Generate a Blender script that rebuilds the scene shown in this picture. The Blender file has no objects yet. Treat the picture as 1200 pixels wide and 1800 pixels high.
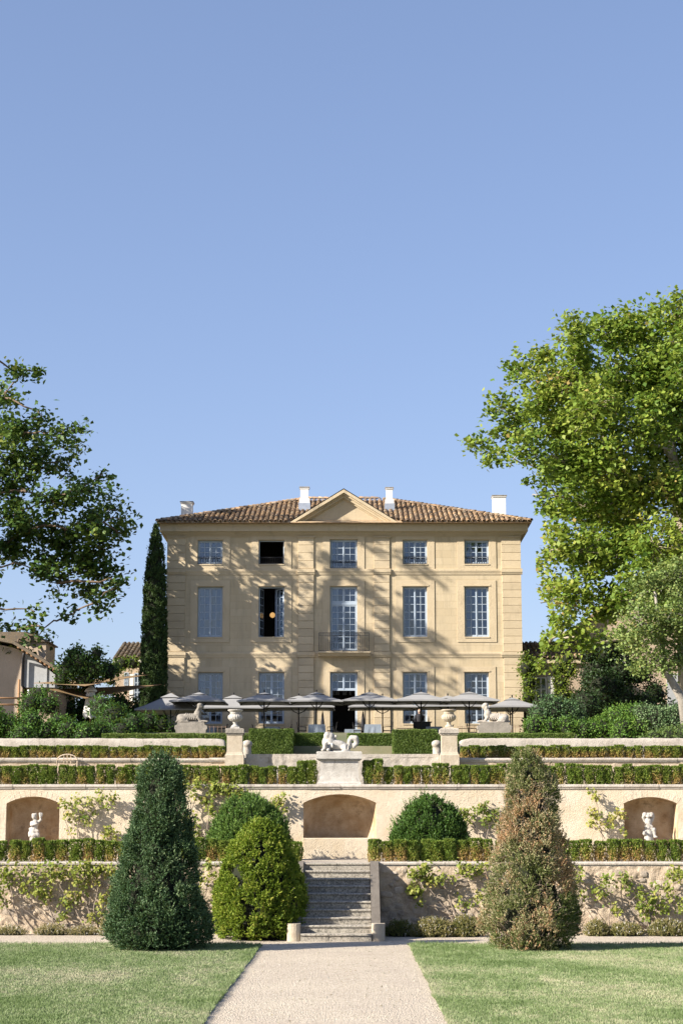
import bpy, bmesh, math, random
import numpy as np
from mathutils import Vector, Matrix, noise as mnoise

R = math.radians
random.seed(7)
rng = np.random.default_rng(7)
S = bpy.context.scene
COL = S.collection

# ------------------------------------------------------------------ camera
CAM_Z = 2.4
TH = math.atan(555 / 3100.0)
YAW = math.atan(16 * math.cos(TH) / 3100.0)
cd = bpy.data.cameras.new('camera')
cam = bpy.data.objects.new('camera', cd)
COL.objects.link(cam)
cam.location = (0, 0, CAM_Z)
cam.rotation_euler = (math.pi / 2 + TH, 0, YAW)
cd.sensor_fit = 'VERTICAL'
cd.sensor_height = 36
cd.lens = 3100 / 1800 * 36
cd.clip_start = 0.2
cd.clip_end = 9000
S.camera = cam

# ------------------------------------------------------------------ light
SUN = Vector((-2.0, -1.0, 1.2)).normalized()
EL = math.asin(SUN.z)
ROT = math.atan2(SUN.x, SUN.y)
w = bpy.data.worlds.new("World")
S.world = w
w.use_nodes = True
nt = w.node_tree
nt.nodes.clear()
sky = nt.nodes.new('ShaderNodeTexSky')
sky.sky_type = 'NISHITA'
sky.sun_disc = False
sky.sun_elevation = EL
sky.sun_rotation = ROT
sky.altitude = 200
sky.air_density = 1.0
sky.dust_density = 1.2
sky.ozone_density = 2.6
bg = nt.nodes.new('ShaderNodeBackground')
bg.inputs['Strength'].default_value = 0.102
wo = nt.nodes.new('ShaderNodeOutputWorld')
wb = nt.nodes.new('ShaderNodeMix'); wb.data_type = 'RGBA'; wb.blend_type = 'MULTIPLY'; wb.inputs[0].default_value = 1
wb.inputs[7].default_value = (1.04, 0.96, 1.0, 1)
gm = nt.nodes.new('ShaderNodeGamma'); gm.inputs[1].default_value = 0.7
wc = nt.nodes.new('ShaderNodeMix'); wc.data_type = 'RGBA'; wc.blend_type = 'MULTIPLY'; wc.inputs[0].default_value = 1
wc.inputs[7].default_value = (0.95, 1.02, 1.17, 1)
nt.links.new(sky.outputs[0], wb.inputs[6]); nt.links.new(wb.outputs[2], gm.inputs[0]); nt.links.new(gm.outputs[0], wc.inputs[6]); nt.links.new(wc.outputs[2], bg.inputs[0])
nt.links.new(bg.outputs[0], wo.inputs[0])
sd = bpy.data.lights.new('sun', 'SUN')
sd.energy = 5.0
sd.angle = R(0.45)
sd.color = (1.0, 0.915, 0.79)
so = bpy.data.objects.new('sun', sd)
COL.objects.link(so)
so.location = (-40, -20, 60)
so.rotation_euler = SUN.to_track_quat('Z', 'Y').to_euler()
S.view_settings.view_transform = 'Standard'
S.view_settings.look = 'None'
S.view_settings.exposure = 1.32
S.view_settings.gamma = 1
S.view_settings.use_curve_mapping = False

# ------------------------------------------------------------------ placing helpers
CT, ST = math.cos(TH), math.sin(TH)
_M = Matrix.Rotation(YAW, 3, 'Z') @ Matrix.Rotation(math.pi / 2 + TH, 3, 'X')
def W(u, v, y):
    """the point at distance y that stands at pixel u, v of the 1200 x 1800 photograph"""
    d = _M @ Vector((u - 600, 900 - v, -3100))
    k = y / d.y
    return Vector((d.x * k, y, CAM_Z + d.z * k))
def WX(u, y, z=CAM_Z):
    return (u - 616) * (y * CT + (z - CAM_Z) * ST) / 3100.0
def WZ(v, y):
    return CAM_Z + y * math.tan(TH + math.atan((900 - v) / 3100.0))
AX = -0.31

ROOT = {}
def tag(o, label=None, cat=None, group=None, kind=None):
    if label: o['label'] = label
    if cat: o['category'] = cat
    if group: o['group'] = group
    if kind: o['kind'] = kind
    return o
def thing(name, label, cat, loc=(0, 0, 0), group=None, rz=0):
    o = bpy.data.objects.new(name, None)
    o.empty_display_size = 0.3
    COL.objects.link(o)
    o.location = loc
    o.rotation_euler = (0, 0, rz)
    ROOT[o.name] = Vector(loc)
    return tag(o, label, cat, group)
def origin(parent):
    while parent is not None and parent.parent is not None: parent = parent.parent
    return ROOT.get(parent.name, Vector((0, 0, 0))) if parent is not None else Vector((0, 0, 0))
def link(name, me, mat=None, parent=None, loc=None):
    o = bpy.data.objects.new(name, me)
    COL.objects.link(o)
    if mat is not None and len(me.materials) == 0: me.materials.append(mat)
    if parent is not None: o.parent = parent
    if loc is not None: o.location = loc
    return o
def copy_tree(o, parent=None):
    c = o.copy(); COL.objects.link(c); c.parent = parent
    for ch in o.children: copy_tree(ch, c)
    return c

def np_mesh(name, V, F, tint=None, smooth=False):
    V = np.asarray(V, dtype=np.float32); F = np.asarray(F, dtype=np.int32)
    me = bpy.data.meshes.new(name)
    n, k = F.shape
    me.vertices.add(len(V)); me.vertices.foreach_set('co', V.ravel())
    me.loops.add(n * k); me.loops.foreach_set('vertex_index', F.ravel())
    me.polygons.add(n)
    me.polygons.foreach_set('loop_start', np.arange(0, n * k, k, dtype=np.int32))
    me.polygons.foreach_set('loop_total', np.full(n, k, dtype=np.int32))
    if smooth: me.polygons.foreach_set('use_smooth', np.ones(n, dtype=bool))
    if tint is not None:
        a = me.attributes.new('tint', 'FLOAT', 'FACE')
        a.data.foreach_set('value', np.asarray(tint, dtype=np.float32))
    me.update(calc_edges=True)
    return me

class MB:
    """collects shapes in world coordinates, links them as one mesh under a parent"""
    def __init__(s): s.v = []; s.f = []; s.sm = []; s.t = []
    def add(s, vs, fs, smooth=False, tint=0.5):
        b = len(s.v)
        s.v += [tuple(p) for p in vs]
        for f in fs:
            s.f.append([i + b for i in f]); s.sm.append(smooth); s.t.append(tint)
        return s
    def box(s, x0, x1, y0, y1, z0, z1, tint=0.5):
        return s.add([(x0,y0,z0),(x1,y0,z0),(x1,y1,z0),(x0,y1,z0),(x0,y0,z1),(x1,y0,z1),(x1,y1,z1),(x0,y1,z1)],
              [(0,3,2,1),(4,5,6,7),(0,1,5,4),(1,2,6,5),(2,3,7,6),(3,0,4,7)], tint=tint)
    def bbox(s, x0, x1, y0, y1, z0, z1, b=0.01, tint=0.5):
        """box with chamfered front and top edges"""
        v = []
        for z, i in ((z0, 0), (z1 - b, 0), (z1, b)):
            v += [(x0+i+b*(0 if i else 0), y0+i, z), (x1-i, y0+i, z), (x1-i, y1-i, z), (x0+i, y1-i, z)]
        f = [(0,3,2,1),(8,9,10,11)]
        for k in (0, 4):
            for j in range(4):
                f.append((k+j, k+(j+1)%4, k+4+(j+1)%4, k+4+j))
        return s.add(v, f, tint=tint)
    def prism(s, poly, y0, y1, tint=0.5):
        """x-z polygon extruded along y"""
        n = len(poly)
        v = [(x, y0, z) for x, z in poly] + [(x, y1, z) for x, z in poly]
        f = [tuple(range(n)), tuple(range(2*n-1, n-1, -1))]
        f += [(i, n+i, n+(i+1)%n, (i+1)%n) for i in range(n)]
        return s.add(v, f, tint=tint)
    def prism_x(s, poly, x0, x1, tint=0.5):
        """y-z polygon extruded along x"""
        n = len(poly)
        v = [(x0, y, z) for y, z in poly] + [(x1, y, z) for y, z in poly]
        f = [tuple(range(n-1,-1,-1)), tuple(range(n, 2*n))]
        f += [(i, (i+1)%n, n+(i+1)%n, n+i) for i in range(n)]
        return s.add(v, f, tint=tint)
    def tube(s, pts, rad, n=6, tint=0.5, cap=True):
        pts = [Vector(p) for p in pts]
        if not hasattr(rad, '__len__'): rad = [rad] * len(pts)
        up = Vector((0.13, 0.21, 1)).normalized()
        v = []
        for i, p in enumerate(pts):
            d = (pts[min(i+1, len(pts)-1)] - pts[max(i-1, 0)])
            d = d.normalized() if d.length > 1e-9 else Vector((0,0,1))
            a = d.cross(up)
            if a.length < 1e-3: a = d.cross(Vector((1, 0, 0)))
            a.normalize(); b = d.cross(a)
            for k in range(n):
                t = 2*math.pi*k/n
                v.append(p + (a*math.cos(t) + b*math.sin(t)) * rad[i])
        f = []
        for i in range(len(pts)-1):
            for k in range(n):
                f.append((i*n+k, i*n+(k+1)%n, (i+1)*n+(k+1)%n, (i+1)*n+k))
        if cap:
            f.append(tuple(range(n-1,-1,-1))); f.append(tuple(range((len(pts)-1)*n, len(pts)*n)))
        return s.add(v, f, smooth=True, tint=tint)
    def lathe(s, prof, cx, cy, n=24, flute=0, fr=(0,0), tint=0.5):
        """prof: (r, z) from bottom to top"""
        v = []
        for r, z in prof:
            for k in range(n):
                t = 2*math.pi*k/n
                rr = r
                if flute and fr[0] <= z <= fr[1]: rr = r * (1 - 0.07 * (k % 2))
                v.append((cx+rr*math.cos(t), cy+rr*math.sin(t), z))
        f = []
        for i in range(len(prof)-1):
            for k in range(n):
                f.append((i*n+k, i*n+(k+1)%n, (i+1)*n+(k+1)%n, (i+1)*n+k))
        f.append(tuple(range(n-1,-1,-1))); f.append(tuple(range((len(prof)-1)*n, len(prof)*n)))
        return s.add(v, f, smooth=not flute, tint=tint)
    def mesh(s, name, off=Vector((0,0,0))):
        me = bpy.data.meshes.new(name)
        me.from_pydata([(p[0]-off[0], p[1]-off[1], p[2]-off[2]) for p in s.v], [], s.f)
        me.polygons.foreach_set('use_smooth', s.sm)
        a = me.attributes.new('tint', 'FLOAT', 'FACE')
        a.data.foreach_set('value', s.t)
        me.update()
        return me
    def build(s, name, mat, parent=None):
        return link(name, s.mesh(name, origin(parent)), mat, parent)

def sculpt(name, prims, mat, parent, voxel=0.02, smooth=3, base=Vector((0,0,0)), flip=1, scale=1.0, sub=True):
    """one continuous surface grown over ellipsoids and tapered limbs"""
    bm = bmesh.new()
    def tr(p): return Vector((p[0]*flip, p[1], p[2])) * scale + base
    for p in prims:
        if p[0] == 'e':
            c, r = p[1], p[2]
            rot = Matrix.Identity(3)
            if len(p) > 3:
                ax, ang = p[3]
                rot = Matrix.Rotation(R(ang) * (flip if ax != 'X' else 1), 3, ax)
            g = bmesh.ops.create_icosphere(bm, subdivisions=3, radius=1)
            for vv in g['verts']:
                q = rot @ Vector((vv.co.x*r[0]*scale, vv.co.y*r[1]*scale, vv.co.z*r[2]*scale))
                vv.co = q + tr(c)
        else:
            _, a, ra, b, rb = p
            a, b = tr(a), tr(b); ra *= scale; rb *= scale
            n = max(2, int((b-a).length / max(0.3*min(ra, rb), 0.004)))
            n = min(n, 14)
            for i in range(n+1):
                t = i / n
                g = bmesh.ops.create_icosphere(bm, subdivisions=2, radius=ra+(rb-ra)*t)
                c = a.lerp(b, t)
                for vv in g['verts']: vv.co += c
    me = bpy.data.meshes.new('tmp'); bm.to_mesh(me); bm.free()
    o = bpy.data.objects.new('tmp', me); COL.objects.link(o)
    m = o.modifiers.new('r', 'REMESH'); m.mode = 'VOXEL'; m.voxel_size = voxel; m.use_smooth_shade = True
    m2 = o.modifiers.new('s', 'SMOOTH'); m2.factor = 0.5; m2.iterations = smooth
    dg = bpy.context.evaluated_depsgraph_get()
    me2 = bpy.data.meshes.new_from_object(o.evaluated_get(dg))
    bpy.data.objects.remove(o)
    me2.name = name
    off = origin(parent)
    me2.transform(Matrix.Translation(-off))
    me2.materials.clear()
    return link(name, me2, mat, parent)

# ------------------------------------------------------------------ materials
def nn(nt, t, **kw):
    n = nt.nodes.new(t)
    for k, v in kw.items():
        if k in ('op',): n.operation = v
        else: setattr(n, k, v)
    return n
def base_mat(name):
    m = bpy.data.materials.new(name); m.use_nodes = True
    nt = m.node_tree; nt.nodes.clear()
    out = nt.nodes.new('ShaderNodeOutputMaterial')
    p = nt.nodes.new('ShaderNodeBsdfPrincipled')
    nt.links.new(p.outputs[0], out.inputs[0])
    return m, nt, p, out
def ramp(nt, fac, stops):
    r = nt.nodes.new('ShaderNodeValToRGB')
    while len(r.color_ramp.elements) > 1: r.color_ramp.elements.remove(r.color_ramp.elements[0])
    r.color_ramp.elements[0].position = stops[0][0]; r.color_ramp.elements[0].color = (*stops[0][1], 1)
    for p, c in stops[1:]:
        e = r.color_ramp.elements.new(p); e.color = (*c, 1)
    nt.links.new(fac, r.inputs[0])
    return r.outputs[0]
def pos(nt, scale=(1,1,1)):
    g = nt.nodes.new('ShaderNodeNewGeometry')
    mp = nt.nodes.new('ShaderNodeMapping'); mp.inputs['Scale'].default_value = scale
    nt.links.new(g.outputs['Position'], mp.inputs[0])
    return mp.outputs[0]
def noise(nt, vec, scale, detail=4, rough=0.6):
    n = nt.nodes.new('ShaderNodeTexNoise')
    n.inputs['Scale'].default_value = scale; n.inputs['Detail'].default_value = detail
    n.inputs['Roughness'].default_value = rough
    if vec is not None: nt.links.new(vec, n.inputs['Vector'])
    return n.outputs[0]
def mix(nt, fac, a, b, mode='MIX'):
    m = nt.nodes.new('ShaderNodeMix'); m.data_type = 'RGBA'; m.blend_type = mode
    for sock, val in ((m.inputs[0], fac), (m.inputs[6], a), (m.inputs[7], b)):
        if isinstance(val, (int, float)): sock.default_value = val
        elif isinstance(val, tuple): sock.default_value = (*val, 1)
        else: nt.links.new(val, sock)
    return m.outputs[2]
def rng_(nt, fac, a, b, c=0, d=1):
    m = nt.nodes.new('ShaderNodeMapRange')
    nt.links.new(fac, m.inputs[0])
    for i, x in zip((1,2,3,4), (a,b,c,d)): m.inputs[i].default_value = x
    return m.outputs[0]
def math_(nt, op, a, b=0.0):
    m = nt.nodes.new('ShaderNodeMath'); m.operation = op
    for s_, v_ in ((m.inputs[0], a), (m.inputs[1], b)):
        if isinstance(v_, (int, float)): s_.default_value = v_
        else: nt.links.new(v_, s_)
    return m.outputs[0]
def bump(nt, p, h, strength, dist=0.02):
    b = nt.nodes.new('ShaderNodeBump'); b.inputs['Strength'].default_value = strength
    b.inputs['Distance'].default_value = dist
    nt.links.new(h, b.inputs['Height']); nt.links.new(b.outputs[0], p.inputs['Normal'])
def attr(nt, name='tint'):
    a = nt.nodes.new('ShaderNodeAttribute'); a.attribute_name = name
    return a.outputs['Fac']

def stone_mat(name, c1, c2, stain=(0.12,0.11,0.09), stain_amt=0.35, scale=1.5, rough=0.9, bs=0.5, speck=0.3, streak=True, tintamt=0.0):
    m, nt, p, o = base_mat(name)
    v = pos(nt)
    c = mix(nt, rng_(nt, noise(nt, v, scale, 5), 0.3, 0.7), c1, c2)
    vs = pos(nt, (1, 1, 0.28)) if streak else v
    st = rng_(nt, noise(nt, vs, scale*1.7, 6, 0.7), 0.55, 0.75, 0, stain_amt)
    c = mix(nt, st, c, stain)
    fine = noise(nt, v, 38, 4, 0.7)
    c = mix(nt, rng_(nt, fine, 0.52, 0.7, 0, speck), c, stain)
    if tintamt:
        hv = nt.nodes.new('ShaderNodeHueSaturation')
        nt.links.new(c, hv.inputs['Color'])
        nt.links.new(rng_(nt, attr(nt), 0, 1, 1-tintamt, 1+tintamt), hv.inputs['Value'])
        c = hv.outputs[0]
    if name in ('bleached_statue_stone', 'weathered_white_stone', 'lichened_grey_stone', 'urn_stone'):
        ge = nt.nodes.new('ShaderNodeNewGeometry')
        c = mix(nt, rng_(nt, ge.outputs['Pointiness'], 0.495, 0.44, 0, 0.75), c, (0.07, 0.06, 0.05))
    nt.links.new(c, p.inputs['Base Color'])
    p.inputs['Roughness'].default_value = rough
    p.inputs['Specular IOR Level'].default_value = 0.2
    h = math_(nt, 'ADD', noise(nt, v, 9, 6, 0.7), fine)
    bump(nt, p, h, bs, 0.03)
    return m
def plain(name, c, rough=0.6, metal=0.0, c2=None, scale=6, bs=0.0, spec=0.3):
    m, nt, p, o = base_mat(name)
    if c2 is None: c2 = tuple(x*0.8 for x in c)
    v = pos(nt)
    nt.links.new(mix(nt, rng_(nt, noise(nt, v, scale, 5), 0.3, 0.7), c, c2), p.inputs['Base Color'])
    p.inputs['Roughness'].default_value = rough; p.inputs['Metallic'].default_value = metal
    p.inputs['Specular IOR Level'].default_value = spec
    if bs: bump(nt, p, noise(nt, v, scale*6, 4), bs, 0.01)
    return m
def leaf_mat(name, stops, trans=0.3, rough=0.55, tcol=(0.25, 0.33, 0.04), spec=0.25):
    m, nt, p, o = base_mat(name)
    c = ramp(nt, attr(nt), stops)
    v = pos(nt)
    c = mix(nt, rng_(nt, noise(nt, v, 1.3, 2), 0.35, 0.65, 0, 0.35), c, mix(nt, 0.5, c, (0.05,0.045,0.01), 'MULTIPLY') if False else ramp(nt, attr(nt), [(q, (x[0]*0.7, x[1]*0.75, x[2]*0.7)) for q, x in stops]))
    nt.links.new(c, p.inputs['Base Color'])
    p.inputs['Roughness'].default_value = rough
    p.inputs['Specular IOR Level'].default_value = spec
    t = nt.nodes.new('ShaderNodeBsdfTranslucent')
    nt.links.new(mix(nt, 0.5, c, tcol), t.inputs[0])
    ms = nt.nodes.new('ShaderNodeMixShader'); ms.inputs[0].default_value = trans
    nt.links.new(p.outputs[0], ms.inputs[1]); nt.links.new(t.outputs[0], ms.inputs[2])
    nt.links.new(ms.outputs[0], o.inputs[0])
    return m

M = {}
def facade_material():
    m, nt, p, o = base_mat('ochre_ashlar')
    g = nt.nodes.new('ShaderNodeNewGeometry')
    sx = nt.nodes.new('ShaderNodeSeparateXYZ'); nt.links.new(g.outputs['Position'], sx.inputs[0])
    cb = nt.nodes.new('ShaderNodeCombineXYZ')
    nt.links.new(math_(nt, 'ADD', sx.outputs[0], sx.outputs[1]), cb.inputs[0]); nt.links.new(sx.outputs[2], cb.inputs[1])
    br = nt.nodes.new('ShaderNodeTexBrick')
    nt.links.new(cb.outputs[0], br.inputs['Vector'])
    br.inputs['Color1'].default_value = (0.51, 0.425, 0.295, 1)
    br.inputs['Color2'].default_value = (0.455, 0.37, 0.245, 1)
    br.inputs['Mortar'].default_value = (0.35, 0.28, 0.175, 1)
    br.inputs['Scale'].default_value = 1.0
    br.inputs['Mortar Size'].default_value = 0.006
    br.inputs['Brick Width'].default_value = 0.9
    br.inputs['Row Height'].default_value = 0.42
    br.inputs['Mortar Smooth'].default_value = 0.4
    v = pos(nt)
    c = mix(nt, rng_(nt, noise(nt, v, 0.7, 6, 0.65), 0.35, 0.65, 0, 0.5), br.outputs[0], (0.41, 0.345, 0.24))
    vs = pos(nt, (1.6, 1.6, 0.22))
    c = mix(nt, rng_(nt, noise(nt, vs, 1.6, 6, 0.7), 0.50, 0.72, 0, 0.5), c, (0.235, 0.20, 0.145))
    c = mix(nt, rng_(nt, noise(nt, v, 14, 4, 0.7), 0.55, 0.75, 0, 0.25), c, (0.24, 0.195, 0.135))
    nt.links.new(c, p.inputs['Base Color']); p.inputs['Roughness'].default_value = 0.9
    p.inputs['Specular IOR Level'].default_value = 0.15
    bump(nt, p, math_(nt, 'ADD', noise(nt, v, 7, 6, 0.7), math_(nt, 'MULTIPLY', br.outputs['Fac'], -0.7)), 0.35, 0.03)
    return m
M['facade'] = facade_material()
M['trim'] = stone_mat('ochre_trim_stone', (0.51,0.425,0.297), (0.465,0.38,0.26), (0.22,0.185,0.135), 0.45, 1.2, speck=0.15, tintamt=0.07)
M['pale_stone'] = stone_mat('weathered_white_stone', (0.50,0.455,0.40), (0.36,0.32,0.27), (0.08,0.07,0.06), 0.65, 2.5, speck=0.35, bs=0.7, tintamt=0.08)
M['grey_stone'] = stone_mat('lichened_grey_stone', (0.33,0.30,0.26), (0.23,0.21,0.18), (0.06,0.055,0.05), 0.5, 3.0, speck=0.5, bs=0.8, tintamt=0.1)
M['marble'] = stone_mat('bleached_statue_stone', (0.48,0.46,0.425), (0.36,0.335,0.30), (0.08,0.07,0.06), 0.6, 5.0, speck=0.4, bs=0.5)
M['cream'] = stone_mat('cream_render', (0.63,0.555,0.445), (0.52,0.425,0.30), (0.23,0.20,0.155), 0.65, 1.3, speck=0.35, bs=0.8)
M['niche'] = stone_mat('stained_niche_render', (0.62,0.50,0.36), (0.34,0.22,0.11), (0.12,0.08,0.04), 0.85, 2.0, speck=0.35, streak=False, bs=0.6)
M['rubble'] = stone_mat('rubble_wall_mortar', (0.54,0.45,0.345), (0.40,0.31,0.22), (0.15,0.12,0.09), 0.6, 2.4, speck=0.5, streak=False, bs=0.9)
M['rock'] = stone_mat('rubble_stone', (0.50,0.43,0.35), (0.33,0.27,0.21), (0.15,0.12,0.10), 0.35, 4.0, speck=0.35, streak=False, bs=0.9, tintamt=0.22)
M['urn'] = stone_mat('urn_stone', (0.49,0.43,0.34), (0.40,0.335,0.25), (0.16,0.13,0.10), 0.35, 4.0, speck=0.25, bs=0.5)

def step_material():
    m, nt, p, o = base_mat('lichened_step_stone')
    v = pos(nt)
    c = mix(nt, rng_(nt, noise(nt, v, 3, 5), 0.3, 0.7), (0.44,0.405,0.34), (0.32,0.285,0.235))
    n = noise(nt, v, 22, 8, 0.85)
    c = mix(nt, rng_(nt, n, 0.46, 0.56, 0, 0.8), c, (0.065,0.06,0.055))
    c = mix(nt, rng_(nt, noise(nt, v, 60, 3), 0.58, 0.66, 0, 0.6), c, (0.5,0.48,0.43))
    nt.links.new(c, p.inputs['Base Color']); p.inputs['Roughness'].default_value = 0.95
    bump(nt, p, n, 0.8, 0.02)
    return m
M['step'] = step_material()

def tile_material():
    m, nt, p, o = base_mat('roman_roof_tile')
    c = ramp(nt, attr(nt), [(0,(0.10,0.075,0.055)),(0.2,(0.20,0.135,0.09)),(0.4,(0.30,0.19,0.11)),(0.6,(0.38,0.245,0.125)),(0.8,(0.36,0.28,0.185)),(1,(0.22,0.17,0.13))])
    v = pos(nt)
    c = mix(nt, rng_(nt, noise(nt, v, 5, 6, 0.7), 0.46, 0.62, 0, 0.8), c, (0.10,0.085,0.07))
    c = mix(nt, rng_(nt, noise(nt, v, 11, 4, 0.7), 0.58, 0.70, 0, 0.6), c, (0.50,0.40,0.22))
    nt.links.new(c, p.inputs['Base Color']); p.inputs['Roughness'].default_value = 0.9
    bump(nt, p, noise(nt, v, 25, 4), 0.4, 0.01)
    return m
M['tile'] = tile_material()

def glass_material():
    m, nt, p, o = base_mat('old_window_glass')
    p.inputs['Base Color'].default_value = (0.02,0.03,0.05,1); p.inputs['Roughness'].default_value = 0.04
    gl = nt.nodes.new('ShaderNodeBsdfGlossy'); gl.inputs['Roughness'].default_value = 0.03
    gl.inputs['Color'].default_value = (0.85,0.92,1,1)
    tr = nt.nodes.new('ShaderNodeBsdfTransparent'); tr.inputs['Color'].default_value = (0.62,0.74,0.85,1)
    lw = nt.nodes.new('ShaderNodeFresnel'); lw.inputs[0].default_value = 1.9
    ms = nt.nodes.new('ShaderNodeMixShader')
    nt.links.new(math_(nt, 'MAXIMUM', lw.outputs[0], 0.13), ms.inputs[0])
    nt.links.new(tr.outputs[0], ms.inputs[1]); nt.links.new(gl.outputs[0], ms.inputs[2])
    nt.links.new(ms.outputs[0], o.inputs[0])
    bm = nt.nodes.new('ShaderNodeBump'); bm.inputs['Strength'].default_value = 0.08; bm.inputs['Distance'].default_value = 0.02
    nt.links.new(noise(nt, pos(nt), 3, 2), bm.inputs['Height']); nt.links.new(bm.outputs[0], gl.inputs['Normal'])
    return m
M['glass'] = glass_material()
M['paint_blue'] = plain('blue_grey_window_paint', (0.38,0.445,0.52), 0.5, c2=(0.32,0.385,0.47))
M['curtain'] = plain('white_voile_curtain', (0.19,0.23,0.31), 0.9, c2=(0.13,0.165,0.235), scale=3)
M['white_paint'] = plain('white_render', (0.74,0.72,0.69), 0.8, c2=(0.62,0.60,0.57), scale=3)
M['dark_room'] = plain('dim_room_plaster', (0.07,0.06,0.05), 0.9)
M['iron'] = plain('dark_wrought_iron', (0.045,0.045,0.05), 0.5, 0.4)
M['rust_iron'] = plain('rusted_iron', (0.20,0.13,0.09), 0.8)
M['zinc'] = plain('zinc_sheet', (0.42,0.46,0.52), 0.4, 0.5)
M['canvas'] = plain('taupe_parasol_canvas', (0.275,0.275,0.275), 0.85, c2=(0.235,0.235,0.24), scale=1.2)
M['black_metal'] = plain('black_powder_coat', (0.02,0.02,0.022), 0.5, 0.2)
M['cloth'] = plain('grey_table_cloth', (0.22,0.26,0.31), 0.8)
M['white_canvas'] = plain('white_canvas', (0.74,0.72,0.68), 0.8, scale=3)
M['sail'] = plain('ochre_shade_sail', (0.25,0.17,0.085), 0.8, c2=(0.21,0.14,0.07))  # cloth tone darkened, shade over the sails is put into the colour
M['wood'] = plain('weathered_wood', (0.33,0.19,0.10), 0.8)
M['bark'] = stone_mat('plane_bark', (0.42,0.37,0.28), (0.20,0.17,0.12), (0.08,0.065,0.05), 0.4, 3.0, streak=False, speck=0.2)
M['twig'] = plain('brown_twigs', (0.16,0.115,0.08), 0.9)
M['vine_bark'] = plain('fig_bark', (0.30,0.25,0.20), 0.9, c2=(0.18,0.14,0.11), scale=12)
M['dry_twig'] = plain('grey_dead_twigs', (0.38,0.32,0.27), 0.9, c2=(0.25,0.18,0.13))
M['house_wall'] = stone_mat('pinkish_house_render', (0.45,0.355,0.27), (0.38,0.30,0.225), (0.25,0.20,0.15), 0.3, 0.8)
M['grey_board'] = plain('pale_grey_boards', (0.36,0.37,0.38), 0.8, c2=(0.30,0.31,0.32))
M['skin'] = plain('skin', (0.50,0.33,0.25), 0.6)
M['black_cloth'] = plain('black_cloth', (0.025,0.025,0.03), 0.9)
def lamp_material():
    m, nt, p, o = base_mat('lit_lamp_globe')
    p.inputs['Base Color'].default_value = (0.8,0.5,0.2,1)
    p.inputs['Emission Color'].default_value = (1.0,0.55,0.18,1); p.inputs['Emission Strength'].default_value = 0.28
    return m
M['lamp'] = lamp_material()

# foliage
M['core'] = plain('dark_inner_core', (0.02,0.022,0.013), 1.0, c2=(0.012,0.016,0.008), scale=20)  # near-black colour of the solid cores inside the foliage
def dark_tile():
    m = M['tile'].copy(); m.name = 'dark_lichened_tile'
    for n_ in m.node_tree.nodes:
        if n_.type == 'VALTORGB':
            for e in n_.color_ramp.elements: c = e.color; e.color = (c[0]*0.42, c[1]*0.5, c[2]*0.6, 1)
    return m
M['dark_tile'] = dark_tile()
G = lambda *a: a
M['plane_leaf'] = leaf_mat('plane_leaf', [(0,(0.06,0.125,0.016)),(0.35,(0.115,0.195,0.026)),(0.65,(0.21,0.28,0.04)),(0.9,(0.35,0.36,0.07)),(1,(0.40,0.29,0.10))], 0.36, tcol=(0.30,0.38,0.05))
M['plane_leaf_dark'] = leaf_mat('shaded_plane_leaf', [(0,(0.024,0.06,0.013)),(0.5,(0.055,0.11,0.02)),(0.8,(0.13,0.19,0.03)),(1,(0.26,0.25,0.06))], 0.22, tcol=(0.16,0.22,0.04))  # darker ramp of the same leaf, shade put into the colour
M['light_leaf'] = leaf_mat('grey_green_leaf', [(0,(0.10,0.16,0.05)),(0.5,(0.17,0.24,0.07)),(0.8,(0.25,0.29,0.09)),(1,(0.34,0.28,0.10))], 0.3)
M['box_leaf'] = leaf_mat('box_leaf', [(0,(0.045,0.095,0.015)),(0.3,(0.105,0.175,0.026)),(0.55,(0.20,0.24,0.045)),(0.75,(0.33,0.28,0.075)),(1,(0.44,0.29,0.12))], 0.22)
M['hedge_leaf'] = leaf_mat('clipped_hedge_leaf', [(0,(0.06,0.11,0.022)),(0.5,(0.13,0.19,0.04)),(1,(0.22,0.26,0.07))], 0.22)
M['yew_leaf'] = leaf_mat('blue_green_yew_needle', [(0,(0.018,0.045,0.018)),(0.45,(0.052,0.105,0.042)),(0.75,(0.11,0.175,0.08)),(1,(0.19,0.25,0.125))], 0.12)
M['bright_yew'] = leaf_mat('yellow_green_yew_needle', [(0,(0.05,0.09,0.009)),(0.45,(0.13,0.20,0.018)),(0.75,(0.24,0.32,0.035)),(1,(0.38,0.38,0.07))], 0.25)
M['dome_leaf'] = leaf_mat('green_dome_yew_needle', [(0,(0.02,0.055,0.01)),(0.5,(0.06,0.13,0.022)),(1,(0.15,0.24,0.05))], 0.15)
M['dying_yew'] = leaf_mat('browning_yew_needle', [(0,(0.09,0.12,0.035)),(0.3,(0.22,0.24,0.09)),(0.5,(0.33,0.31,0.18)),(0.75,(0.44,0.31,0.19)),(1,(0.48,0.27,0.15))], 0.22)
M['cypress_leaf'] = leaf_mat('cypress_scale_leaf', [(0,(0.014,0.033,0.010)),(0.6,(0.035,0.07,0.018)),(1,(0.075,0.12,0.035))], 0.1)
M['fig_leaf'] = leaf_mat('fig_leaf', [(0,(0.09,0.15,0.025)),(0.4,(0.18,0.23,0.04)),(0.75,(0.33,0.33,0.07)),(1,(0.42,0.33,0.13))], 0.35)
M['ivy_leaf'] = leaf_mat('ivy_leaf', [(0,(0.02,0.055,0.01)),(0.5,(0.065,0.15,0.02)),(1,(0.17,0.27,0.045))], 0.2, rough=0.6)
M['laurel_leaf'] = leaf_mat('laurel_leaf', [(0,(0.03,0.075,0.027)),(0.6,(0.075,0.14,0.055)),(1,(0.18,0.25,0.12))], 0.12, rough=0.55)
M['creeper_leaf'] = leaf_mat('creeper_leaf', [(0,(0.06,0.12,0.015)),(0.5,(0.14,0.21,0.025)),(1,(0.28,0.30,0.05))], 0.3)
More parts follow.
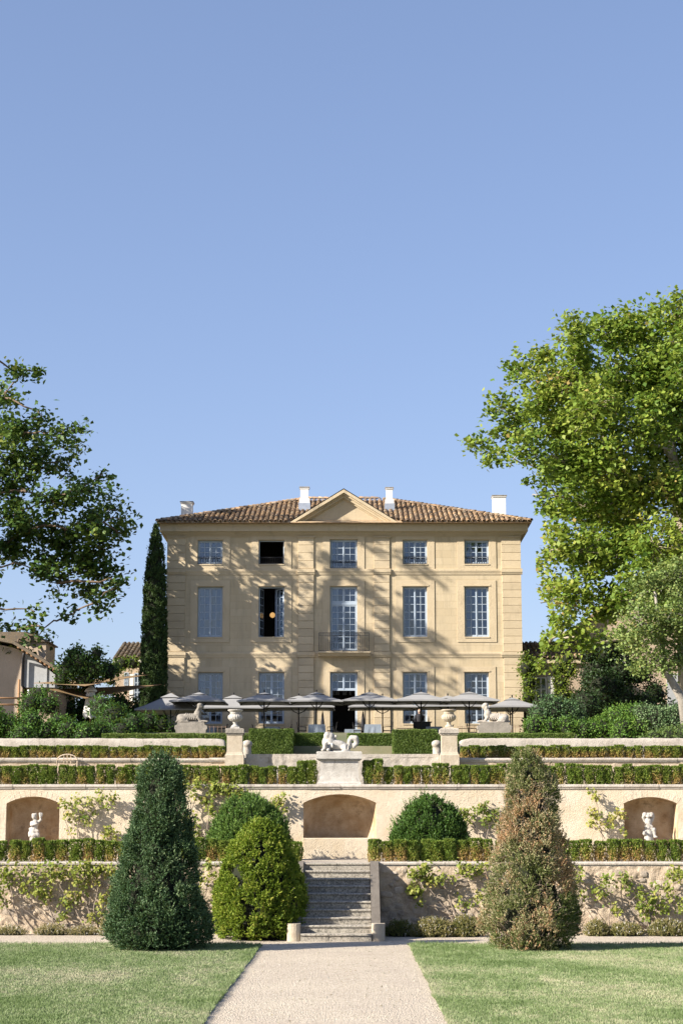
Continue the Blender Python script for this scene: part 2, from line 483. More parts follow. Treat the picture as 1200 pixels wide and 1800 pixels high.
M['dry_leaf'] = leaf_mat('dry_flower_stalk', [(0,(0.10,0.12,0.03)),(0.4,(0.22,0.20,0.07)),(0.8,(0.34,0.27,0.14)),(0.9,(0.55,0.52,0.45)),(1,(0.65,0.62,0.58))], 0.2)
M['grass'] = leaf_mat('lawn_grass', [(0,(0.08,0.13,0.035)),(0.35,(0.155,0.22,0.08)),(0.65,(0.25,0.31,0.15)),(0.85,(0.35,0.36,0.22)),(1,(0.44,0.41,0.28))], 0.25, tcol=(0.22,0.30,0.08))

def lawn_material():
    m, nt, p, o = base_mat('lawn_soil_and_thatch')
    v = pos(nt)
    c = mix(nt, rng_(nt, noise(nt, v, 0.8, 4), 0.35, 0.65), (0.12,0.16,0.06), (0.22,0.24,0.12))
    c = mix(nt, rng_(nt, noise(nt, v, 40, 4, 0.8), 0.45, 0.6, 0, 0.6), c, (0.24,0.24,0.12))
    nt.links.new(c, p.inputs['Base Color']); p.inputs['Roughness'].default_value = 1
    bump(nt, p, noise(nt, v, 60, 3), 0.8, 0.02)
    return m
M['lawn'] = lawn_material()
def gravel_material():
    m, nt, p, o = base_mat('pink_beige_gravel')
    v = pos(nt)
    vo = nt.nodes.new('ShaderNodeTexVoronoi'); vo.inputs['Scale'].default_value = 42
    nt.links.new(v, vo.inputs['Vector'])
    c = ramp(nt, vo.outputs['Color'], [(0,(0.16,0.13,0.10)),(0.3,(0.43,0.365,0.28)),(0.7,(0.54,0.47,0.365)),(1,(0.69,0.63,0.52))])
    c = mix(nt, rng_(nt, noise(nt, v, 0.7, 5), 0.35, 0.7, 0, 0.4), c, (0.35,0.285,0.235))
    vs = pos(nt, (0.5, 1.6, 1))
    c = mix(nt, rng_(nt, noise(nt, vs, 2.2, 6, 0.75), 0.58, 0.75, 0, 0.45), c, (0.24,0.21,0.12))
    nt.links.new(c, p.inputs['Base Color']); p.inputs['Roughness'].default_value = 1
    bump(nt, p, vo.outputs['Distance'], 1.0, 0.02)
    return m
M['gravel'] = gravel_material()
def ground_material():
    m, nt, p, o = base_mat('dry_earth_and_grass')
    v = pos(nt)
    c = mix(nt, rng_(nt, noise(nt, v, 0.5, 5), 0.4, 0.6), (0.18,0.155,0.105), (0.09,0.105,0.045))  # tones lowered so the shade of the upper terrace sits in the colour
    c = mix(nt, rng_(nt, noise(nt, v, 20, 4), 0.4, 0.65, 0, 0.5), c, (0.12,0.11,0.05))
    nt.links.new(c, p.inputs['Base Color']); p.inputs['Roughness'].default_value = 1
    return m
M['ground'] = ground_material()

# ------------------------------------------------------------------ foliage helpers
def unit(a): return a / np.maximum(np.linalg.norm(a, axis=-1, keepdims=True), 1e-9)
def rdir(n): return unit(rng.normal(size=(n, 3)))
def leaves(C, A, L, Wd, tint, N=None, fold=0.25):
    """one folded rhomb leaf per centre C along axis A"""
    n = len(C)
    A = unit(A)
    if N is None: N = rdir(n)
    B = unit(np.cross(A, N)); N = np.cross(B, A)
    L = np.broadcast_to(np.asarray(L, float), (n,))[:, None]; Wd = np.broadcast_to(np.asarray(Wd, float), (n,))[:, None]
    V = np.empty((n, 4, 3))
    V[:, 0] = C - A*L*0.5
    V[:, 1] = C + B*Wd*0.5 + A*L*0.08 + N*Wd*fold
    V[:, 2] = C + A*L*0.5
    V[:, 3] = C - B*Wd*0.5 + A*L*0.08 + N*Wd*fold
    F = np.arange(4*n).reshape(n, 4)
    return V.reshape(-1, 3), F, np.broadcast_to(tint, (n,)).astype(float)
def join(parts):
    V, F, T, b = [], [], [], 0
    for v, f, t in parts:
        V.append(v); F.append(f + b); T.append(t); b += len(v)
    return np.concatenate(V), np.concatenate(F), np.concatenate(T)
def foliage(name, parts, mat, parent=None, off=None):
    V, F, T = join(parts)
    if off is None: off = origin(parent)
    V = V - np.array(off)[None, :]
    me = np_mesh(name, V, F, np.clip(T, 0, 1))
    return link(name, me, mat, parent)
def sprigs(P, D, length, k, ll, lw, tint, spread=0.9):
    """k leaves fanned along each sprig axis"""
    n = len(P)
    t = rng.uniform(0.05, 1, (n, k, 1))
    length = np.broadcast_to(np.asarray(length, float), (n,))[:, None, None]
    C = P[:, None, :] + D[:, None, :] * t * length
    A = D[:, None, :] + rng.normal(size=(n, k, 3)) * spread * 0.6
    T = np.broadcast_to(np.asarray(tint, float), (n,))[:, None] + rng.normal(size=(n, k)) * 0.09 + (t[:, :, 0]-0.5)*0.15
    s = rng.uniform(0.7, 1.3, n*k)
    C = C.reshape(-1, 3) + rng.normal(size=(n*k, 3)) * ll * 0.15
    return leaves(C, A.reshape(-1, 3), ll*s, lw*s, T.reshape(-1))
def lumpy(P, f, amp, seed=0.0):
    """smooth pseudo noise of points"""
    x, y, z = P[:, 0]*f, P[:, 1]*f, P[:, 2]*f
    return amp * (np.sin(x*1.7+y*0.9+seed) * np.cos(z*1.3-x*0.6+seed*2) + 0.6*np.sin(z*2.9+y*2.1+seed*3) * np.cos(x*3.1+seed) + 0.4*np.sin(x*5.3+z*4.7+seed)*np.cos(y*5.9-z*3.3))
# ================================================================== THE GROUND
YW1, YW2, YW3, YW4 = 41.6, 47.0, 53.0, 56.0
ZA, ZB, ZC, ZD = 1.60, 3.50, 4.42, 4.95
YS = 38.8                                  # foot of the stairs
prof = [(-300, -0.02), (41.75, -0.02), (41.76, ZA), (48.2, ZA), (48.21, ZB), (53.2, ZB), (53.21, ZC), (56.3, ZC), (56.31, ZD),
        (60, ZD), (76, 5.5), (82.5, 6.75), (125, 6.90), (400, 4), (4000, -6)]
xs = [-4000, -300, -60, -20, -8, 0, 8, 20, 60, 300, 4000]
V = [(x, y, z) for y, z in prof for x in xs]
n = len(xs)
F = [(j*n+i, j*n+i+1, (j+1)*n+i+1, (j+1)*n+i) for j in range(len(prof)-1) for i in range(n-1)]
g = link('ground', np_mesh('ground', V, F), M['ground']); tag(g, kind='structure')

def edge_noise(y, s): return 0.05*mnoise.noise(Vector((y*0.9, s, 0))) + 0.04*mnoise.noise(Vector((y*3.1, s, 3))) + 0.03*mnoise.noise(Vector((y*9.0, s, 7)))
PL, PR = WX(458, 37.0), WX(720, 37.0)
def left_edge(y):
    e = PL - 0.02*(37-y)*0 + edge_noise(y, 1.0)
    return e - max(0, (y-36.9))**2*0.9
def right_edge(y): return PR + edge_noise(y, 4.0) + max(0, (y-37.15))**2*0.8
YL = 37.55
# one gravel sheet: the path and the cross walk
ys = np.linspace(4, 41.8, 60)
V = []; F = []
for i, y in enumerate(ys):
    for x in (-60, -2.2, 1.7, 60): V.append((x, y, 0.0 if abs(x) < 3 else 0.0))
for i in range(len(ys)-1):
    for k in range(3):
        F.append((i*4+k, i*4+k+1, i*4+4+k+1, i*4+4+k))
g = link('gravel_path', np_mesh('gravel_path', V, F), M['gravel']); tag(g, kind='structure')
# two lawns standing 3 cm proud of the gravel, with a cut edge
def lawn(name, side):
    ys = np.linspace(4, YL, 500)
    top = []
    for y in ys:
        e = left_edge(y) if side < 0 else right_edge(y)
        top.append((e, y))
    V = []; F = []
    for e, y in top:
        far = -60 if side < 0 else 60
        V += [(e, y, -0.01), (e, y, 0.028), (far, y, 0.028)]
    for i in range(len(top)-1):
        a, b = i*3, i*3+3
        if side < 0: F += [(a, b, b+1, a+1), (a+1, b+1, b+2, a+2)]
        else: F += [(a, a+1, b+1, b), (a+1, a+2, b+2, b+1)]
    l = len(top)-1
    F.append((l*3, l*3+1, l*3+2, l*3+2)) if False else None
    V += [(V[l*3+2][0], YL, -0.01)]
    F.append((l*3, l*3+1, l*3+2, len(V)-1))
    g = link(name, np_mesh(name, V, F), M['lawn']); tag(g, kind='structure')
lawn('lawn', -1); lawn('lawn', 1)
# grass blades
def grass(side):
    N = 230000
    # denser where it shows larger
    t = rng.random(N)
    y = 21.6 + (YL + 0.05 - 21.6) * t**1.0
    halfw = y*0.215
    if side < 0:
        e = np.array([left_edge(a) for a in y]); x = e + 0.03 - (halfw*1.0 + e + 0.5) * rng.random(N)
    else:
        e = np.array([right_edge(a) for a in y]); x = e - 0.03 + (halfw*0.92 - e + 0.5) * rng.random(N)
    P = np.stack([x, y, np.full(N, 0.025)], 1)
    patch = np.array([1.3*mnoise.noise(Vector((a*0.45+b*0.1, b*0.22, 0))) + 1.0*mnoise.noise(Vector((a*1.4, b*0.7, 5))) + 0.9*mnoise.noise(Vector((a*5, b*3.2, 9))) for a, b in zip(x.tolist(), y.tolist())])
    near = np.exp(-np.abs(x - e)/0.12)
    h = (0.028 + 0.018*rng.random(N) + 0.012*np.clip(patch, -0.5, 1) + 0.03*near) * 1.0
    far_edge = np.exp(-(YL-y)/0.12); h += 0.03*far_edge
    lean = rng.normal(size=(N, 2)) * 0.5
    A = np.stack([lean[:, 0], lean[:, 1], np.ones(N)], 1); A = unit(A)
    Bd = rng.normal(size=(N, 3)); Bd[:, 2] = 0; Bd = unit(Bd)
    wd = (0.0045 + 0.004*rng.random(N))[:, None]
    V = np.empty((N, 3, 3))
    V[:, 0] = P - Bd*wd; V[:, 1] = P + Bd*wd; V[:, 2] = P + A*h[:, None]
    T = 0.60 - 0.30*patch + rng.normal(size=N)*0.17 - 0.25*near*0
    T = np.clip(T, 0, 1)
    me = np_mesh('grass', V.reshape(-1, 3), np.arange(3*N).reshape(N, 3), T)
    o = link('grass', me, M['grass'])
    tag(o, 'mown grass of the lawn on the %s of the gravel path' % ('left' if side < 0 else 'right'), 'grass', kind='stuff')
grass(-1); grass(1)

# ================================================================== GARDEN WALLS
XL, XR = -17.0, 16.0
def coping(parent, x0, x1, y0, y1, z0, z1, mat='pale_stone', step=1.15, name='coping_stone', nose=0.03, tilt=0.004):
    x = x0
    while x < x1 - 0.05:
        L = min(step * random.uniform(0.75, 1.25), x1 - x)
        if x1 - x - L < 0.3: L = x1 - x
        dz = random.uniform(-tilt, tilt); dy = random.uniform(-0.008, 0.008)
        m = MB()
        h = z1 - z0
        yy = y0 + dy
        poly = [(y1, z0), (yy+nose, z0), (yy+nose*0.9, z0+h*0.25), (yy, z0+h*0.38), (yy-0.004, z0+h*0.7), (yy+0.012, z1-0.012+dz), (yy+0.04, z1+dz), (y1, z1+dz)]
        m.prism_x(poly[::-1], x+0.004, x+L-0.004, tint=random.random())
        m.build(name, M[mat], parent)
        x += L

def relief_wall(name, x0, x1, z0, z1, y, amp, cell, seed, mat, parent, skipx=None, holes=None):
    """a rough wall face: displaced grid facing the lawn"""
    nx = int((x1-x0)/cell); nz = max(2, int((z1-z0)/cell))
    X, Z = np.meshgrid(np.linspace(x0, x1, nx+1), np.linspace(z0, z1, nz+1))
    D = np.empty(X.shape)
    for j in range(nz+1):
        for i in range(nx+1):
            p = Vector((X[j, i], 0, Z[j, i]))
            d, _ = mnoise.voronoi(p*3.3 + Vector((seed, 0, 0)))
            a = min(1.0, (d[1]-d[0])*3.0)
            nb = mnoise.noise(p*0.9 + Vector((seed, 5, 0)))
            D[j, i] = amp*(a*0.6*max(0, nb+0.45) + 0.5*mnoise.noise(p*6) + 0.25*mnoise.noise(p*17))
    Vv = np.stack([X.ravel(), y - D.ravel(), Z.ravel()], 1)
    idx = np.arange((nx+1)*(nz+1)).reshape(nz+1, nx+1)
    Ff = np.stack([idx[:-1, :-1].ravel(), idx[:-1, 1:].ravel(), idx[1:, 1:].ravel(), idx[1:, :-1].ravel()], 1)
    off = np.array(origin(parent))
    return link(name, np_mesh(name, Vv-off, Ff, np.full(len(Ff), 0.5), smooth=True), M[mat], parent)

def blob_mesh(name, seed):
    rs = random.Random(seed)
    bm = bmesh.new(); bmesh.ops.create_icosphere(bm, subdivisions=2, radius=1)
    for v in bm.verts:
        d = 1 + 0.35*mnoise.noise(v.co*1.5 + Vector((seed*3.1, 0, 0))) + 0.12*mnoise.noise(v.co*4 + Vector((seed*3.1, 0, 0)))
        c = v.co * d
        v.co = Vector((math.copysign(abs(c.x)**0.55, c.x), c.y, math.copysign(abs(c.z)**0.55, c.z)))
    bmesh.ops.delete(bm, geom=[v for v in bm.verts if v.co.y > 0.35], context='VERTS')
    me = bpy.data.meshes.new(name); bm.to_mesh(me); bm.free()
    me.polygons.foreach_set('use_smooth', [True]*len(me.polygons))
    a = me.attributes.new('tint', 'FLOAT', 'FACE'); tv = rs.random(); a.data.foreach_set('value', [tv]*len(me.polygons))
    me.materials.append(M['rock'])
    return me
BLOBS = [blob_mesh('stone', k) for k in range(9)]

# --- wall 1: the rubble wall beside the stairs
def lower_wall(x0, x1, label):
    t = thing('rubble_retaining_wall', label, 'wall', ((x0+x1)/2, YW1, 0), group='retaining walls of the garden terraces')
    m = MB(); m.box(x0, x1, YW1+0.06, YW1+0.4, -0.1, 1.52); m.build('wall_core', M['rubble'], t)
    relief_wall('wall_face', x0, x1, -0.05, 1.522, YW1, 0.050, 0.026, 3.0, 'rubble', t)
    # stones that stand out of the render
    rs = random.Random(int(x0*10)); placed = []
    for k in range(1800):
        x = rs.uniform(x0+0.1, x1-0.1); z = 0.06 + 1.38*rs.random()**1.15
        wdt = rs.uniform(0.05, 0.20)*rs.uniform(0.7, 1.0); h = wdt*rs.uniform(0.45, 0.85)
        dens = mnoise.noise(Vector((x*0.8, 0, z*1.4)))
        if dens < 0.0 and rs.random() < 0.85 and not (x0 < 1 and x < x0+1.6 and z < 1.3 and x0 > 0): continue
        if any(abs(x-a) < (wdt+b)*0.98 and abs(z-c) < (h+d)*0.98 for a, c, b, d in placed): continue
        if z+h > 1.48: continue
        placed.append((x, z, wdt, h))
        if len(placed) > 240: break
    for x, z, wdt, h in placed:
        o = link('stone', random.choice(BLOBS), None, t, Vector((x, YW1-0.008+rs.uniform(-0.012, 0.008), z)) - ROOT[t.name])
        o.scale = (wdt*1.1, rs.uniform(0.014, 0.026), h*1.1); o.rotation_euler = (0, rs.uniform(-0.2, 0.2), 0)
    # string of cut blocks under the coping, then the coping itself
    coping(t, x0, x1, YW1-0.035, YW1+0.36, 1.522, 1.625, 'pale_stone', 1.3)
    return t
SX0, SX1 = WX(529, 39.0), WX(652, 39.0)         # clear width of the steps
cheek = 0.20
lower_wall(XL, SX0-cheek-0.002, 'lowest rubble retaining wall left of the stone steps, half hidden by leafy fig branches')
lower_wall(SX1+cheek+0.002, XR, 'lowest rubble retaining wall right of the stone steps, with stones showing through')

# --- the stairs
t = thing('stone_steps', 'worn lichen-spotted stone steps climbing from the gravel path', 'stairs', ((SX0+SX1)/2, YS, 0))
NST = 10; RIS = ZA/NST; TRD = (YW1+0.02-YS)/(NST-0.5)
for k in range(NST):
    y0 = YS + k*TRD; z1 = (k+1)*RIS
    m = MB()
    cuts = [SX0] + ([random.uniform(SX0+0.45, SX1-0.45)] if k % 3 != 1 else []) + [SX1]
    for a, b in zip(cuts[:-1], cuts[1:]):
        dz = random.uniform(-0.006, 0.004); yj = y0 + random.uniform(-0.008, 0.008)
        poly = [(YW1+0.3 if k == NST-1 else y0+TRD+0.06, z1-RIS-0.002), (yj+0.025, z1-RIS-0.002), (yj+0.02, z1-0.05+dz), (yj-0.005, z1-0.04+dz), (yj-0.008, z1-0.015+dz), (yj+0.012, z1+dz), (YW1+0.3 if k == NST-1 else y0+TRD+0.06, z1+dz)]
        m.prism_x(poly[::-1], a+0.003, b-0.003, tint=random.random())
    m.build('step', M['step'], t)
m = MB(); m.prism_x([(YS+0.1, -0.05), (YW1+0.3, -0.05), (YW1+0.3, ZA-RIS-0.01), (YS+0.1+TRD, 0.0)][::-1], SX0, SX1); m.build('step_core', M['step'], t)
for sx in (SX0-cheek, SX1):
    y_s = YS + 0.32
    m = MB(); m.prism_x([(y_s, -0.05), (YW1+0.32, -0.05), (YW1+0.32, 1.635), (YW1-0.12, 1.635), (y_s, 0.36)][::-1], sx+0.004, sx+cheek-0.004); m.build('cheek_wall', M['pale_stone'], t)
    cx = sx + (cheek+0.09)/2 if sx > 0 else sx + cheek - (cheek+0.09)/2
    m = MB()
    pts = []
    wv = (cheek+0.09)/2
    for a in range(9):
        an = math.pi*a/8
        pts.append((cx - wv*math.cos(an), YS + 0.12 - 0.10*math.sin(an)))
    pts += [(cx+wv, y_s), (cx-wv, y_s)]
    vv = [(x, y, -0.05) for x, y in pts] + [(x, y, 0.37) for x, y in pts]
    nn_ = len(pts)
    m.add(vv, [tuple(range(nn_-1, -1, -1)), tuple(range(nn_, 2*nn_))] + [(i, (i+1) % nn_, nn_+(i+1) % nn_, nn_+i) for i in range(nn_)])
    m.build('newel_block', M['urn'], t)

# terrace gravel in front of wall 2
g = link('terrace_gravel', np_mesh('terrace_gravel', [(-60, YW1+0.2, ZA+0.004), (60, YW1+0.2, ZA+0.004), (60, YW2+0.2, ZA+0.004), (-60, YW2+0.2, ZA+0.004)], [(0,1,2,3)]), M['gravel']); tag(g, kind='structure')

# --- wall 2: the niche wall
def arch(x0, x1, zs, zt, n=18):
    """segmental arch points from left spring to right spring"""
    w_ = (x1-x0)/2; h = zt-zs; r = (w_*w_+h*h)/(2*h); cz = zt-r; cx = (x0+x1)/2
    a0 = math.asin(min(1, w_/r))
    return [(cx + r*math.sin(-a0+2*a0*i/n), cz + r*math.cos(-a0+2*a0*i/n)) for i in range(n+1)]
niches = []
for (u0, u1, vs, vt, vb, D, p, q) in ((533, 661, 1411, 1396, 1473, 1.05, 2.6, 3.2), (10, 104, 1412, 1400, 1500, 0.80, 9, 16), (1096, 1190, 1412, 1401, 1500, 0.80, 9, 16)):
    x0, x1 = WX(u0, YW2), WX(u1, YW2)
    niches.append((x0, x1, WZ(vs, YW2), WZ(vt, YW2), max(WZ(vb, YW2), ZA+0.25), D, p, q))
ZT2 = WZ(1378, YW2)
tw2 = thing('niche_wall', 'cream rendered retaining wall with three arched niches', 'wall', (AX, YW2, ZA))
bm = bmesh.new()
def loop(pts):
    vs = [bm.verts.new((x, YW2, z)) for x, z in pts]
    return [bm.edges.new((vs[i], vs[(i+1) % len(vs)])) for i in range(len(vs))]
E = []
outer = [(XL, ZA-0.1), (XR, ZA-0.1), (XR, ZT2-0.13), (XL, ZT2-0.13)]
E += loop(outer)
for x0, x1, zs, zt, zb, D, p, q in niches:
    E += loop([(x0, zb), (x1, zb)] + arch(x0, x1, zs, zt)[::-1])
bmesh.ops.triangle_fill(bm, use_beauty=True, edges=E)
for f in bm.faces:
    if f.normal.y > 0: f.normal_flip()
me = bpy.data.meshes.new('wall_face'); bm.to_mesh(me); bm.free()
me.transform(Matrix.Translation(-ROOT[tw2.name]))
link('wall_face', me, M['cream'], tw2)
for x0, x1, zs, zt, zb, D, p, q in niches:
    top = arch(x0, x1, zs, zt, 40)
    V = []; nx, nz = 40, 22
    for j in range(nz+1):
        tt = 1-(1-j/nz)**1.6
        for i in range(nx+1):
            s_ = -1 + 2*i/nx; s_ = math.copysign(1-(1-abs(s_))**1.8, s_)
            xx = (x0+x1)/2 + s_*(x1-x0)/2
            zz_top = np.interp(xx, [a for a, _ in top], [b for _, b in top])
            z = zb + (zz_top-zb)*tt
            dd = D * max(0, 1-abs(s_)**p)**(1/p) * max(0, 1-tt**q)**(1/q)
            V.append((xx, YW2+dd, z))
    F = [(j*(nx+1)+i, j*(nx+1)+i+1, (j+1)*(nx+1)+i+1, (j+1)*(nx+1)+i) for j in range(nz) for i in range(nx)]
    off = np.array(ROOT[tw2.name])
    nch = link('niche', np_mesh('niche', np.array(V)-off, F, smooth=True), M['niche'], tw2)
    m = MB(); m.box(x0, x1, YW2+0.001, YW2+D+0.02, zb-0.1, zb+0.001); m.build('niche_floor', M['cream'], tw2)
    # voussoirs round the arch, proud of the render by a few millimetres
    av = arch(x0-0.0, x1+0.0, zs, zt, 11); cx = (x0+x1)/2
    if x0 > 2 or x0 < -2:
        for i in range(11):
            a, b = av[i], av[i+1]
            def outp(pt):
                d = Vector((pt[0]-cx, pt[1]-(zs-0.9))).normalized(); return (pt[0]+d.x*0.17, pt[1]+d.y*0.17)
            def lerp(p_, q_, s2): return (p_[0]+(q_[0]-p_[0])*s2, p_[1]+(q_[1]-p_[1])*s2)
            a2, b2 = lerp(a, b, 0.03), lerp(a, b, 0.97)
            m = MB(); m.prism([outp(a2), outp(b2), b2, a2][::-1], YW2-0.006, YW2+0.05, tint=random.random()); m.build('arch_stone', M['cream'], tw2)
# dressed jamb blocks beside the two outer niches
for x0, x1, zs, zt, zb, D, p, q in niches[1:]:
    for sgn, xe in ((-1, x0), (1, x1)):
        z = ZA
        while z < zs - 0.02:
            h = min(0.26, zs - z); wd_ = random.choice((0.22, 0.34))
            m = MB(); m.box(*sorted((xe, xe+sgn*wd_)), YW2-0.004, YW2+0.02, z+0.003, z+h-0.003, tint=random.random()); m.build('jamb_stone', M['cream'], tw2)
            z += h
# panel beneath the middle niche
m = MB(); m.bbox(WX(534, YW2), WX(650, YW2), YW2-0.14, YW2+0.1, ZA-0.02, niches[0][4]-0.004, 0.015); m.build('basin_front', M['cream'], tw2)
coping(tw2, XL, XR, YW2-0.05, YW2+0.35, ZT2-0.13, ZT2-0.012, 'pale_stone', 1.0, nose=0.025)

m = MB(); m.box(-60, 60, YW2+0.05, 48.3, ZB-0.2, ZB+0.004); tag(m.build('terrace_soil', M['ground'], None), kind='structure')
# --- wall 3
tw3 = thing('third_terrace_wall', 'low weathered stone wall behind the second row of box shrubs', 'wall', (AX, YW3, ZB))
z3 = WZ(1332.5, YW3); z3c = WZ(1325.5, YW3)
xl3, xr3 = WX(431, YW3), WX(772, YW3)
relief_wall('wall_face', XL, xl3, ZB-0.05, z3-0.08, YW3, 0.03, 0.06, 9.0, 'rubble', tw3)
relief_wall('wall_face', xr3, XR, ZB-0.05, z3-0.08, YW3, 0.03, 0.06, 11.0, 'rubble', tw3)
relief_wall('wall_face', xl3, xr3, ZB-0.05, z3c-0.02, YW3-0.03, 0.04, 0.05, 13.0, 'pale_stone', tw3)
m = MB(); m.box(xl3, xr3, YW3-0.04, YW3+0.3, z3c-0.1, z3c-0.001); m.build('wall_top', M['pale_stone'], tw3)
coping(tw3, XL, xl3, YW3-0.06, YW3+0.3, z3-0.12, z3, 'pale_stone', 1.2, tilt=0.01)
coping(tw3, xr3, XR, YW3-0.06, YW3+0.3, z3-0.12, z3, 'pale_stone', 1.2, tilt=0.01)

# --- wall 4: thick weathered parapet, ends rounded
def parapet(x0, x1, label, curl):
    t = thing('stone_parapet', label, 'parapet', ((x0+x1)/2, YW4, ZC), group='weathered stone parapets')
    zt = WZ(1297.5, YW4)
    nx = int(abs(x1-x0)/0.06)
    ring = 12
    V = []
    for i in range(nx+1):
        x = x0 + (x1-x0)*i/nx
        de = min(1.0, abs(x - (x1 if curl > 0 else x0))/0.45)
        drop = 0.10*(1-math.sqrt(max(0, 1-(1-de)**2))) if de < 1 else 0
        H = zt - ZC - drop; Wd_ = 0.34
        for k in range(ring):
            a = math.pi * k/(ring-1)
            yy = YW4 + Wd_/2 - Wd_/2*math.copysign(abs(math.cos(a))**0.35, math.cos(a))
            zz = ZC + H*math.sin(a)**0.28 if 0 < k < ring-1 else ZC - 0.1
            nz_ = 0.018*mnoise.noise(Vector((x*2.2, yy*3, zz*5)))+0.010*mnoise.noise(Vector((x*9, yy*9, zz*9)))
            V.append((x, yy+nz_, zz+nz_))
    F = [(i*ring+k, (i+1)*ring+k, (i+1)*ring+k+1, i*ring+k+1) for i in range(nx) for k in range(ring-1)]
    F2 = [[i*ring+k for k in range(ring)] for i in (0, nx)]
    off = ROOT[t.name]
    me = bpy.data.meshes.new('parapet_stone'); me.from_pydata([(a-off.x, b-off.y, c-off.z) for a, b, c in V], [], F + [F2[0], F2[1][::-1]])
    me.polygons.foreach_set('use_smooth', [True]*len(F)+[False]*2)
    link('parapet_stone', me, M['pale_stone'], t)
parapet(XL, WX(394, YW4), 'pale weathered stone parapet left of the left urn', 1)
parapet(WX(809, YW4), XR, 'pale weathered stone parapet right of the right urn', -1)

# --- scroll ends beside the urn pedestals
for sgn, u0, u1, lab in ((1, 428, 441, 'rounded stone scroll block just right of the left urn pedestal'), (-1, 760, 774, 'rounded stone scroll block just left of the right urn pedestal')):
    y = 53.9; x0, x1 = WX(u0-4*(sgn > 0), y), WX(u1+4*(sgn < 0), y); zt = WZ(1301, y)
    t = thing('scroll_block', lab, 'stone block', ((x0+x1)/2, y, ZC), group='scroll blocks beside the urns')
    sculpt('scroll_block', [('c', (0, -0.08, 0.0), 0.15, (0, -0.05, zt-ZC-0.13), 0.13), ('c', (0, 0.1, 0.0), 0.15, (0, 0.2, zt-ZC-0.13), 0.13), ('e', (0.02*sgn, -0.1, zt-ZC-0.12), (0.16, 0.14, 0.12))], M['pale_stone'], t, 0.03, 2, ROOT[t.name])
# ================================================================== THE CHATEAU
YF = 100.0; ZF = 6.85
def fx(u, z=13): return WX(u, YF, z)
def fz(v): return WZ(v, YF)
FX0, FX1 = fx(296, 18), fx(913, 18)
ch = thing('chateau', 'three-storey ochre stone country house with pediment and tiled hip roof', 'house', ((FX0+FX1)/2, YF, ZF))
HW = (FX1-FX0)/2; FC = (FX0+FX1)/2
zc0 = fz(943); zc1 = fz(921)         # cornice
BD = 15.0                            # depth of the building
cols = [(348.5, 392), (455.5, 500), (580.5, 628), (708, 750.5), (816, 858.5)]
H2 = [(949.5, 991.5), (949.5, 991.5), (948.5, 999), (949.5, 991.5), (949.5, 991.5)]
H1 = [(1031.5, 1119.5), (1031.5, 1119.5), (1031, 1144), (1031.5, 1119.5), (1031.5, 1119.5)]
H0 = [(1182, 1272), (1182, 1272), (1182, 1296), (1182, 1272), (1182, 1272)]
holes = []
for row, HH in enumerate((H2, H1, H0)):
    for k, (u0, u1) in enumerate(cols):
        v0, v1 = HH[k]
        zb = fz(v1) if not (row == 0+2 and k == 2) else ZF+0.02
        holes.append((fx(u0, fz(v0)), fx(u1, fz(v0)), zb, fz(v0), row, k))
# front wall with real openings and reveals
xsb = sorted({FX0, FX1} | {h[0] for h in holes} | {h[1] for h in holes})
zsb = sorted({ZF-0.2, zc1} | {h[2] for h in holes} | {h[3] for h in holes})
m = MB()
for i in range(len(xsb)-1):
    for j in range(len(zsb)-1):
        cx, cz = (xsb[i]+xsb[i+1])/2, (zsb[j]+zsb[j+1])/2
        if any(h[0] < cx < h[1] and h[2] < cz < h[3] for h in holes): continue
        m.add([(xsb[i], YF, zsb[j]), (xsb[i+1], YF, zsb[j]), (xsb[i+1], YF, zsb[j+1]), (xsb[i], YF, zsb[j+1])], [(0,1,2,3)])
RV = 0.30
for x0, x1, z0, z1, r, k in holes:
    m.add([(x0,YF,z0),(x1,YF,z0),(x1,YF,z1),(x0,YF,z1),(x0,YF+RV,z0),(x1,YF+RV,z0),(x1,YF+RV,z1),(x0,YF+RV,z1)], [(0,4,5,1),(1,5,6,2),(2,6,7,3),(3,7,4,0)])
m.add([(FX0,YF,ZF-.2),(FX0,YF+BD,ZF-.2),(FX0,YF+BD,zc1),(FX0,YF,zc1)], [(0,3,2,1)])
m.add([(FX1,YF,ZF-.2),(FX1,YF+BD,ZF-.2),(FX1,YF+BD,zc1),(FX1,YF,zc1)], [(0,1,2,3)])
m.add([(FX0,YF+BD,ZF-.2),(FX1,YF+BD,ZF-.2),(FX1,YF+BD,zc1),(FX0,YF+BD,zc1)], [(0,3,2,1)])
m.build('wall', M['facade'], ch)
# rooms behind: floors, back wall
zb1, zb2 = fz(1151), fz(1005)
m = MB()
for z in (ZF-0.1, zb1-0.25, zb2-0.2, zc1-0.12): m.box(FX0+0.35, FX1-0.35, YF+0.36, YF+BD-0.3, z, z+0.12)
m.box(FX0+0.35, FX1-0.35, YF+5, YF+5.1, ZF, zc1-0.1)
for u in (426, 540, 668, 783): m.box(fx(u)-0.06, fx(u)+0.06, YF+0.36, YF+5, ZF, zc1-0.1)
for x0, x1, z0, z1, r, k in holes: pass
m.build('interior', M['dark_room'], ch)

# ---- plinth, string courses, cornice
def course(u_off, z0, z1, proj, name, tint=0.5, segs=None):
    m = MB()
    poly = [(YF+0.02, z0), (YF-proj*0.35, z0), (YF-proj*0.55, z0+(z1-z0)*0.3), (YF-proj*0.9, z0+(z1-z0)*0.55), (YF-proj, z0+(z1-z0)*0.62), (YF-proj, z1-0.02), (YF-proj+0.03, z1), (YF+0.02, z1)]
    m.prism_x(poly[::-1], FX0-0.02-proj*0.6, FX1+0.02+proj*0.6, tint=tint)
    m.build(name, M['trim'], ch)
course(0, fz(1010.5), fz(1000.5), 0.09, 'string_course')
course(0, fz(1156), fz(1146.5), 0.09, 'string_course')
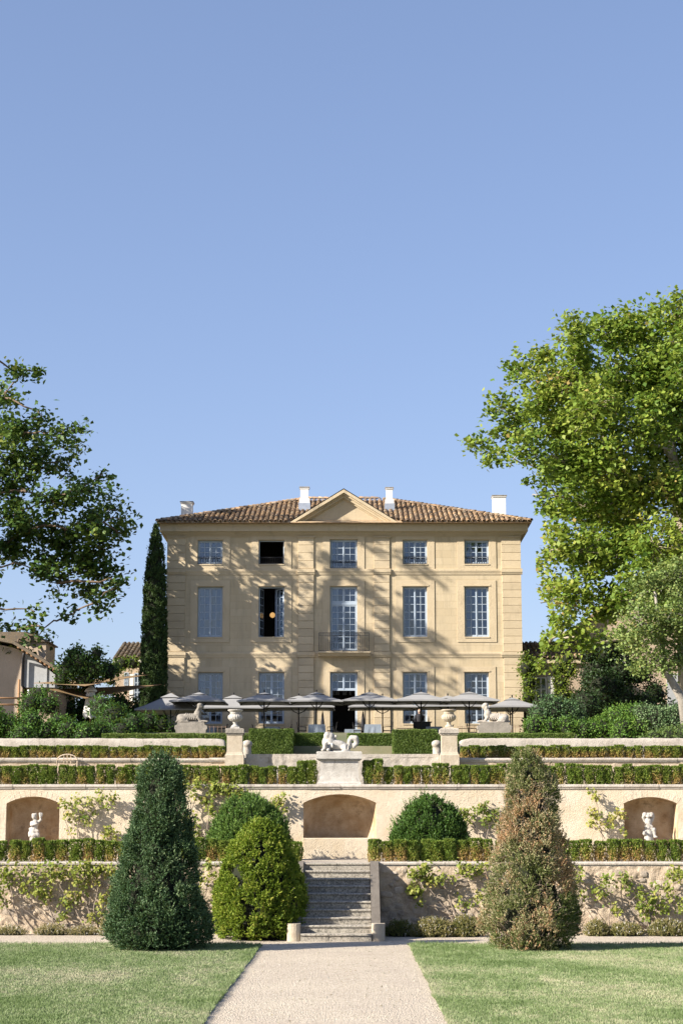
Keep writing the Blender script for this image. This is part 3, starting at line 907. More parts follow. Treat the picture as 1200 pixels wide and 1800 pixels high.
# cornice around the house as stepped rings
def ring(m, z0, z1, pr, tint=0.5):
    m.box(FX0-pr, FX1+pr, YF-pr, YF+0.3, z0, z1, tint)
    m.box(FX0-pr, FX0+0.3, YF+0.3, YF+BD+pr, z0, z1, tint)
    m.box(FX1-0.3, FX1+pr, YF+0.3, YF+BD+pr, z0, z1, tint)
    m.box(FX0+0.3, FX1-0.3, YF+BD, YF+BD+pr, z0, z1, tint)
zfas0, zfas1 = WZ(933.5, YF-0.45), WZ(921, YF-0.45)
zz = [(zfas0-0.26, zfas0-0.20, 0.06), (zfas0-0.199, zfas0-0.13, 0.13), (zfas0-0.129, zfas0-0.06, 0.22), (zfas0-0.059, zfas0-0.001, 0.33), (zfas0, zfas1, 0.45), (zfas1+0.001, zfas1+0.03, 0.47)]
m = MB()
for a, b, pr in zz: ring(m, a, b, pr)
m.build('cornice', M['trim'], ch)
# genoise: a course of small tile ends under the eave
m = MB()
x = FX0-0.5
while x < FX1+0.5:
    pts = [(x+0.085*math.cos(a), zfas1+0.032+0.085*math.sin(a)) for a in [math.pi*k/5 for k in range(6)]]
    m.prism(pts[::-1], YF-0.66, YF-0.3, tint=random.random()); x += 0.205
g = m.build('genoise_tile', M['trim'], ch); g['kind'] = 'stuff'
m = MB(); m.box(FX0-0.47, FX1+0.47, YF-0.58, YF+0.25, zfas1+0.10, zfas1+0.135); m.build('eave_slab', M['trim'], ch)

# ---- quoins: four rusticated strips, block by block
def quoin_strip(u0, u1, v0, v1, proud, n, name='quoin'):
    zt, zb = fz(v0), fz(v1)
    h = (zt-zb)/n
    x0, x1 = fx(u0, (zt+zb)/2), fx(u1, (zt+zb)/2)
    if u0 < 300: x0 = FX0-0.05
    if u1 > 905: x1 = FX1+0.05
    for k in range(n):
        zlo = zb+k*h
        m = MB(); c = 0.022; y0 = YF-proud
        # V-jointed block
        v = [(x0,YF+0.01,zlo+0.004),(x1,YF+0.01,zlo+0.004),(x1,YF+0.01,zlo+h-0.004),(x0,YF+0.01,zlo+h-0.004),
             (x0,y0+c,zlo+0.004),(x1,y0+c,zlo+0.004),(x1,y0+c,zlo+h-0.004),(x0,y0+c,zlo+h-0.004),
             (x0+0.004,y0,zlo+c),(x1-0.004,y0,zlo+c),(x1-0.004,y0,zlo+h-c),(x0+0.004,y0,zlo+h-c)]
        m.add(v, [(0,1,5,4),(1,2,6,5),(2,3,7,6),(3,0,4,7),(4,5,9,8),(5,6,10,9),(6,7,11,10),(7,4,8,11),(8,9,10,11)], tint=random.random())
        m.build(name, M['trim'], ch)
        if u0 < 300 or u1 > 905:     # returns down the side walls
            pass
for (a, b) in ((296, 327), (524.6, 551.6), (657.6, 684.6), (881, 913)):
    quoin_strip(a, b, 944.5, 1000, 0.07, 4)
for (a, b) in ((294, 325.5), (524.6, 551.6), (657.6, 684.6), (883, 915)):
    quoin_strip(a, b, 1011, 1146, 0.08, 10)
for (a, b) in ((291, 323.5), (524.6, 551.6), (657.6, 685.6), (886, 918)):
    quoin_strip(a, b, 1156.5, 1302, 0.09, 11)
# the courses break forward over the strips
m = MB()
for (a, b) in ((294, 327), (523, 553.5), (656, 687), (881, 916)):
    for v0, v1 in ((1010.5, 1000.5), (1156, 1146.5)):
        z0, z1 = fz(v0), fz(v1)
        x0, x1 = fx(a, z0), fx(b, z0)
        if a < 300: x0 = FX0-0.12
        if b > 905: x1 = FX1+0.12
        m.prism_x([(YF+0.02, z0+0.002), (YF-0.10, z0+0.002), (YF-0.15, z0+0.12), (YF-0.17, z0+0.14), (YF-0.17, z1+0.004), (YF+0.02, z1+0.004)][::-1], x0, x1)
    x0, x1 = fx(a, 19), fx(b, 19)
    if a < 300: x0 = FX0-0.08
    if b > 905: x1 = FX1+0.08
    m.box(x0, x1, YF-0.16, YF+0.02, zfas0-0.32, zfas0-0.262)
m.build('course_break', M['trim'], ch)

# ---- window surrounds: flat raised frames
def surround(x0, x1, z0, z1, z_lo, z_hi, wdt=0.42):
    m = MB(); t_ = 0.035
    m.box(x0-wdt, x0-0.015, YF-t_, YF+0.01, z_lo, z_hi)
    m.box(x1+0.015, x1+wdt, YF-t_, YF+0.01, z_lo, z_hi)
    m.box(x0-0.014, x1+0.014, YF-t_, YF+0.01, z1+0.015, z_hi)
    if z0-z_lo > 0.05: m.box(x0-0.014, x1+0.014, YF-t_, YF+0.01, z_lo, z0-0.07)
    # inner fillet, lintel drip and sill
    m.box(x0-0.09, x1+0.09, YF-0.065, YF-t_-0.001, z1+0.03, z1+0.09)
    m.build('window_surround', M['trim'], ch)
    m = MB(); m.bbox(x0-0.02, x1+0.02, YF-0.07, YF+RV-0.02, z0-0.068, z0-0.002, 0.008); m.build('sill', M['trim'], ch)
for x0, x1, z0, z1, r, k in holes:
    if r == 0: surround(x0, x1, z0, z1, fz(1000.5)+0.002, fz(943.3))
    elif r == 1: surround(x0, x1, z0, z1, fz(1129) if k != 2 else fz(1146)+0.002, fz(1020.5))
    else: surround(x0, x1, z0, z1, fz(1280) if k != 2 else z0+0.07, fz(1172), 0.40)

# ---- the windows
PANES = {}
def pane_mesh(w_, h_):
    key = (round(w_, 3), round(h_, 3))
    if key not in PANES:
        me = bpy.data.meshes.new('pane'); me.from_pydata([(-w_/2, 0, -h_/2), (w_/2, 0, -h_/2), (w_/2, 0, h_/2), (-w_/2, 0, h_/2)], [], [(0,1,2,3)])
        me.materials.append(M['glass']); PANES[key] = me
    return PANES[key]
def glazing(win, x0, x1, z0, z1, y, leaves_n=2, c=2, r=6, hinge=None, fr=0.055, mb=0.03, outer=0.05, build=True, dark=False):
    """casement leaves with glazing bars, each pane an object"""
    m = MB(); off = ROOT_of(win)
    m.box(x0, x0+outer, y-0.05, y+0.06, z0, z1); m.box(x1-outer, x1, y-0.05, y+0.06, z0, z1)
    m.box(x0+outer, x1-outer, y-0.05, y+0.06, z1-outer, z1); m.box(x0+outer, x1-outer, y-0.05, y+0.06, z0, z0+outer*0.8)
    lw = (x1-x0-2*outer)/leaves_n
    for l in range(leaves_n):
        a = x0+outer+l*lw+0.004; b = a+lw-0.008; lo = z0+outer*0.8+0.004; hi = z1-outer-0.004
        m.box(a, a+fr, y-0.03, y+0.03, lo, hi); m.box(b-fr, b, y-0.03, y+0.03, lo, hi)
        m.box(a+fr, b-fr, y-0.03, y+0.03, hi-fr, hi); m.box(a+fr, b-fr, y-0.03, y+0.03, lo, lo+fr*1.5)
        gx0, gx1, gz0, gz1 = a+fr, b-fr, lo+fr*1.5, hi-fr
        pw = (gx1-gx0-(c-1)*mb)/c; ph = (gz1-gz0-(r-1)*mb)/r
        for i in range(c-1):
            xx = gx0+(i+1)*pw+i*mb; m.box(xx, xx+mb, y-0.025, y+0.025, gz0, gz1)
        for j in range(r-1):
            z_ = gz0+(j+1)*ph+j*mb
            for i in range(c):
                xx = gx0+i*(pw+mb); m.box(xx, xx+pw, y-0.02, y+0.02, z_, z_+mb)
        for i in range(c):
            for j in range(r):
                px = gx0+i*(pw+mb)+pw/2; pz = gz0+j*(ph+mb)+ph/2
                o = link('pane', pane_mesh(pw, ph), None, win, Vector((px, y+0.004, pz))-off)
                o.rotation_euler = (random.gauss(0, 0.012), 0, random.gauss(0, 0.012))
        if l == 0 and leaves_n == 2: m.box(b-0.01, b+0.02, y-0.05, y-0.031, lo, hi)
    return m
def ROOT_of(o):
    while o.parent is not None: o = o.parent
    return ROOT[o.name]
def curtain(win, x0, x1, z0, z1, y, name='curtain', pleat=0.09):
    n_ = max(6, int((x1-x0)/0.03)); V = []; ph = random.random()*6
    for i in range(n_+1):
        x = x0+(x1-x0)*i/n_
        yy = y+0.03*math.sin(i*0.03/pleat*2*math.pi+ph)+0.012*math.sin(i*1.7)
        V += [(x, yy, z0), (x+0.01*math.sin(i), yy*1.0, (z0+z1)/2), (x, yy, z1)]
    F = []
    for i in range(n_):
        a = i*3; F += [(a, a+3, a+4, a+1), (a+1, a+4, a+5, a+2)]
    off = ROOT_of(win)
    me = np_mesh('curtain', np.array(V)-np.array(off), F, smooth=True)
    return link(name, me, M['curtain'], win)
def low_rail(win, x0, x1, z0, z1, y, ornate=True, mat='iron'):
    m = MB()
    m.box(x0, x1, y-0.012, y+0.012, z1-0.02, z1); m.box(x0, x1, y-0.012, y+0.012, z0+0.03, z0+0.05)
    n_ = int((x1-x0)/0.13)
    for i in range(n_+1):
        x = x0+(x1-x0)*i/n_
        m.box(x-0.008, x+0.008, y-0.008, y+0.008, z0+0.05, z1-0.02)
    if ornate:
        for i in range(n_):
            xc = x0+(x1-x0)*(i+0.5)/n_
            m.tube([(xc+0.05*math.cos(a), y, z1+0.045+0.05*math.sin(a)) for a in [k*math.pi/4 for k in range(9)]], 0.008, 4)
    m.build('window_rail', M[mat], win)
labels = {(0,0):'top-storey window left with drawn pale curtains',(0,1):'open unlit top-storey window with low dark rail',(1,1):'tall window standing open on a dark room',(1,2):'tallest window with transom behind the iron balcony'}
YG = YF+0.22
for x0, x1, z0, z1, r, k in holes:
    e = 0.003
    win = bpy.data.objects.new('window', bpy.data.meshes.new('window')); COL.objects.link(win); win.parent = ch
    if (r, k) in labels: win['label'] = labels[(r, k)]
    X0, X1, Z0, Z1 = x0+e, x1-e, z0+e, z1-e
    mid = (X0+X1)/2
    m = None
    if (r, k) == (0, 1):
        m = MB(); o_ = 0.05
        m.box(X0, X0+o_, YG-0.05, YG+0.06, Z0, Z1); m.box(X1-o_, X1, YG-0.05, YG+0.06, Z0, Z1); m.box(X0+o_, X1-o_, YG-0.05, YG+0.06, Z1-o_, Z1)
        low_rail(win, X0, X1, Z0, Z0+0.42, YF+0.12, False)
    elif (r, k) == (1, 1):
        # frame; both leaves swung inward, right one half open with its curtain
        m = MB(); o_ = 0.05
        m.box(X0, X0+o_, YG-0.05, YG+0.06, Z0, Z1); m.box(X1-o_, X1, YG-0.05, YG+0.06, Z0, Z1); m.box(X0+o_, X1-o_, YG-0.05, YG+0.06, Z1-o_, Z1)
        hw = (X1-X0)/2-o_
        for side, ang in ((0, 74), (1, 52)):
            hx = X0+o_ if side == 0 else X1-o_
            dx = math.cos(R(ang))*(1 if side == 0 else -1); dy = math.sin(R(ang))
            def L(a, b_, z_): return (hx+dx*a - dy*b_*(1 if side == 0 else -1)*0, YG+dy*a+b_, z_)
            def slab(a0, a1, q0, q1):
                m.add([L(a0,-.02,q0),L(a1,-.02,q0),L(a1,.02,q0),L(a0,.02,q0),L(a0,-.02,q1),L(a1,-.02,q1),L(a1,.02,q1),L(a0,.02,q1)], [(0,3,2,1),(4,5,6,7),(0,1,5,4),(1,2,6,5),(2,3,7,6),(3,0,4,7)])
            slab(0, .055, Z0+.05, Z1-.06); slab(hw-.055, hw, Z0+.05, Z1-.06); slab(.055, hw-.055, Z1-.115, Z1-.06); slab(.055, hw-.055, Z0+.05, Z0+.12)
            cc = hw/2; slab(cc-.015, cc+.015, Z0+.12, Z1-.115)
            rr = 6; hh = (Z1-.115-Z0-.12)/rr
            for j in range(1, rr): slab(.055, hw-.055, Z0+.12+j*hh-.015, Z0+.12+j*hh+.015)
            for j in range(rr):
                for q in (0, 1):
                    o = link('pane', pane_mesh(cc-.07, hh-.03), None, win, Vector(L(cc/2+.02+q*(cc-.03), 0, Z0+.12+(j+.5)*hh))-ROOT_of(win))
                    o.rotation_euler = (0, 0, math.atan2(dy, dx))
        curtain(win, X0+0.62*(X1-X0), X1-0.25, Z0+0.05, Z1-0.05, YG+0.55)
        lm = MB()
        lx, lz = fx(477.5, 15), fz(1076)
        lm.lathe([(0.02, lz-0.16), (0.09, lz-0.13), (0.145, lz-0.07), (0.16, lz), (0.145, lz+0.07), (0.09, lz+0.13), (0.02, lz+0.16)], lx, YG+1.2, 16)
        lm.build('globe_lamp', M['lamp'], win)
        lm = MB(); lm.tube([(lx, YG+1.2, lz+0.16), (lx, YG+1.2, Z1+0.2)], 0.008, 4); lm.build('lamp_cord', M['iron'], win)
    elif (r, k) == (1, 2):
        zt = fz(1060)
        m = glazing(win, X0, X1, zt, Z1, YG, 2, 2, 2, outer=0.06)
        m2 = glazing(win, X0, X1, Z0, zt-0.05, YG, 2, 2, 7, outer=0.06)
        b_ = len(m.v); m.v += m2.v; m.f += [[i+b_ for i in f] for f in m2.f]; m.sm += m2.sm; m.t += m2.t
        m.box(X0, X1, YG-0.06, YG+0.07, zt-0.05, zt)
        curtain(win, X0+0.05, X0+0.38*(X1-X0)-0.1, Z0, Z1, YG+0.15); curtain(win, X1-0.28*(X1-X0), X1-0.04, Z0, Z1, YG+0.15)
    elif (r, k) == (2, 2):
        zt = fz(1213.5)
        m = glazing(win, X0, X1, zt, Z1, YG, 2, 2, 2, outer=0.06)
        m.box(X0, X0+0.12, YG-0.06, YG+0.07, Z0, zt); m.box(X1-0.12, X1, YG-0.06, YG+0.07, Z0, zt)
        # white slabs on the hall's back wall, daylight put into their colour
        for u0_, u1_ in ((584.5, 588), (589, 597), (602, 610), (613.5, 617)):
            q = MB(); q.box(WX(u0_, YF+4.9, 9.5), WX(u1_, YF+4.9, 9.5), YF+4.88, YF+4.9, WZ(1222, YF+4.9), WZ(1215.5, YF+4.9)); q.build('white_daylight_pane', M['lit_pane'] if 'lit_pane' in M else M['white_paint'], win)
    else:
        rows = {0: 4 if k == 2 else 4, 1: 6, 2: 7}[r]
        m = glazing(win, X0, X1, Z0, Z1, YG, 2, 2, rows)
        wv = X1-X0
        if (r, k) in ((0, 0), (1, 0)):
            curtain(win, X0+0.05, mid-0.04, Z0+0.02, Z1, YG+0.13); curtain(win, mid+0.1, X1-0.04, Z0+0.02, Z1, YG+0.14)
        elif (r, k) == (1, 4):
            curtain(win, X0+0.05, X1-0.05, Z0+0.02, Z1, YG+0.14)
        elif (r, k) == (0, 4):
            curtain(win, X0+0.05, X0+0.30*wv, Z0+0.02, Z1, YG+0.14); curtain(win, X0+0.72*wv, X1-0.05, Z0+0.02, Z1, YG+0.14)
        elif (r, k) == (1, 3):
            pass
        elif r == 2:
            curtain(win, X0+0.05, X0+0.22*wv, Z0+0.02, Z1, YG+0.14); curtain(win, X1-0.2*wv, X1-0.05, Z0+0.02, Z1, YG+0.14)
        else:
            curtain(win, X0+0.05, X0+0.2*wv, Z0+0.02, Z1, YG+0.14); curtain(win, X1-0.15*wv, X1-0.05, Z0+0.02, Z1, YG+0.14)
        if r == 0: low_rail(win, X0, X1, Z0, Z0+0.38, YF+0.10, True)
    me = m.mesh('window', ROOT_of(ch)); me.materials.append(M['paint_blue']); win.data = me

# ---- balcony
bz0, bz1 = fz(1154.5), WZ(1145, YF-0.8)
bx0, bx1 = WX(559, YF-0.8, 13), WX(650.5, YF-0.8, 13)
m = MB()
m.prism_x([(YF+0.02, bz0-0.02), (YF-0.55, bz0+0.0), (YF-0.62, bz0+0.10), (YF-0.78, bz0+0.14), (YF-0.80, bz1-0.02), (YF-0.78, bz1), (YF+0.02, bz1)][::-1], bx0, bx1)
bal = m.build('balcony', M['trim'], ch)
m = MB(); rt = WZ(1112, YF-0.75); yb = YF-0.75
m.box(bx0+0.05, bx1-0.05, yb-0.018, yb+0.018, rt-0.03, rt); m.box(bx0+0.05, bx1-0.05, yb-0.012, yb+0.012, rt-0.16, rt-0.14); m.box(bx0+0.05, bx1-0.05, yb-0.012, yb+0.012, bz1+0.05, bz1+0.07)
n_ = 27
for i in range(n_+1):
    x = bx0+0.06+(bx1-bx0-0.12)*i/n_; q = 0.016 if i in (0, n_) else 0.008
    m.box(x-q, x+q, yb-q, yb+q, bz1, rt-0.03+ (0.03 if i in (0, n_) else 0))
for sx in (bx0+0.06, bx1-0.06):
    m.box(sx-0.012, sx+0.012, yb+0.02, YF-0.02, rt-0.03, rt)
    for j in range(1, 5): m.box(sx-0.008, sx+0.008, yb+j*0.15-0.008, yb+j*0.15+0.008, bz1, rt-0.03)
m.build('balcony_railing', M['iron'], bal)
m = MB(); m.box(WX(604, YF-0.5, 12)-0.35, WX(604, YF-0.5, 12)+0.4, YF-0.5, YF-0.47, bz1+0.05, bz1+0.45)

# ---- pediment
px0, px1 = WX(508, YF-0.5, 19.5), WX(701, YF-0.5, 19.5); pcx = (px0+px1)/2
pz0 = zfas1+0.032; pz1 = WZ(861, YF-0.55)
m = MB(); m.prism([(px0+0.25, pz0), (px1-0.25, pz0), (pcx, pz1-0.22)][::-1][::-1], YF-0.10, YF+3.0); m.build('tympanum', M['trim'], ch)
sl = (pz1-pz0)/(pcx-px0)
for sgn in (-1, 1):
    xe = px0 if sgn < 0 else px1
    for (a, b, pr) in ((0.0, 0.16, 0.62), (0.161, 0.24, 0.45), (0.241, 0.36, 0.33), (0.361, 0.42, 0.2)):
        # strip parallel to the rake, a..b below the top edge, projecting pr
        z_t = lambda x, d: pz0 + 0.02 + sl*abs(x-xe) - d*math.sqrt(1+sl*sl)
        xa = xe
        def zclip(x, d): return max(pz0+0.001, z_t(x, d))
        xb = pcx
        xs_hit_a = xe - sgn*(a*math.sqrt(1+sl*sl)-0.02)/sl if a > 0 else xe
        xs_hit_b = xe - sgn*((b*math.sqrt(1+sl*sl))-0.02)/sl
        poly = [(xs_hit_a, pz0+0.001), (xs_hit_b, pz0+0.001), (pcx-sgn*-0.0005*0, z_t(pcx, b)), (pcx, z_t(pcx, a))]
        if sgn < 0: poly = poly
        else: poly = poly[::-1]
        mm = MB(); mm.prism(poly, YF-pr, YF+0.3 if a > 0 else YF+3.6, tint=0.6)
        mm.build('raking_cornice', M['trim'], ch)
# thin zinc strip over the left rake and valley flashing
m = MB()
m.add([(px0-0.02, YF-0.64, pz0+0.035), (pcx, YF-0.64, pz1+0.075), (pcx, YF+3.6, pz1+0.075), (px0-0.02, YF+3.6, pz0+0.035)], [(0,1,2,3)])
m.add([(px1+0.02, YF-0.64, pz0+0.035), (px1+0.02, YF+3.6, pz0+0.035), (pcx, YF+3.6, pz1+0.075), (pcx, YF-0.64, pz1+0.075)], [(0,1,2,3)])
m.build('pediment_flashing', M['zinc'], ch)

# ---- roof
EY = YF-0.85; ez = WZ(916.5, EY)
ex0, ex1 = WX(276, EY, ez), WX(934, EY, ez); BY1 = YF+BD+0.85
run = (BY1-EY)/2; RY = EY+run
rz_ = WZ(877.5, RY); slope = (rz_-ez)/run
ang = math.atan(slope); cs, sn = math.cos(ang), math.sin(ang)
rf = MB()
rl, rr_ = ex0+run, ex1-run
dz = -0.07
rf.add([(ex0,EY,ez+dz),(ex1,EY,ez+dz),(ex1,BY1,ez+dz),(ex0,BY1,ez+dz),(rl,RY,rz_+dz),(rr_,RY,rz_+dz)], [(0,1,5,4),(1,2,5),(2,3,4,5),(3,0,4),(0,3,2,1)])
roof = rf.build('roof', M['tile'], ch)
def tile_mesh(tint, r0=0.118, r1=0.095, L=0.46):
    n_ = 6; V = []
    for yv, r in ((0, r0), (L, r1)):
        for k in range(n_+1):
            a = math.pi*k/n_
            V.append((-r*math.cos(a), yv, r*math.sin(a)*0.95 - (0.0 if yv == 0 else 0.02)))
    F = [(k, k+1, n_+1+k+1, n_+1+k) for k in range(n_)]
    # thickness seen at the lower end
    for k in range(n_+1):
        a = math.pi*k/n_; V.append((-(r0-0.022)*math.cos(a), 0.0, (r0-0.022)*math.sin(a)*0.95))
    b = 2*(n_+1); F += [(k+1, k, b+k, b+k+1) for k in range(n_)]
    for k in range(n_+1):
        a = math.pi*k/n_; V.append((-(r0-0.022)*math.cos(a), 0.12, (r0-0.022)*math.sin(a)*0.95))
    c_ = b+n_+1; F += [(b+k+1, b+k, c_+k, c_+k+1) for k in range(n_)]
    return np.array(V), np.array(F)
TV, TF = tile_mesh(0)
TILES = []
for k in range(10):
    me = np_mesh('roof_tile', TV, TF, np.full(len(TF), (k+0.5)/10), smooth=False); me.materials.append(M['tile']); TILES.append(me)
pitch, expo = 0.285, 0.36
def slope_tiles(a0, a1, H, place, single_rows):
    """columns from a0 to a1 along the eave; place(a, s) -> point, basis"""
    Ls = a1-a0; nc = int(Ls/pitch); p_ = Ls/nc
    singles, Vs, Ts = [], [], []
    for i in range(nc):
        a = (i+0.5)*p_
        hmax = min(H, a, Ls-a)/cs
        for j in range(max(1, int(hmax/expo)+1)):
            s_ = j*expo
            if s_ > hmax-0.05 and j > 0: continue
            P, Bm = place(a0+a, s_)
            P = P + Bm @ Vector((random.gauss(0, .008), 0, random.uniform(-0.01, 0.012)))
            tw = random.gauss(0, 0.03); ti = min(0.99, max(0, random.gauss(0.42, 0.27)))
            if j < single_rows and len(singles) < 296: singles.append((P, Bm, tw, ti))
            else:
                Rm = np.array(Bm @ Matrix.Rotation(tw, 3, 'Z'))
                Vs.append(TV @ Rm.T + np.array(P)); Ts.append(np.full(len(TF), ti))
    return singles, Vs, Ts
def fp(a, s_): 
    return Vector((a, EY-0.03+s_*cs, ez+s_*sn)), Matrix.Rotation(ang, 3, 'X')
sg, Vs, Ts = slope_tiles(ex0, ex1, run, fp, 4)
def inside_ped(P): return px0-0.1 < P.x < px1+0.1 and P.z < pz0+0.02+sl*min(P.x-px0, px1-P.x)+0.10 and P.y < YF+3.5
off = ROOT[ch.name]
for P, Bm, tw, ti in sg:
    if inside_ped(P): continue
    o = link('roof_tile', TILES[int(ti*10)], None, roof, P-off)
    o.rotation_euler = (Bm @ Matrix.Rotation(tw, 3, 'Z')).to_euler()
for (q0, q1, fn) in ((EY, BY1, lambda a, s_: (Vector((ex1+0.03-s_*cs, a, ez+s_*sn)), Matrix.Rotation(math.pi/2, 3, 'Z') @ Matrix.Rotation(ang, 3, 'X'))),
                     (EY, BY1, lambda a, s_: (Vector((ex0-0.03+s_*cs, a, ez+s_*sn)), Matrix.Rotation(-math.pi/2, 3, 'Z') @ Matrix.Rotation(ang, 3, 'X')))):
    s2, v2, t2 = slope_tiles(q0, q1, run, fn, 0); Vs += v2; Ts += t2
    s2 = s2
keep = [i for i, v in enumerate(Vs) if not inside_ped(Vector(v[0]))]
Vs = [Vs[i] for i in keep]; Ts = [Ts[i] for i in keep]
# hips and ridge: a line of cover tiles
def line_tiles(p, q):
    p, q = Vector(p), Vector(q); d = (q-p); n_ = int(d.length/0.36); d.normalize()
    Xa = d.cross(Vector((0,0,1))).normalized(); Za = Xa.cross(d)
    Bm = Matrix((Xa, d, Za)).transposed()
    for i in range(n_):
        P = p+d*(i*0.36)+Vector((0,0,0.06+random.uniform(-.01,.015)))
        Vs.append((TV*np.array([1.15,1,1.1])) @ np.array(Bm @ Matrix.Rotation(random.gauss(0,.04),3,'Z')).T + np.array(P)); Ts.append(np.full(len(TF), random.random()*0.8+0.1))
line_tiles((ex0,EY,ez), (rl,RY,rz_)); line_tiles((ex1,EY,ez), (rr_,RY,rz_)); line_tiles((rl,RY,rz_), (rr_,RY,rz_))
VV = np.concatenate(Vs)-np.array(off); FF = np.concatenate([TF+i*len(TV) for i in range(len(Vs))])
o = link('roof_tiles', np_mesh('roof_tiles', VV, FF, np.concatenate(Ts)), M['tile'], roof); o['kind'] = 'stuff'
# ---- chimneys
for (u0, u1, v0, y, wide, lead) in ((319, 338.5, 881, YF+2.0, 0, 0), (528.5, 542.5, 855.5, YF+3.2, 1, 1), (679, 690, 856.5, YF+3.2, 1, 1), (866.5, 888.5, 870.5, YF+2.0, 0, 0)):
    zt = WZ(v0, y); x0, x1 = WX(u0, y, zt), WX(u1, y, zt)
    yb = y+(x1-x0)*1.0
    m = MB(); m.box(x0, x1, y, yb, ez+0.3, zt-0.12)
    m.box(x0-0.04, x1+0.04, y-0.04, yb+0.04, zt-0.119, zt-0.055)
    c_ = m.build('chimney', M['white_paint'], roof)
    m = MB(); m.box(x0-0.07, x1+0.07, y-0.07, yb+0.07, zt-0.05, zt); m.build('chimney_cap', M['grey_stone'], roof)
    if wide:
        zb_ = WZ(878 if u0 < 600 else 879, y)
        m = MB(); m.box(x0-0.06, x1+0.08, y-0.08, yb+0.05, zb_-0.6, zb_+0.05); m.build('chimney_base', M['white_paint'], roof)
        m = MB(); m.box(x0-0.10, x1+0.12, y-0.14, y-0.085, zb_-0.7, zb_-0.22); m.build('chimney_flashing', M['zinc'], roof)
# ================================================================== STONE ORNAMENTS
# pedestal and lion in the middle
Yp = 47.75
lt = thing('stone_pedestal', 'broad bleached pedestal above the middle niche, under the reclining lion', 'pedestal', (WX(596, Yp), Yp, ZB))
zt, zb = WZ(1322, Yp), WZ(1379, Yp)-0.05
cx = WX(596, Yp); hw = (WX(632, Yp)-WX(560, Yp))/2; d0, d1 = Yp-0.35, Yp+0.35
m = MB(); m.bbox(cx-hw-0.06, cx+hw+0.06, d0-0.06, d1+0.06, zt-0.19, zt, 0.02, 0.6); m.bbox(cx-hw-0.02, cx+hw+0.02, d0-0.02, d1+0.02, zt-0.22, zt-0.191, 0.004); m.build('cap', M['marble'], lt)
m = MB(); 
pf = [(hw, zb), (hw+0.04, zb), (hw+0.04, zb+0.07), (hw+0.0, zb+0.12), (hw-0.03, zb+0.25), (hw-0.045, zb+0.4), (hw-0.035, zt-0.221)]
V = []
for r_, z in pf[1:]:
    V += [(cx-r_, d0-(r_-hw)-0.0, z), (cx+r_, d0-(r_-hw), z), (cx+r_, d1+(r_-hw), z), (cx-r_, d1+(r_-hw), z)]
F = [(i*4+k, i*4+(k+1) % 4, i*4+4+(k+1) % 4, i*4+4+k) for i in range(len(pf)-2) for k in range(4)]
m.add(V, F); m.build('body', M['marble'], lt)
m = MB(); m.bbox(cx-hw-0.08, cx+hw+0.08, d0-0.08, d1+0.08, zb-0.06, zb-0.002, 0.01); m.build('plinth', M['marble'], lt)
li = thing('lion_statue', 'weathered reclining lion lying on the middle pedestal with a curled tail', 'statue', (cx, Yp, zt))
L = lambda u, v, dy=0: (WX(u, Yp)-cx, dy, WZ(v, Yp)-zt)
sculpt('lion', [
    ('e', L(578, 1305, 0.0), (0.19, 0.17, 0.20)), ('e', L(580, 1296, -0.02), (0.13, 0.13, 0.13)),      # chest and mane
    ('e', L(575, 1294, -0.05), (0.10, 0.11, 0.12)), ('e', L(590, 1295, -0.05), (0.035, 0.05, 0.05)),
    ('c', L(580, 1308), 0.17, L(598, 1311), 0.145), ('c', L(598, 1311), 0.145, L(606, 1314), 0.12),  # back
    ('e', L(605, 1314, -0.04), (0.12, 0.15, 0.10)),
    ('c', L(572, 1308, -0.14), 0.06, L(569, 1319, -0.2), 0.05), ('e', L(568, 1319, -0.24), (0.06, 0.09, 0.045)),
    ('c', L(580, 1308, -0.14), 0.05, L(577, 1319, -0.2), 0.05), ('e', L(577, 1319, -0.26), (0.05, 0.08, 0.045)),
    ('c', L(606, 1316, -0.12), 0.06, L(612, 1320, -0.17), 0.045), ('e', L(606, 1320, -0.2), (0.09, 0.05, 0.035)),
    ('c', L(609, 1318, 0), 0.05, L(614, 1314, 0), 0.055), ('c', L(614, 1314, 0), 0.055, L(614, 1302), 0.065),
    ('c', L(614, 1302), 0.065, L(618, 1297), 0.075), ('c', L(618, 1297), 0.075, L(625, 1298), 0.085),
    ('c', L(625, 1298), 0.085, L(627, 1306), 0.065), ('c', L(627, 1306), 0.065, L(622, 1313), 0.045), ('c', L(622,1313), .045, L(620,1308), .04),
    ('e', (0, 0, 0.005), (0.47, 0.28, 0.03)), ('e', L(571, 1312, -0.26), (0.03, 0.03, 0.10)), ('e', L(574, 1310, -0.24), (0.022, 0.03, 0.09)), ('e', L(584, 1311, -0.2), (0.03, 0.03, 0.08)),
    ('e', L(612, 1314, -0.2), (0.022, 0.03, 0.07)), ('e', L(607, 1316, -0.2), (0.02, 0.03, 0.05))], M['marble'], li, 0.016, 2, Vector((cx, Yp, zt)))

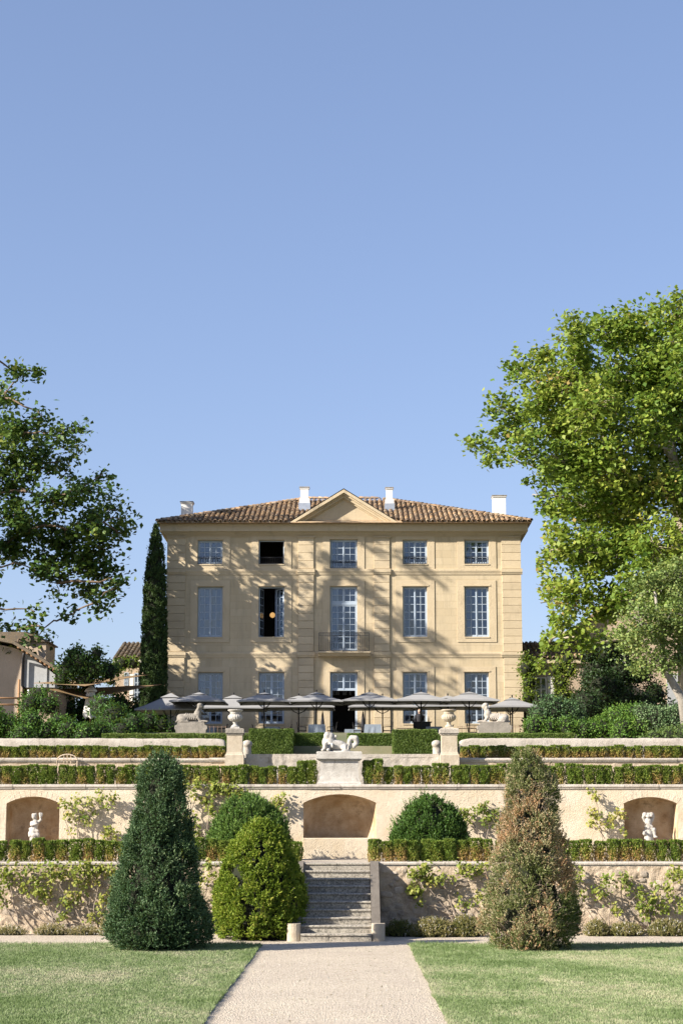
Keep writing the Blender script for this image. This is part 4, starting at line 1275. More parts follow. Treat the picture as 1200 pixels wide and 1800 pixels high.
# urn pedestals with urns
def urn_pair(u0, u1, side):
    y = 52.75
    zc = WZ(1281, y); x0, x1 = WX(u0, y), WX(u1, y); c = (x0+x1)/2; h = (x1-x0)/2; zb = ZB
    t = thing('urn_pedestal', 'square stone pedestal carrying the %s urn' % side, 'pedestal', (c, y, zb), group='urn pedestals')
    zcap = WZ(1292, y); zdie = WZ(1322, y)
    m = MB(); m.bbox(c-h, c+h, y-h, y+h, zcap+0.04, zc, 0.025, 0.3); m.bbox(c-h+0.025, c+h-0.025, y-h+0.025, y+h-0.025, zcap, zcap+0.039, 0.01); m.build('cap', M['grey_stone'] if side == 'left' else M['pale_stone'], t)
    m = MB(); hd = h*0.82; m.box(c-hd, c+hd, y-hd, y+hd, zdie, zcap-0.001); m.build('shaft', M['urn'], t)
    m = MB(); m.add([(c-a, y-a, z) if q == 0 else (c+a, y-a, z) if q == 1 else (c+a, y+a, z) if q == 2 else (c-a, y+a, z) for a, z in ((h, zb-0.05), (h, zdie-0.10), (h*0.9, zdie-0.06), (h*0.84, zdie-0.001)) for q in range(4)],
                  [(i*4+k, i*4+(k+1) % 4, i*4+4+(k+1) % 4, i*4+4+k) for i in range(3) for k in range(4)] + [(12, 13, 14, 15)]); m.build('base', M['urn'], t)
    zu = WZ(1247.5, y); H = zu-zc
    ut = thing('stone_urn', ('bleached fluted stone urn on the left pedestal' if side == 'left' else 'honey-coloured fluted stone urn on the right pedestal'), 'urn', (c, y, zc), group='garden urns')
    r = (WX(425, y)-WX(398.5, y))/2
    mt = M['marble'] if side == 'left' else M['urn']
    m = MB(); m.bbox(c-0.62*r, c+0.62*r, y-0.62*r, y+0.62*r, zc, zc+0.09*H, 0.01); m.build('foot_block', mt, ut)
    m = MB(); m.lathe([(0.55*r, zc+0.091*H), (0.5*r, zc+0.15*H), (0.28*r, zc+0.22*H), (0.25*r, zc+0.30*H), (0.36*r, zc+0.355*H)], c, y, 24); m.build('foot', mt, ut)
    m = MB(); m.lathe([(0.36*r, zc+0.36*H), (0.7*r, zc+0.42*H), (0.93*r, zc+0.51*H), (1.0*r, zc+0.60*H), (0.95*r, zc+0.68*H), (0.78*r, zc+0.74*H)], c, y, 40, 1, (zc+0.40*H, zc+0.70*H)); m.build('bowl', mt, ut)
    m = MB(); m.lathe([(0.74*r, zc+0.741*H), (0.68*r, zc+0.84*H), (0.72*r, zc+0.88*H), (0.95*r, zc+0.93*H), (1.02*r, zc+0.955*H), (1.02*r, zc+0.985*H), (0.93*r, zc+1.0*H), (0.8*r, zc+0.98*H)], c, y, 32); m.build('rim', mt, ut)
urn_pair(395, 428, 'left'); urn_pair(773.5, 807, 'right')

# putti in the niches
def putto(u, v_top, side):
    y = YW2+0.10; x = WX(u, y); zp = ZA+0.42
    p = thing('statue_plinth', 'low stone plinth under the cherub in the %s niche' % side, 'pedestal', (x, y, ZA), group='cherub plinths')
    m = MB(); m.lathe([(0.16, ZA-0.02), (0.16, ZA+0.05), (0.10, ZA+0.10), (0.07, ZA+0.22), (0.09, ZA+0.30), (0.12, zp-0.05), (0.12, zp)], x, y, 16); m.build('plinth_shaft', M['grey_stone'], p)
    H = WZ(v_top, y)-zp
    fl = 1 if side == 'left' else -1
    s = H/0.95
    if side == 'left':
        lab = 'white stone cherub in the left niche twisting with raised arms'
        pr = [('e', (0,0,0.10), (0.15,0.14,0.14)), ('e', (0.0,0,0.22), (0.17,0.15,0.10)),
              ('c', (-0.07,-0.02,0.30), 0.085, (-0.12,-0.06,0.22), 0.07), ('c', (0.07,-0.02,0.32), 0.08, (0.13,-0.08,0.24), 0.06), ('c', (0.13,-0.08,0.24), 0.055, (0.14,-0.03,0.12), 0.045),
              ('c', (-0.02,0,0.34), 0.125, (0.0,0,0.47), 0.11), ('c', (0,0,0.47), 0.11, (0.02,0,0.60), 0.115), ('c', (0.02,0,0.62), 0.06, (0.01,0,0.72), 0.055),
              ('e', (-0.02,-0.01,0.81), (0.085,0.09,0.10)), ('e', (-0.02,-0.085,0.79), (0.014,0.022,0.018)), ('e', (-0.06,0.0,0.86), (0.05,0.08,0.05)), ('e', (0.02,0.01,0.87), (0.05,0.08,0.045)),
              ('c', (0.11,-0.01,0.63), 0.048, (0.20,-0.06,0.70), 0.042), ('c', (0.20,-0.06,0.70), 0.040, (0.17,-0.06,0.84), 0.034), ('e', (0.165,-0.06,0.885), (0.04,0.035,0.05)), ('e', (0.22,-0.05,0.86), (0.04,0.03,0.07)),
              ('c', (-0.10,-0.01,0.62), 0.048, (-0.09,-0.11,0.53), 0.042), ('c', (-0.09,-0.11,0.53), 0.038, (0.06,-0.14,0.57), 0.034), ('e', (0.09,-0.14,0.58), (0.035,0.03,0.03)),
              ('c', (-0.14,0,0.42), 0.05, (0.12,-0.10,0.36), 0.045), ('c', (-0.16,0.02,0.28), 0.05, (-0.10,0.02,0.42), 0.05)]
    else:
        lab = 'headless white stone cherub carrying a load in the right niche'
        pr = [('e', (0,0,0.12), (0.15,0.14,0.15)), ('c', (0,0,0.1), 0.13, (0,0,0.28), 0.15),
              ('c', (-0.07,-0.02,0.36), 0.085, (-0.14,-0.08,0.30), 0.07), ('e', (-0.15,-0.09,0.28), (0.06,0.06,0.07)),
              ('c', (0.08,-0.02,0.38), 0.085, (0.15,-0.08,0.40), 0.075), ('c', (0.15,-0.08,0.40), 0.065, (0.17,-0.08,0.22), 0.05), ('e', (0.20,-0.12,0.17), (0.07,0.05,0.035)),
              ('c', (0,0,0.36), 0.13, (0,0,0.52), 0.12), ('c', (0,0,0.52), 0.12, (-0.0,0,0.66), 0.125),
              ('c', (-0.11,0,0.66), 0.05, (-0.17,-0.03,0.78), 0.045), ('c', (0.11,0,0.66), 0.05, (0.16,-0.03,0.80), 0.045),
              ('e', (-0.11,-0.02,0.86), (0.08,0.08,0.08)), ('e', (0.0,-0.02,0.87), (0.07,0.07,0.06)), ('e', (0.10,-0.02,0.86), (0.09,0.08,0.08)), ('e', (-0.02,-0.09,0.80), (0.06,0.04,0.05)), ('e', (0.08,-0.09,0.82), (0.05,0.04,0.04)),
              ('c', (-0.10,-0.10,0.60), 0.03, (0.10,-0.12,0.50), 0.03), ('c', (-0.12,-0.08,0.46), 0.035, (0.11,-0.11,0.42), 0.03)]
    q = thing('cherub_statue', lab, 'statue', (x, y, zp), group='cherub statues')
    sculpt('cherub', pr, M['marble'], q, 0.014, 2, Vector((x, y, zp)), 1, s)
putto(61, 1427, 'left'); putto(1138.5, 1427, 'right')

# sphinxes
def sphinx(u0, u1, side, fl):
    y = 84.0
    zb, zt = 6.72, WZ(1270.5, y)
    x0, x1 = WX(u0, y, 7), WX(u1, y, 7); c = (x0+x1)/2
    t = thing('sphinx_pedestal', 'long low grey stone pedestal under the %s sphinx' % side, 'pedestal', (c, y, zb), group='sphinx pedestals')
    m = MB()
    h = (x1-x0)/2; sh = [(-h+0.08, zb), (h-0.08, zb), (h-0.05, zt-0.35), (h, zt-0.30), (h, zt-0.16), (h-0.12, zt-0.10), (h-0.14, zt), (-h+0.14, zt), (-h+0.12, zt-0.10), (-h, zt-0.16), (-h, zt-0.30), (-h+0.05, zt-0.35)]
    m.prism([(c+a, b) for a, b in sh], y-0.35, y+0.35); m.build('body', M['grey_stone'], t)
    q = thing('sphinx_statue', ('grey stone sphinx lying in the shade left of the left urn, facing right' if side == 'left' else 'pale stone sphinx with draped back lying right of the right urn, facing left'), 'statue', (c, y, zt), group='sphinx statues')
    sc = 1.0
    pr = [('c', (-0.55,0,0.24), 0.20, (0.10,0,0.28), 0.19), ('e', (-0.52,0,0.20), (0.22,0.24,0.20)), ('e', (0.28,0,0.40), (0.19,0.18,0.26)),
          ('c', (0.28,0,0.5), 0.13, (0.40,0,0.66), 0.09), ('e', (0.44,0,0.80), (0.12,0.115,0.15)), ('e', (0.54,0,0.78), (0.05,0.05,0.08)), ('e', (0.57,0,0.80), (0.025,0.02,0.025)),
          ('e', (0.38,0,0.86), (0.14,0.14,0.11)), ('e', (0.34,0.0,0.72), (0.10,0.15,0.14)), ('e', (0.28,0,0.60), (0.10,0.14,0.12)),
          ('c', (0.30,-0.13,0.26), 0.085, (0.42,-0.14,0.08), 0.07), ('c', (0.42,-0.14,0.07), 0.07, (0.72,-0.14,0.06), 0.055), ('e', (0.74,-0.14,0.05), (0.09,0.06,0.05)),
          ('c', (0.30,0.13,0.26), 0.085, (0.42,0.14,0.08), 0.07), ('c', (0.42,0.14,0.07), 0.07, (0.72,0.14,0.06), 0.055),
          ('e', (-0.42,-0.19,0.15), (0.20,0.09,0.15)), ('c', (-0.50,-0.22,0.06), 0.06, (-0.18,-0.22,0.05), 0.055),
          ('e', (0, 0, 0.02), (0.80, 0.28, 0.035)), ('c', (-0.70,0,0.12), 0.05, (-0.74,-0.1,0.05), 0.05)]
    for k in range(7):
        a = -0.35+k*0.10
        pr.append(('c', (a+0.08, -0.10, 0.46-0.01*k), 0.03, (a-0.06, -0.225, 0.12), 0.022))
    sculpt('sphinx', pr, M['pale_stone'] if side == 'right' else M['grey_stone'], q, 0.022, 1, Vector((c+0.02*fl, y, zt)), fl, 0.97)
sphinx(308, 365, 'left', 1); sphinx(838, 898, 'right', -1)

# low iron fence along the upper terrace
def iron_fence(u0, u1, label):
    y = 85.2; x0, x1 = WX(u0, y, 7), WX(u1, y, 7); zt = WZ(1277, y)
    t = thing('iron_fence', label, 'fence', ((x0+x1)/2, y, 6.8), group='low iron fences')
    m = MB(); m.box(x0, x1, y-0.01, y+0.01, zt-0.03, zt-0.01); m.box(x0, x1, y-0.01, y+0.01, 6.86, 6.88); m.build('rail', M['rust_iron'], t)
    n_ = int((x1-x0)/0.19)
    for k in range(n_+1):
        x = x0+(x1-x0)*k/n_
        m = MB(); m.tube([(x, y-0.012, 6.72), (x, y-0.012, zt+0.03)], 0.011, 5); m.build('bar', M['rust_iron'], t)
iron_fence(362, 397, 'low rusty iron fence between the left sphinx and the left urn'); iron_fence(804, 840, 'low rusty iron fence between the right urn and the right sphinx'); iron_fence(898, 985, 'low rusty iron fence in front of the dark green bushes at right')

# ================================================================== PARASOLS
def parasol(u0, u1, v_top, v_rim, y, label, group, dz=0, hd=None):
    zr = WZ(v_rim, y); zt = WZ(v_top, y)
    x0, x1 = WX(u0, y-1.3, zr), WX(u1, y-1.3, zr); c = (x0+x1)/2; h = (x1-x0)/2
    if hd is None: hd = 1.45
    t = thing('parasol', label, 'parasol', (c, y, ZF), group=group)
    zr = WZ(v_rim, y-hd)
    zt = WZ(v_top, y)
    n_ = 8
    V = []
    def ringpts(s, z, sag):
        out = []
        for k in range(4):
            cx_, cy_ = [(-1,-1),(1,-1),(1,1),(-1,1)][k]; nx_, ny_ = [(1,-1),(1,1),(-1,1),(-1,-1)][k]
            for j in range(n_):
                f = j/n_; px = cx_+(nx_-cx_)*f; py = cy_+(ny_-cy_)*f
                q = 1-0.03*math.sin(math.pi*f)*s
                out.append((c+px*h*s*q, y+py*hd*s*q, z + sag*0.06*math.sin(math.pi*f)))
        return out
    zz_ = [(1.0, zr-0.10, 0), (1.0, zr, 0.3), (0.75, zr+(zt-zr)*0.21, 0.6), (0.5, zr+(zt-zr)*0.45, 0.5), (0.26, zr+(zt-zr)*0.70, 0.2)]
    for s_, z, sg_ in zz_[1:]: V += ringpts(s_, z, sg_)
    N = 4*n_; F = [(i*N+k, i*N+(k+1) % N, (i+1)*N+(k+1) % N, (i+1)*N+k) for i in range(len(zz_)-2) for k in range(N)]
    m = MB(); m.add(V, F, smooth=False); m.build('canopy', M['canvas'], t)
    V = ringpts(1.0, zr-0.07, 0.3) + ringpts(1.0, zr-0.002, 0.3)
    m = MB(); m.add(V, [(k, (k+1) % N, N+(k+1) % N, N+k) for k in range(N)]); m.build('hem', M['canvas'], t)
    V = ringpts(0.31, zr+(zt-zr)*0.72, 0.3) + ringpts(0.02, zt, 0)
    m = MB(); m.add(V, [(k, (k+1) % N, N+(k+1) % N, N+k) for k in range(N)]); m.build('vent_cap', M['canvas'], t)
    m = MB(); m.tube([(c, y, ZF), (c, y, zt+0.06)], 0.035, 8); m.build('pole', M['black_metal'], t)
    m = MB(); m.lathe([(0.03, zt+0.05), (0.045, zt+0.09), (0.02, zt+0.13)], c, y, 8); m.build('finial', M['black_metal'], t)
    for k in range(4):
        sx, sy = [(-1,-1),(1,-1),(1,1),(-1,1)][k]
        m = MB(); m.tube([(c+sx*0.03, y+sy*0.03, zt-0.06), (c+sx*(h-0.02), y+sy*(hd-0.02), zr-0.025)], 0.015, 5); m.build('rib', M['black_metal'], t)
        m = MB(); m.tube([(c+sx*0.04, y+sy*0.04, zr-0.30), (c+sx*h*0.16, y+sy*hd*0.16, zr-0.17), (c+sx*h*0.36, y+sy*hd*0.36, zr+(zt-zr)*0.58)], 0.016, 5); m.build('strut', M['black_metal'], t)
    m = MB(); m.bbox(c-0.38, c+0.38, y-0.38, y+0.38, ZF-0.02, ZF+0.12, 0.01); m.build('base', M['black_metal'], t)
GF = 'taupe parasols in the front row'; GB = 'taupe parasols in the back row'
for a in [(299.5,393.5,1214.5,1231,'taupe parasol with its pole behind the left sphinx'),(418.5,506.5,1214.5,1231,'taupe parasol just right of the left urn'),(510,601,1214,1231,'taupe parasol at the left edge of the dark doorway'),
          (602.5,697,1214,1230,'taupe parasol at the right edge of the dark doorway'),(693,790,1214,1230,'taupe parasol in front of the fourth window column'),(778,876,1213.5,1230,'taupe parasol just right of the right urn')]:
    parasol(a[0]-2, a[1]+2, a[2]+2.5, a[3], 91.5, a[4], GF)
parasol(858.5, 949, 1226.5, 1241, 89.5, 'taupe parasol furthest right, over the end of the terrace', GF)
for a in [(241,351,1217.5,1246,93.5,'large taupe parasol furthest left, beside the cypress'),(353,463,1220.5,1243,96.5,'taupe parasol behind the left urn'),(462,586,1222,1241,96.5,'taupe parasol behind the one left of the doorway'),
          (614,732,1222,1241,96.5,'taupe parasol behind the one right of the doorway'),(729,849,1222,1240,96.6,'taupe parasol behind the right urn'),(866,934,1229,1243,95.0,'taupe parasol behind the right sphinx')]:
    parasol(a[0]-2, a[1]+2, a[2]+1, a[3], a[4], a[5], GB, hd=1.5 if a[0] != 241 else 2.0)
# folded white parasol at left
y = 88; zt = WZ(1205, y); zb_ = WZ(1262, y); c = WX(159, y, 8)
t = thing('folded_parasol', 'folded off-white parasol standing in the left shrubbery', 'parasol', (c, y, 6.8))
m = MB(); nf = 16; V = []; pf = [(0.05, zt), (0.30, zt-0.22), (0.31, zt-0.30), (0.19, zt-0.34), (0.26, zt-0.9), (0.34, zb_+0.12), (0.30, zb_)]
for i, (r_, z) in enumerate(pf):
    for k in range(nf):
        rr = r_*(1 if i < 3 else (0.75+0.35*(k % 2))); a = 2*math.pi*k/nf+0.1*i
        V.append((c+rr*math.cos(a), y+rr*math.sin(a), z + (0.06*math.sin(k*2.1) if i > 4 else 0)))
m.add(V, [((i+1)*nf+k, (i+1)*nf+(k+1) % nf, i*nf+(k+1) % nf, i*nf+k) for i in range(len(pf)-1) for k in range(nf)]); m.build('folded_canopy', M['white_canvas'], t)
m = MB(); m.tube([(c, y, 6.7), (c, y, zt+0.1)], 0.03, 8); m.build('pole', M['wood'], t)
# dark folded parasols by the door
for u, side in ((567, 'left'), (638, 'right')):
    y = 95.5; c = WX(u, y, 8); zt = WZ(1249, y)
    t = thing('folded_dark_parasol', 'thin folded black parasol standing %s of the dark doorway' % side, 'parasol', (c, y, ZF), group='folded black parasols')
    m = MB(); m.lathe([(0.08, ZF+0.35), (0.11, ZF+0.5), (0.10, ZF+1.1), (0.05, zt-0.2), (0.012, zt)], c, y, 10); m.build('folded_canopy', M['black_cloth'], t)
    m = MB(); m.tube([(c, y, ZF), (c, y, ZF+0.36)], 0.025, 6); m.build('pole', M['black_metal'], t)

# ================================================================== TABLES AND CHAIRS
def dining_table(x, y, label):
    t = thing('dining_table', label, 'table', (x, y, ZF), group='terrace tables')
    m = MB(); m.bbox(x-0.42, x+0.42, y-0.42, y+0.42, ZF+0.72, ZF+0.75, 0.006); m.build('table_top', M['cloth'], t)
    V = []; n_ = 24
    for z, r_ in ((ZF+0.719, 0.425), (ZF+0.16, 0.45)):
        for k in range(n_):
            q = k/n_*4; s_ = int(q); f = q-s_
            cx_, cy_ = [(-1,-1),(1,-1),(1,1),(-1,1)][s_]; nx_, ny_ = [(1,-1),(1,1),(-1,1),(-1,-1)][s_]
            w_ = r_*(1+(0.04*math.sin(k*2.5) if z < ZF+0.5 else 0)); V.append((x+(cx_+(nx_-cx_)*f)*w_, y+(cy_+(ny_-cy_)*f)*w_, z))
    m = MB(); m.add(V, [(n_+k, n_+(k+1) % n_, (k+1) % n_, k) for k in range(n_)]); m.build('cloth_skirt', M['cloth'], t)
def chair(x, y, rz, label):
    t = thing('terrace_chair', label, 'chair', (x, y, ZF), group='black terrace chairs', rz=rz)
    def at(m, name):
        me = m.mesh(name); link(name, me, M['black_metal'], t)
    m = MB(); m.bbox(-0.22, 0.22, -0.22, 0.22, 0.43, 0.46, 0.006); at(m, 'seat')
    for sx in (-1, 1):
        m = MB(); m.tube([(sx*0.2, -0.2, 0), (sx*0.2, -0.2, 0.64), (sx*0.2, 0.2, 0.66)], 0.013, 6); at(m, 'armrest')
        m = MB(); m.tube([(sx*0.2, 0.2, 0), (sx*0.2, 0.22, 0.45), (sx*0.19, 0.27, 0.86)], 0.013, 6); at(m, 'leg')
    m = MB(); m.tube([(-0.19, 0.27, 0.86), (0, 0.30, 0.88), (0.19, 0.27, 0.86)], 0.014, 6)
    for k in range(5): m.tube([(-0.12+0.06*k, 0.225, 0.46), (-0.12+0.06*k, 0.285, 0.87)], 0.008, 4)
    at(m, 'backrest')
spots = [(557, 91.0, 'left of the doorway'), (655, 91.0, 'right of the doorway'), (458, 93.0, 'right of the left urn'), (742, 93.0, 'left of the right urn'), (835, 92.5, 'near the right sphinx'), (345, 92.5, 'near the left sphinx'), (600, 95.5, 'in front of the dark doorway')]
for u, y, lab in spots:
    x = WX(u, y, 7.5) + (0.6 if u not in (557, 655) else 0); dining_table(x, y, 'grey-clothed square table '+lab)
    chair(x-0.75, y, -math.pi/2+math.pi, 'black metal chair left of the table '+lab); chair(x+0.75, y, -math.pi/2, 'black metal chair right of the table '+lab)
# waiter behind a dark service stand
y = 94; x = WX(737, y, 8)
t = thing('service_stand', 'dark service stand behind the tall clipped hedge at right', 'stand', (x+0.3, y-0.6, ZF))
m = MB(); m.bbox(x-0.35, x+0.55, y-0.85, y-0.4, ZF, ZF+1.0, 0.01); m.build('cabinet', M['black_metal'], t); m = MB(); m.bbox(x-0.42, x+0.62, y-0.9, y-0.36, ZF+1.001, ZF+1.04, 0.01); m.build('counter_top', M['black_metal'], t)
for q in (0.1, 0.3): 
    b = thing('glass_bottle', 'small pale bottle on the dark service stand, %s one' % ('left' if q == 0.1 else 'right'), 'bottle', (x+q+0.15, y-0.65, ZF+1.04), group='bottles on the service stand')
    m = MB(); m.lathe([(0.035, ZF+1.04), (0.035, ZF+1.2), (0.015, ZF+1.26), (0.014, ZF+1.33)], x+q+0.15, y-0.65, 10); m.build('bottle', M['white_canvas'], b)
p = thing('person', 'person in dark clothes standing behind the service stand, under the parasols at right', 'person', (x, y, ZF))
sculpt('body', [('c',(-.1,0,.08),.055,(-.1,0,.48),.065),('c',(-.1,0,.48),.07,(-.09,0,.9),.09),('e',(-.1,-.06,.04),(.05,.13,.04)),('c',(.1,0,.08),.055,(.1,0,.48),.065),('c',(.1,0,.48),.07,(.09,0,.9),.09),('e',(.1,-.06,.04),(.05,.13,.04)),
    ('c',(0,0,.92),.15,(0,0,1.12),.14),('c',(0,0,1.12),.14,(0,0,1.36),.16),('c',(-.15,0,1.4),.07,(.15,0,1.4),.07),('c',(0,0,1.42),.06,(0,0,1.52),.055),('e',(0,-.01,1.63),(.078,.095,.115)),('e',(0,-.105,1.62),(.014,.02,.025)),
    ('c',(-.2,0,1.38),.055,(-.24,.02,1.1),.045),('c',(-.24,.02,1.1),.042,(-.16,-.2,1.02),.032),('e',(-.13,-.25,1.02),(.035,.05,.025)),('c',(.2,0,1.38),.055,(.24,.02,1.1),.045),('c',(.24,.02,1.1),.042,(.16,-.2,1.02),.032),('e',(.13,-.25,1.02),(.035,.05,.025))], M['skin'], p, 0.02, 2, Vector((x, y, ZF)))
sculpt('shirt', [('c',(0,0,.95),.16,(0,0,1.12),.152),('c',(0,0,1.12),.152,(0,0,1.36),.17),('c',(-.15,0,1.4),.08,(.15,0,1.4),.08),('c',(-.2,0,1.38),.065,(-.24,.02,1.1),.055),('c',(-.24,.02,1.1),.052,(-.18,-.16,1.03),.042),('c',(.2,0,1.38),.065,(.24,.02,1.1),.055),('c',(.24,.02,1.1),.052,(.18,-.16,1.03),.042)], M['black_cloth'], p, 0.02, 2, Vector((x, y, ZF)))
sculpt('trousers', [('c',(-.1,0,.1),.065,(-.1,0,.48),.075),('c',(-.1,0,.48),.08,(-.09,0,.9),.1),('c',(.1,0,.1),.065,(.1,0,.48),.075),('c',(.1,0,.48),.08,(.09,0,.9),.1),('c',(0,0,.9),.15,(0,0,.96),.155)], M['black_cloth'], p, 0.02, 2, Vector((x, y, ZF)))
sculpt('hair', [('e',(0,.02,1.68),(.085,.095,.085)),('e',(0,.06,1.62),(.07,.06,.08))], M['twig'], p, 0.02, 2, Vector((x, y, ZF)))

# ================================================================== SIDE BUILDINGS
def sidebox(t, name, x0, x1, y0, y1, z0, z1, mat): m = MB(); m.box(x0, x1, y0, y1, z0, z1); return m.build(name, M[mat], t)
def tile_patch(t, roof, x0, x1, y0, z0, L, sang, mt='tile'):
    """barrel tiles on a simple slope rising away from the camera"""
    c_, s_ = math.cos(sang), math.sin(sang); Vs, Ts = [], []
    for i in range(int((x1-x0)/0.27)):
        for j in range(int(L/0.36)):
            Rm = np.array(Matrix.Rotation(sang, 3, 'X') @ Matrix.Rotation(random.gauss(0,.03),3,'Z'))
            Vs.append(TV @ Rm.T + np.array((x0+0.14+i*0.27, y0+j*0.36*c_, z0+j*0.36*s_+0.03+random.uniform(-.01,.01)))); Ts.append(np.full(len(TF), min(1,max(0,random.gauss(0.3,0.25)))))
    o = link('roof_tiles', np_mesh('roof_tiles', np.concatenate(Vs)-np.array(origin(roof)), np.concatenate([TF+i*len(TV) for i in range(len(Vs))]), np.concatenate(Ts)), M[mt], roof); o['kind'] = 'stuff'
# far left house: wall, boarded lean-to under a falling roof, chimney stack, drainpipe
y = 93.0
t = thing('outbuilding', 'shaded house at far left with sloping roof and stout chimney block', 'house', (WX(20, y, 9), y, 6.8))
zr0, zr1 = WZ(1137, y), WZ(1186, y); xr0, xr1 = WX(36, y, 12), WX(113, y, 10); sl_ = (zr1-zr0)/(xr1-xr0)
xl_ = WX(-140, y, 12)
m = MB(); m.prism([(xl_, 6.7), (WX(40, y, 10), 6.7), (WX(40, y, 10), zr0-0.25), (xr0-0.3, zr0-0.05), (xl_, zr0+1.0)], y, y+8); m.build('wall', M['house_wall'], t)
m = MB(); m.prism([(WX(41, y, 10), WZ(1208, y)), (xr1-0.5, WZ(1208, y)), (xr1-0.5, zr1+0.02), (WX(41, y, 10), zr0-0.22)], y+0.1, y+8); m.build('board_panel', M['grey_board'], t)
m = MB(); m.prism([(WX(45, y, 10), 6.7), (xr1-0.7, 6.7), (xr1-0.7, WZ(1208, y)), (WX(45, y, 10), WZ(1208, y))], y+0.3, y+8); m.build('lower_wall', M['house_wall'], t)
m = MB(); m.prism([(xl_, zr0+1.1), (xr0-0.3, zr0+0.12), (xr1, zr1), (xr1, zr1+0.16), (xr0-0.3, zr0+0.30), (xl_, zr0+1.3)], y-0.7, y+8.3); rf2 = m.build('roof', M['dark_tile'], t)
for k in range(10):
    q = k/10; xa = xr0+(xr1-xr0)*q
    m = MB(); m.box(xa-0.05, xa+0.05, y-0.62, y+0.1, zr0+(zr1-zr0)*q-0.12, zr0+(zr1-zr0)*q-0.002); m.build('rafter', M['wood'], t)
m = MB(); m.box(WX(80, y, 9)-0.04, WX(80, y, 9)+0.04, y+0.04, y+0.098, WZ(1208, y), WZ(1170, y)); m.build('board_batten', M['grey_board'], t)
m = MB(); m.tube([(WX(45, y, 11), y-0.5, WZ(1150, y)), (WX(40, y, 10), y-0.12, WZ(1158, y)), (WX(40, y, 10), y-0.12, WZ(1205, y)), (WX(44, y, 10), y-0.12, WZ(1210, y))], 0.07, 8); m.build('drainpipe', M['iron'], t)
yc = y+2.5; x0, x1 = WX(-10, yc, 12), WX(81, yc, 12); zc_ = WZ(1127, yc)
m = MB(); m.box(x0, x1, yc, yc+3, zr0-1.5, zc_); cb_ = m.build('chimney_block', M['white_paint'] if False else M['house_wall'], t)
m = MB(); m.prism([(x0-0.1, zc_), (x1+0.15, zc_-0.05), (x1+0.15, zc_+0.02), ((x0+x1)/2+0.4, zc_+0.5), (x0-0.1, zc_+0.5)], yc-0.15, yc+3.1); m.build('chimney_roof', M['dark_tile'], cb_)
# small tiled house between the left tree and the cypress
y = 108.0
t = thing('tiled_cottage', 'small house with dark tiled roof and white shutters left of the cypress', 'house', (WX(228, y, 10), y, 6.8))
x0, x1 = WX(197, y, 11), WX(290, y, 11); ze = WZ(1158, y); zr_ = WZ(1130, y+5)
sidebox(t, 'wall', x0+0.15, x1, y+0.3, y+9, 6.7, ze-0.02, 'house_wall')
m = MB(); m.add([(x0, y, ze), (x1, y, ze), (x1, y+5, zr_), (x0, y+5, zr_), (x0, y+10, ze), (x1, y+10, ze)], [(0,1,2,3), (3,2,5,4), (0,3,4), (1,5,2)]); rf3 = m.build('roof', M['dark_tile'], t)
tile_patch(t, rf3, x0, x1, y-0.05, ze, math.hypot(5, zr_-ze), math.atan2(zr_-ze, 5), 'dark_tile')
m = MB(); m.box(x0, x1, y+0.05, y+0.3, ze-0.22, ze-0.03); m.build('eave_board', M['white_paint'], t)
for (u0, u1, v0, v1, nm, mt) in ((226, 233, 1185, 1232, 'shutter', 'white_paint'), (234, 246, 1183, 1234, 'window', 'paint_blue'), (216, 224, 1182, 1205, 'window', 'paint_blue')):
    xa, xb, za, zb2 = WX(u0, y, 9), WX(u1, y, 9), WZ(v1, y+0.28), WZ(v0, y+0.28)
    m = MB()
    if nm == 'window':
        for q in range(3): m.box(xa+(xb-xa-0.05)*q/2, xa+(xb-xa-0.05)*q/2+0.05, y+0.2, y+0.27, za, zb2)
        for q in range(4): m.box(xa+0.051, xb-0.051, y+0.21, y+0.26, za+(zb2-za-0.05)*q/3, za+(zb2-za-0.05)*q/3+0.05)
        wn = m.build('window', M[mt], t); m = MB(); m.add([(xa, y+0.28, za), (xb, y+0.28, za), (xb, y+0.28, zb2), (xa, y+0.28, zb2)], [(0,1,2,3)]); m.build('pane', M['glass'], wn)
    else:
        m.bbox(xa, xb, y+0.18, y+0.25, za, zb2, 0.01)
        m.build('shutter', M[mt], t)
# right wing: low tiled wing, taller gable, far wing
y = 100.6
t = thing('right_wing_house', 'low pinkish tiled house half hidden by the big tree at right', 'house', (WX(1000, y, 9), y, 6.8))
x0, x1 = FX1+0.14, WX(1036, y, 11); ze = WZ(1158, y); zr_ = WZ(1130, y+5)
sidebox(t, 'wall', x0+0.2, x1+0.5, y+0.3, y+9, 6.7, ze-0.02, 'house_wall')
m = MB(); m.add([(x0, y, ze), (x1, y, ze), (x1, y+5, zr_), (x0, y+5, zr_), (x0, y+10, ze), (x1, y+10, ze)], [(0,1,2,3), (3,2,5,4), (0,3,4)]); rf4 = m.build('roof', M['tile'], t)
tile_patch(t, rf4, x0, x1, y-0.05, ze, math.hypot(5, zr_-ze), math.atan2(zr_-ze, 5))
m = MB(); m.box(x0, x1, y+0.06, y+0.3, ze-0.25, ze-0.03); m.build('cornice', M['trim'], t)
xa, xb, za, zb2 = WX(941, y, 9), WX(962, y, 9), WZ(1232, y), WZ(1190, y)
m = MB()
for q in range(3): m.box(xa+(xb-xa-0.08)*q/2, xa+(xb-xa-0.08)*q/2+0.08, y+0.18, y+0.27, za, zb2)
for q in range(3): m.box(xa+0.081, xb-0.081, y+0.2, y+0.26, za+(zb2-za-0.06)*q/2, za+(zb2-za-0.06)*q/2+0.06)
wn = m.build('window', M['white_paint'], t); m = MB(); m.add([(xa, y+0.28, za), (xb, y+0.28, za), (xb, y+0.28, zb2), (xa, y+0.28, zb2)], [(0,1,2,3)]); m.build('pane', M['glass'], wn)
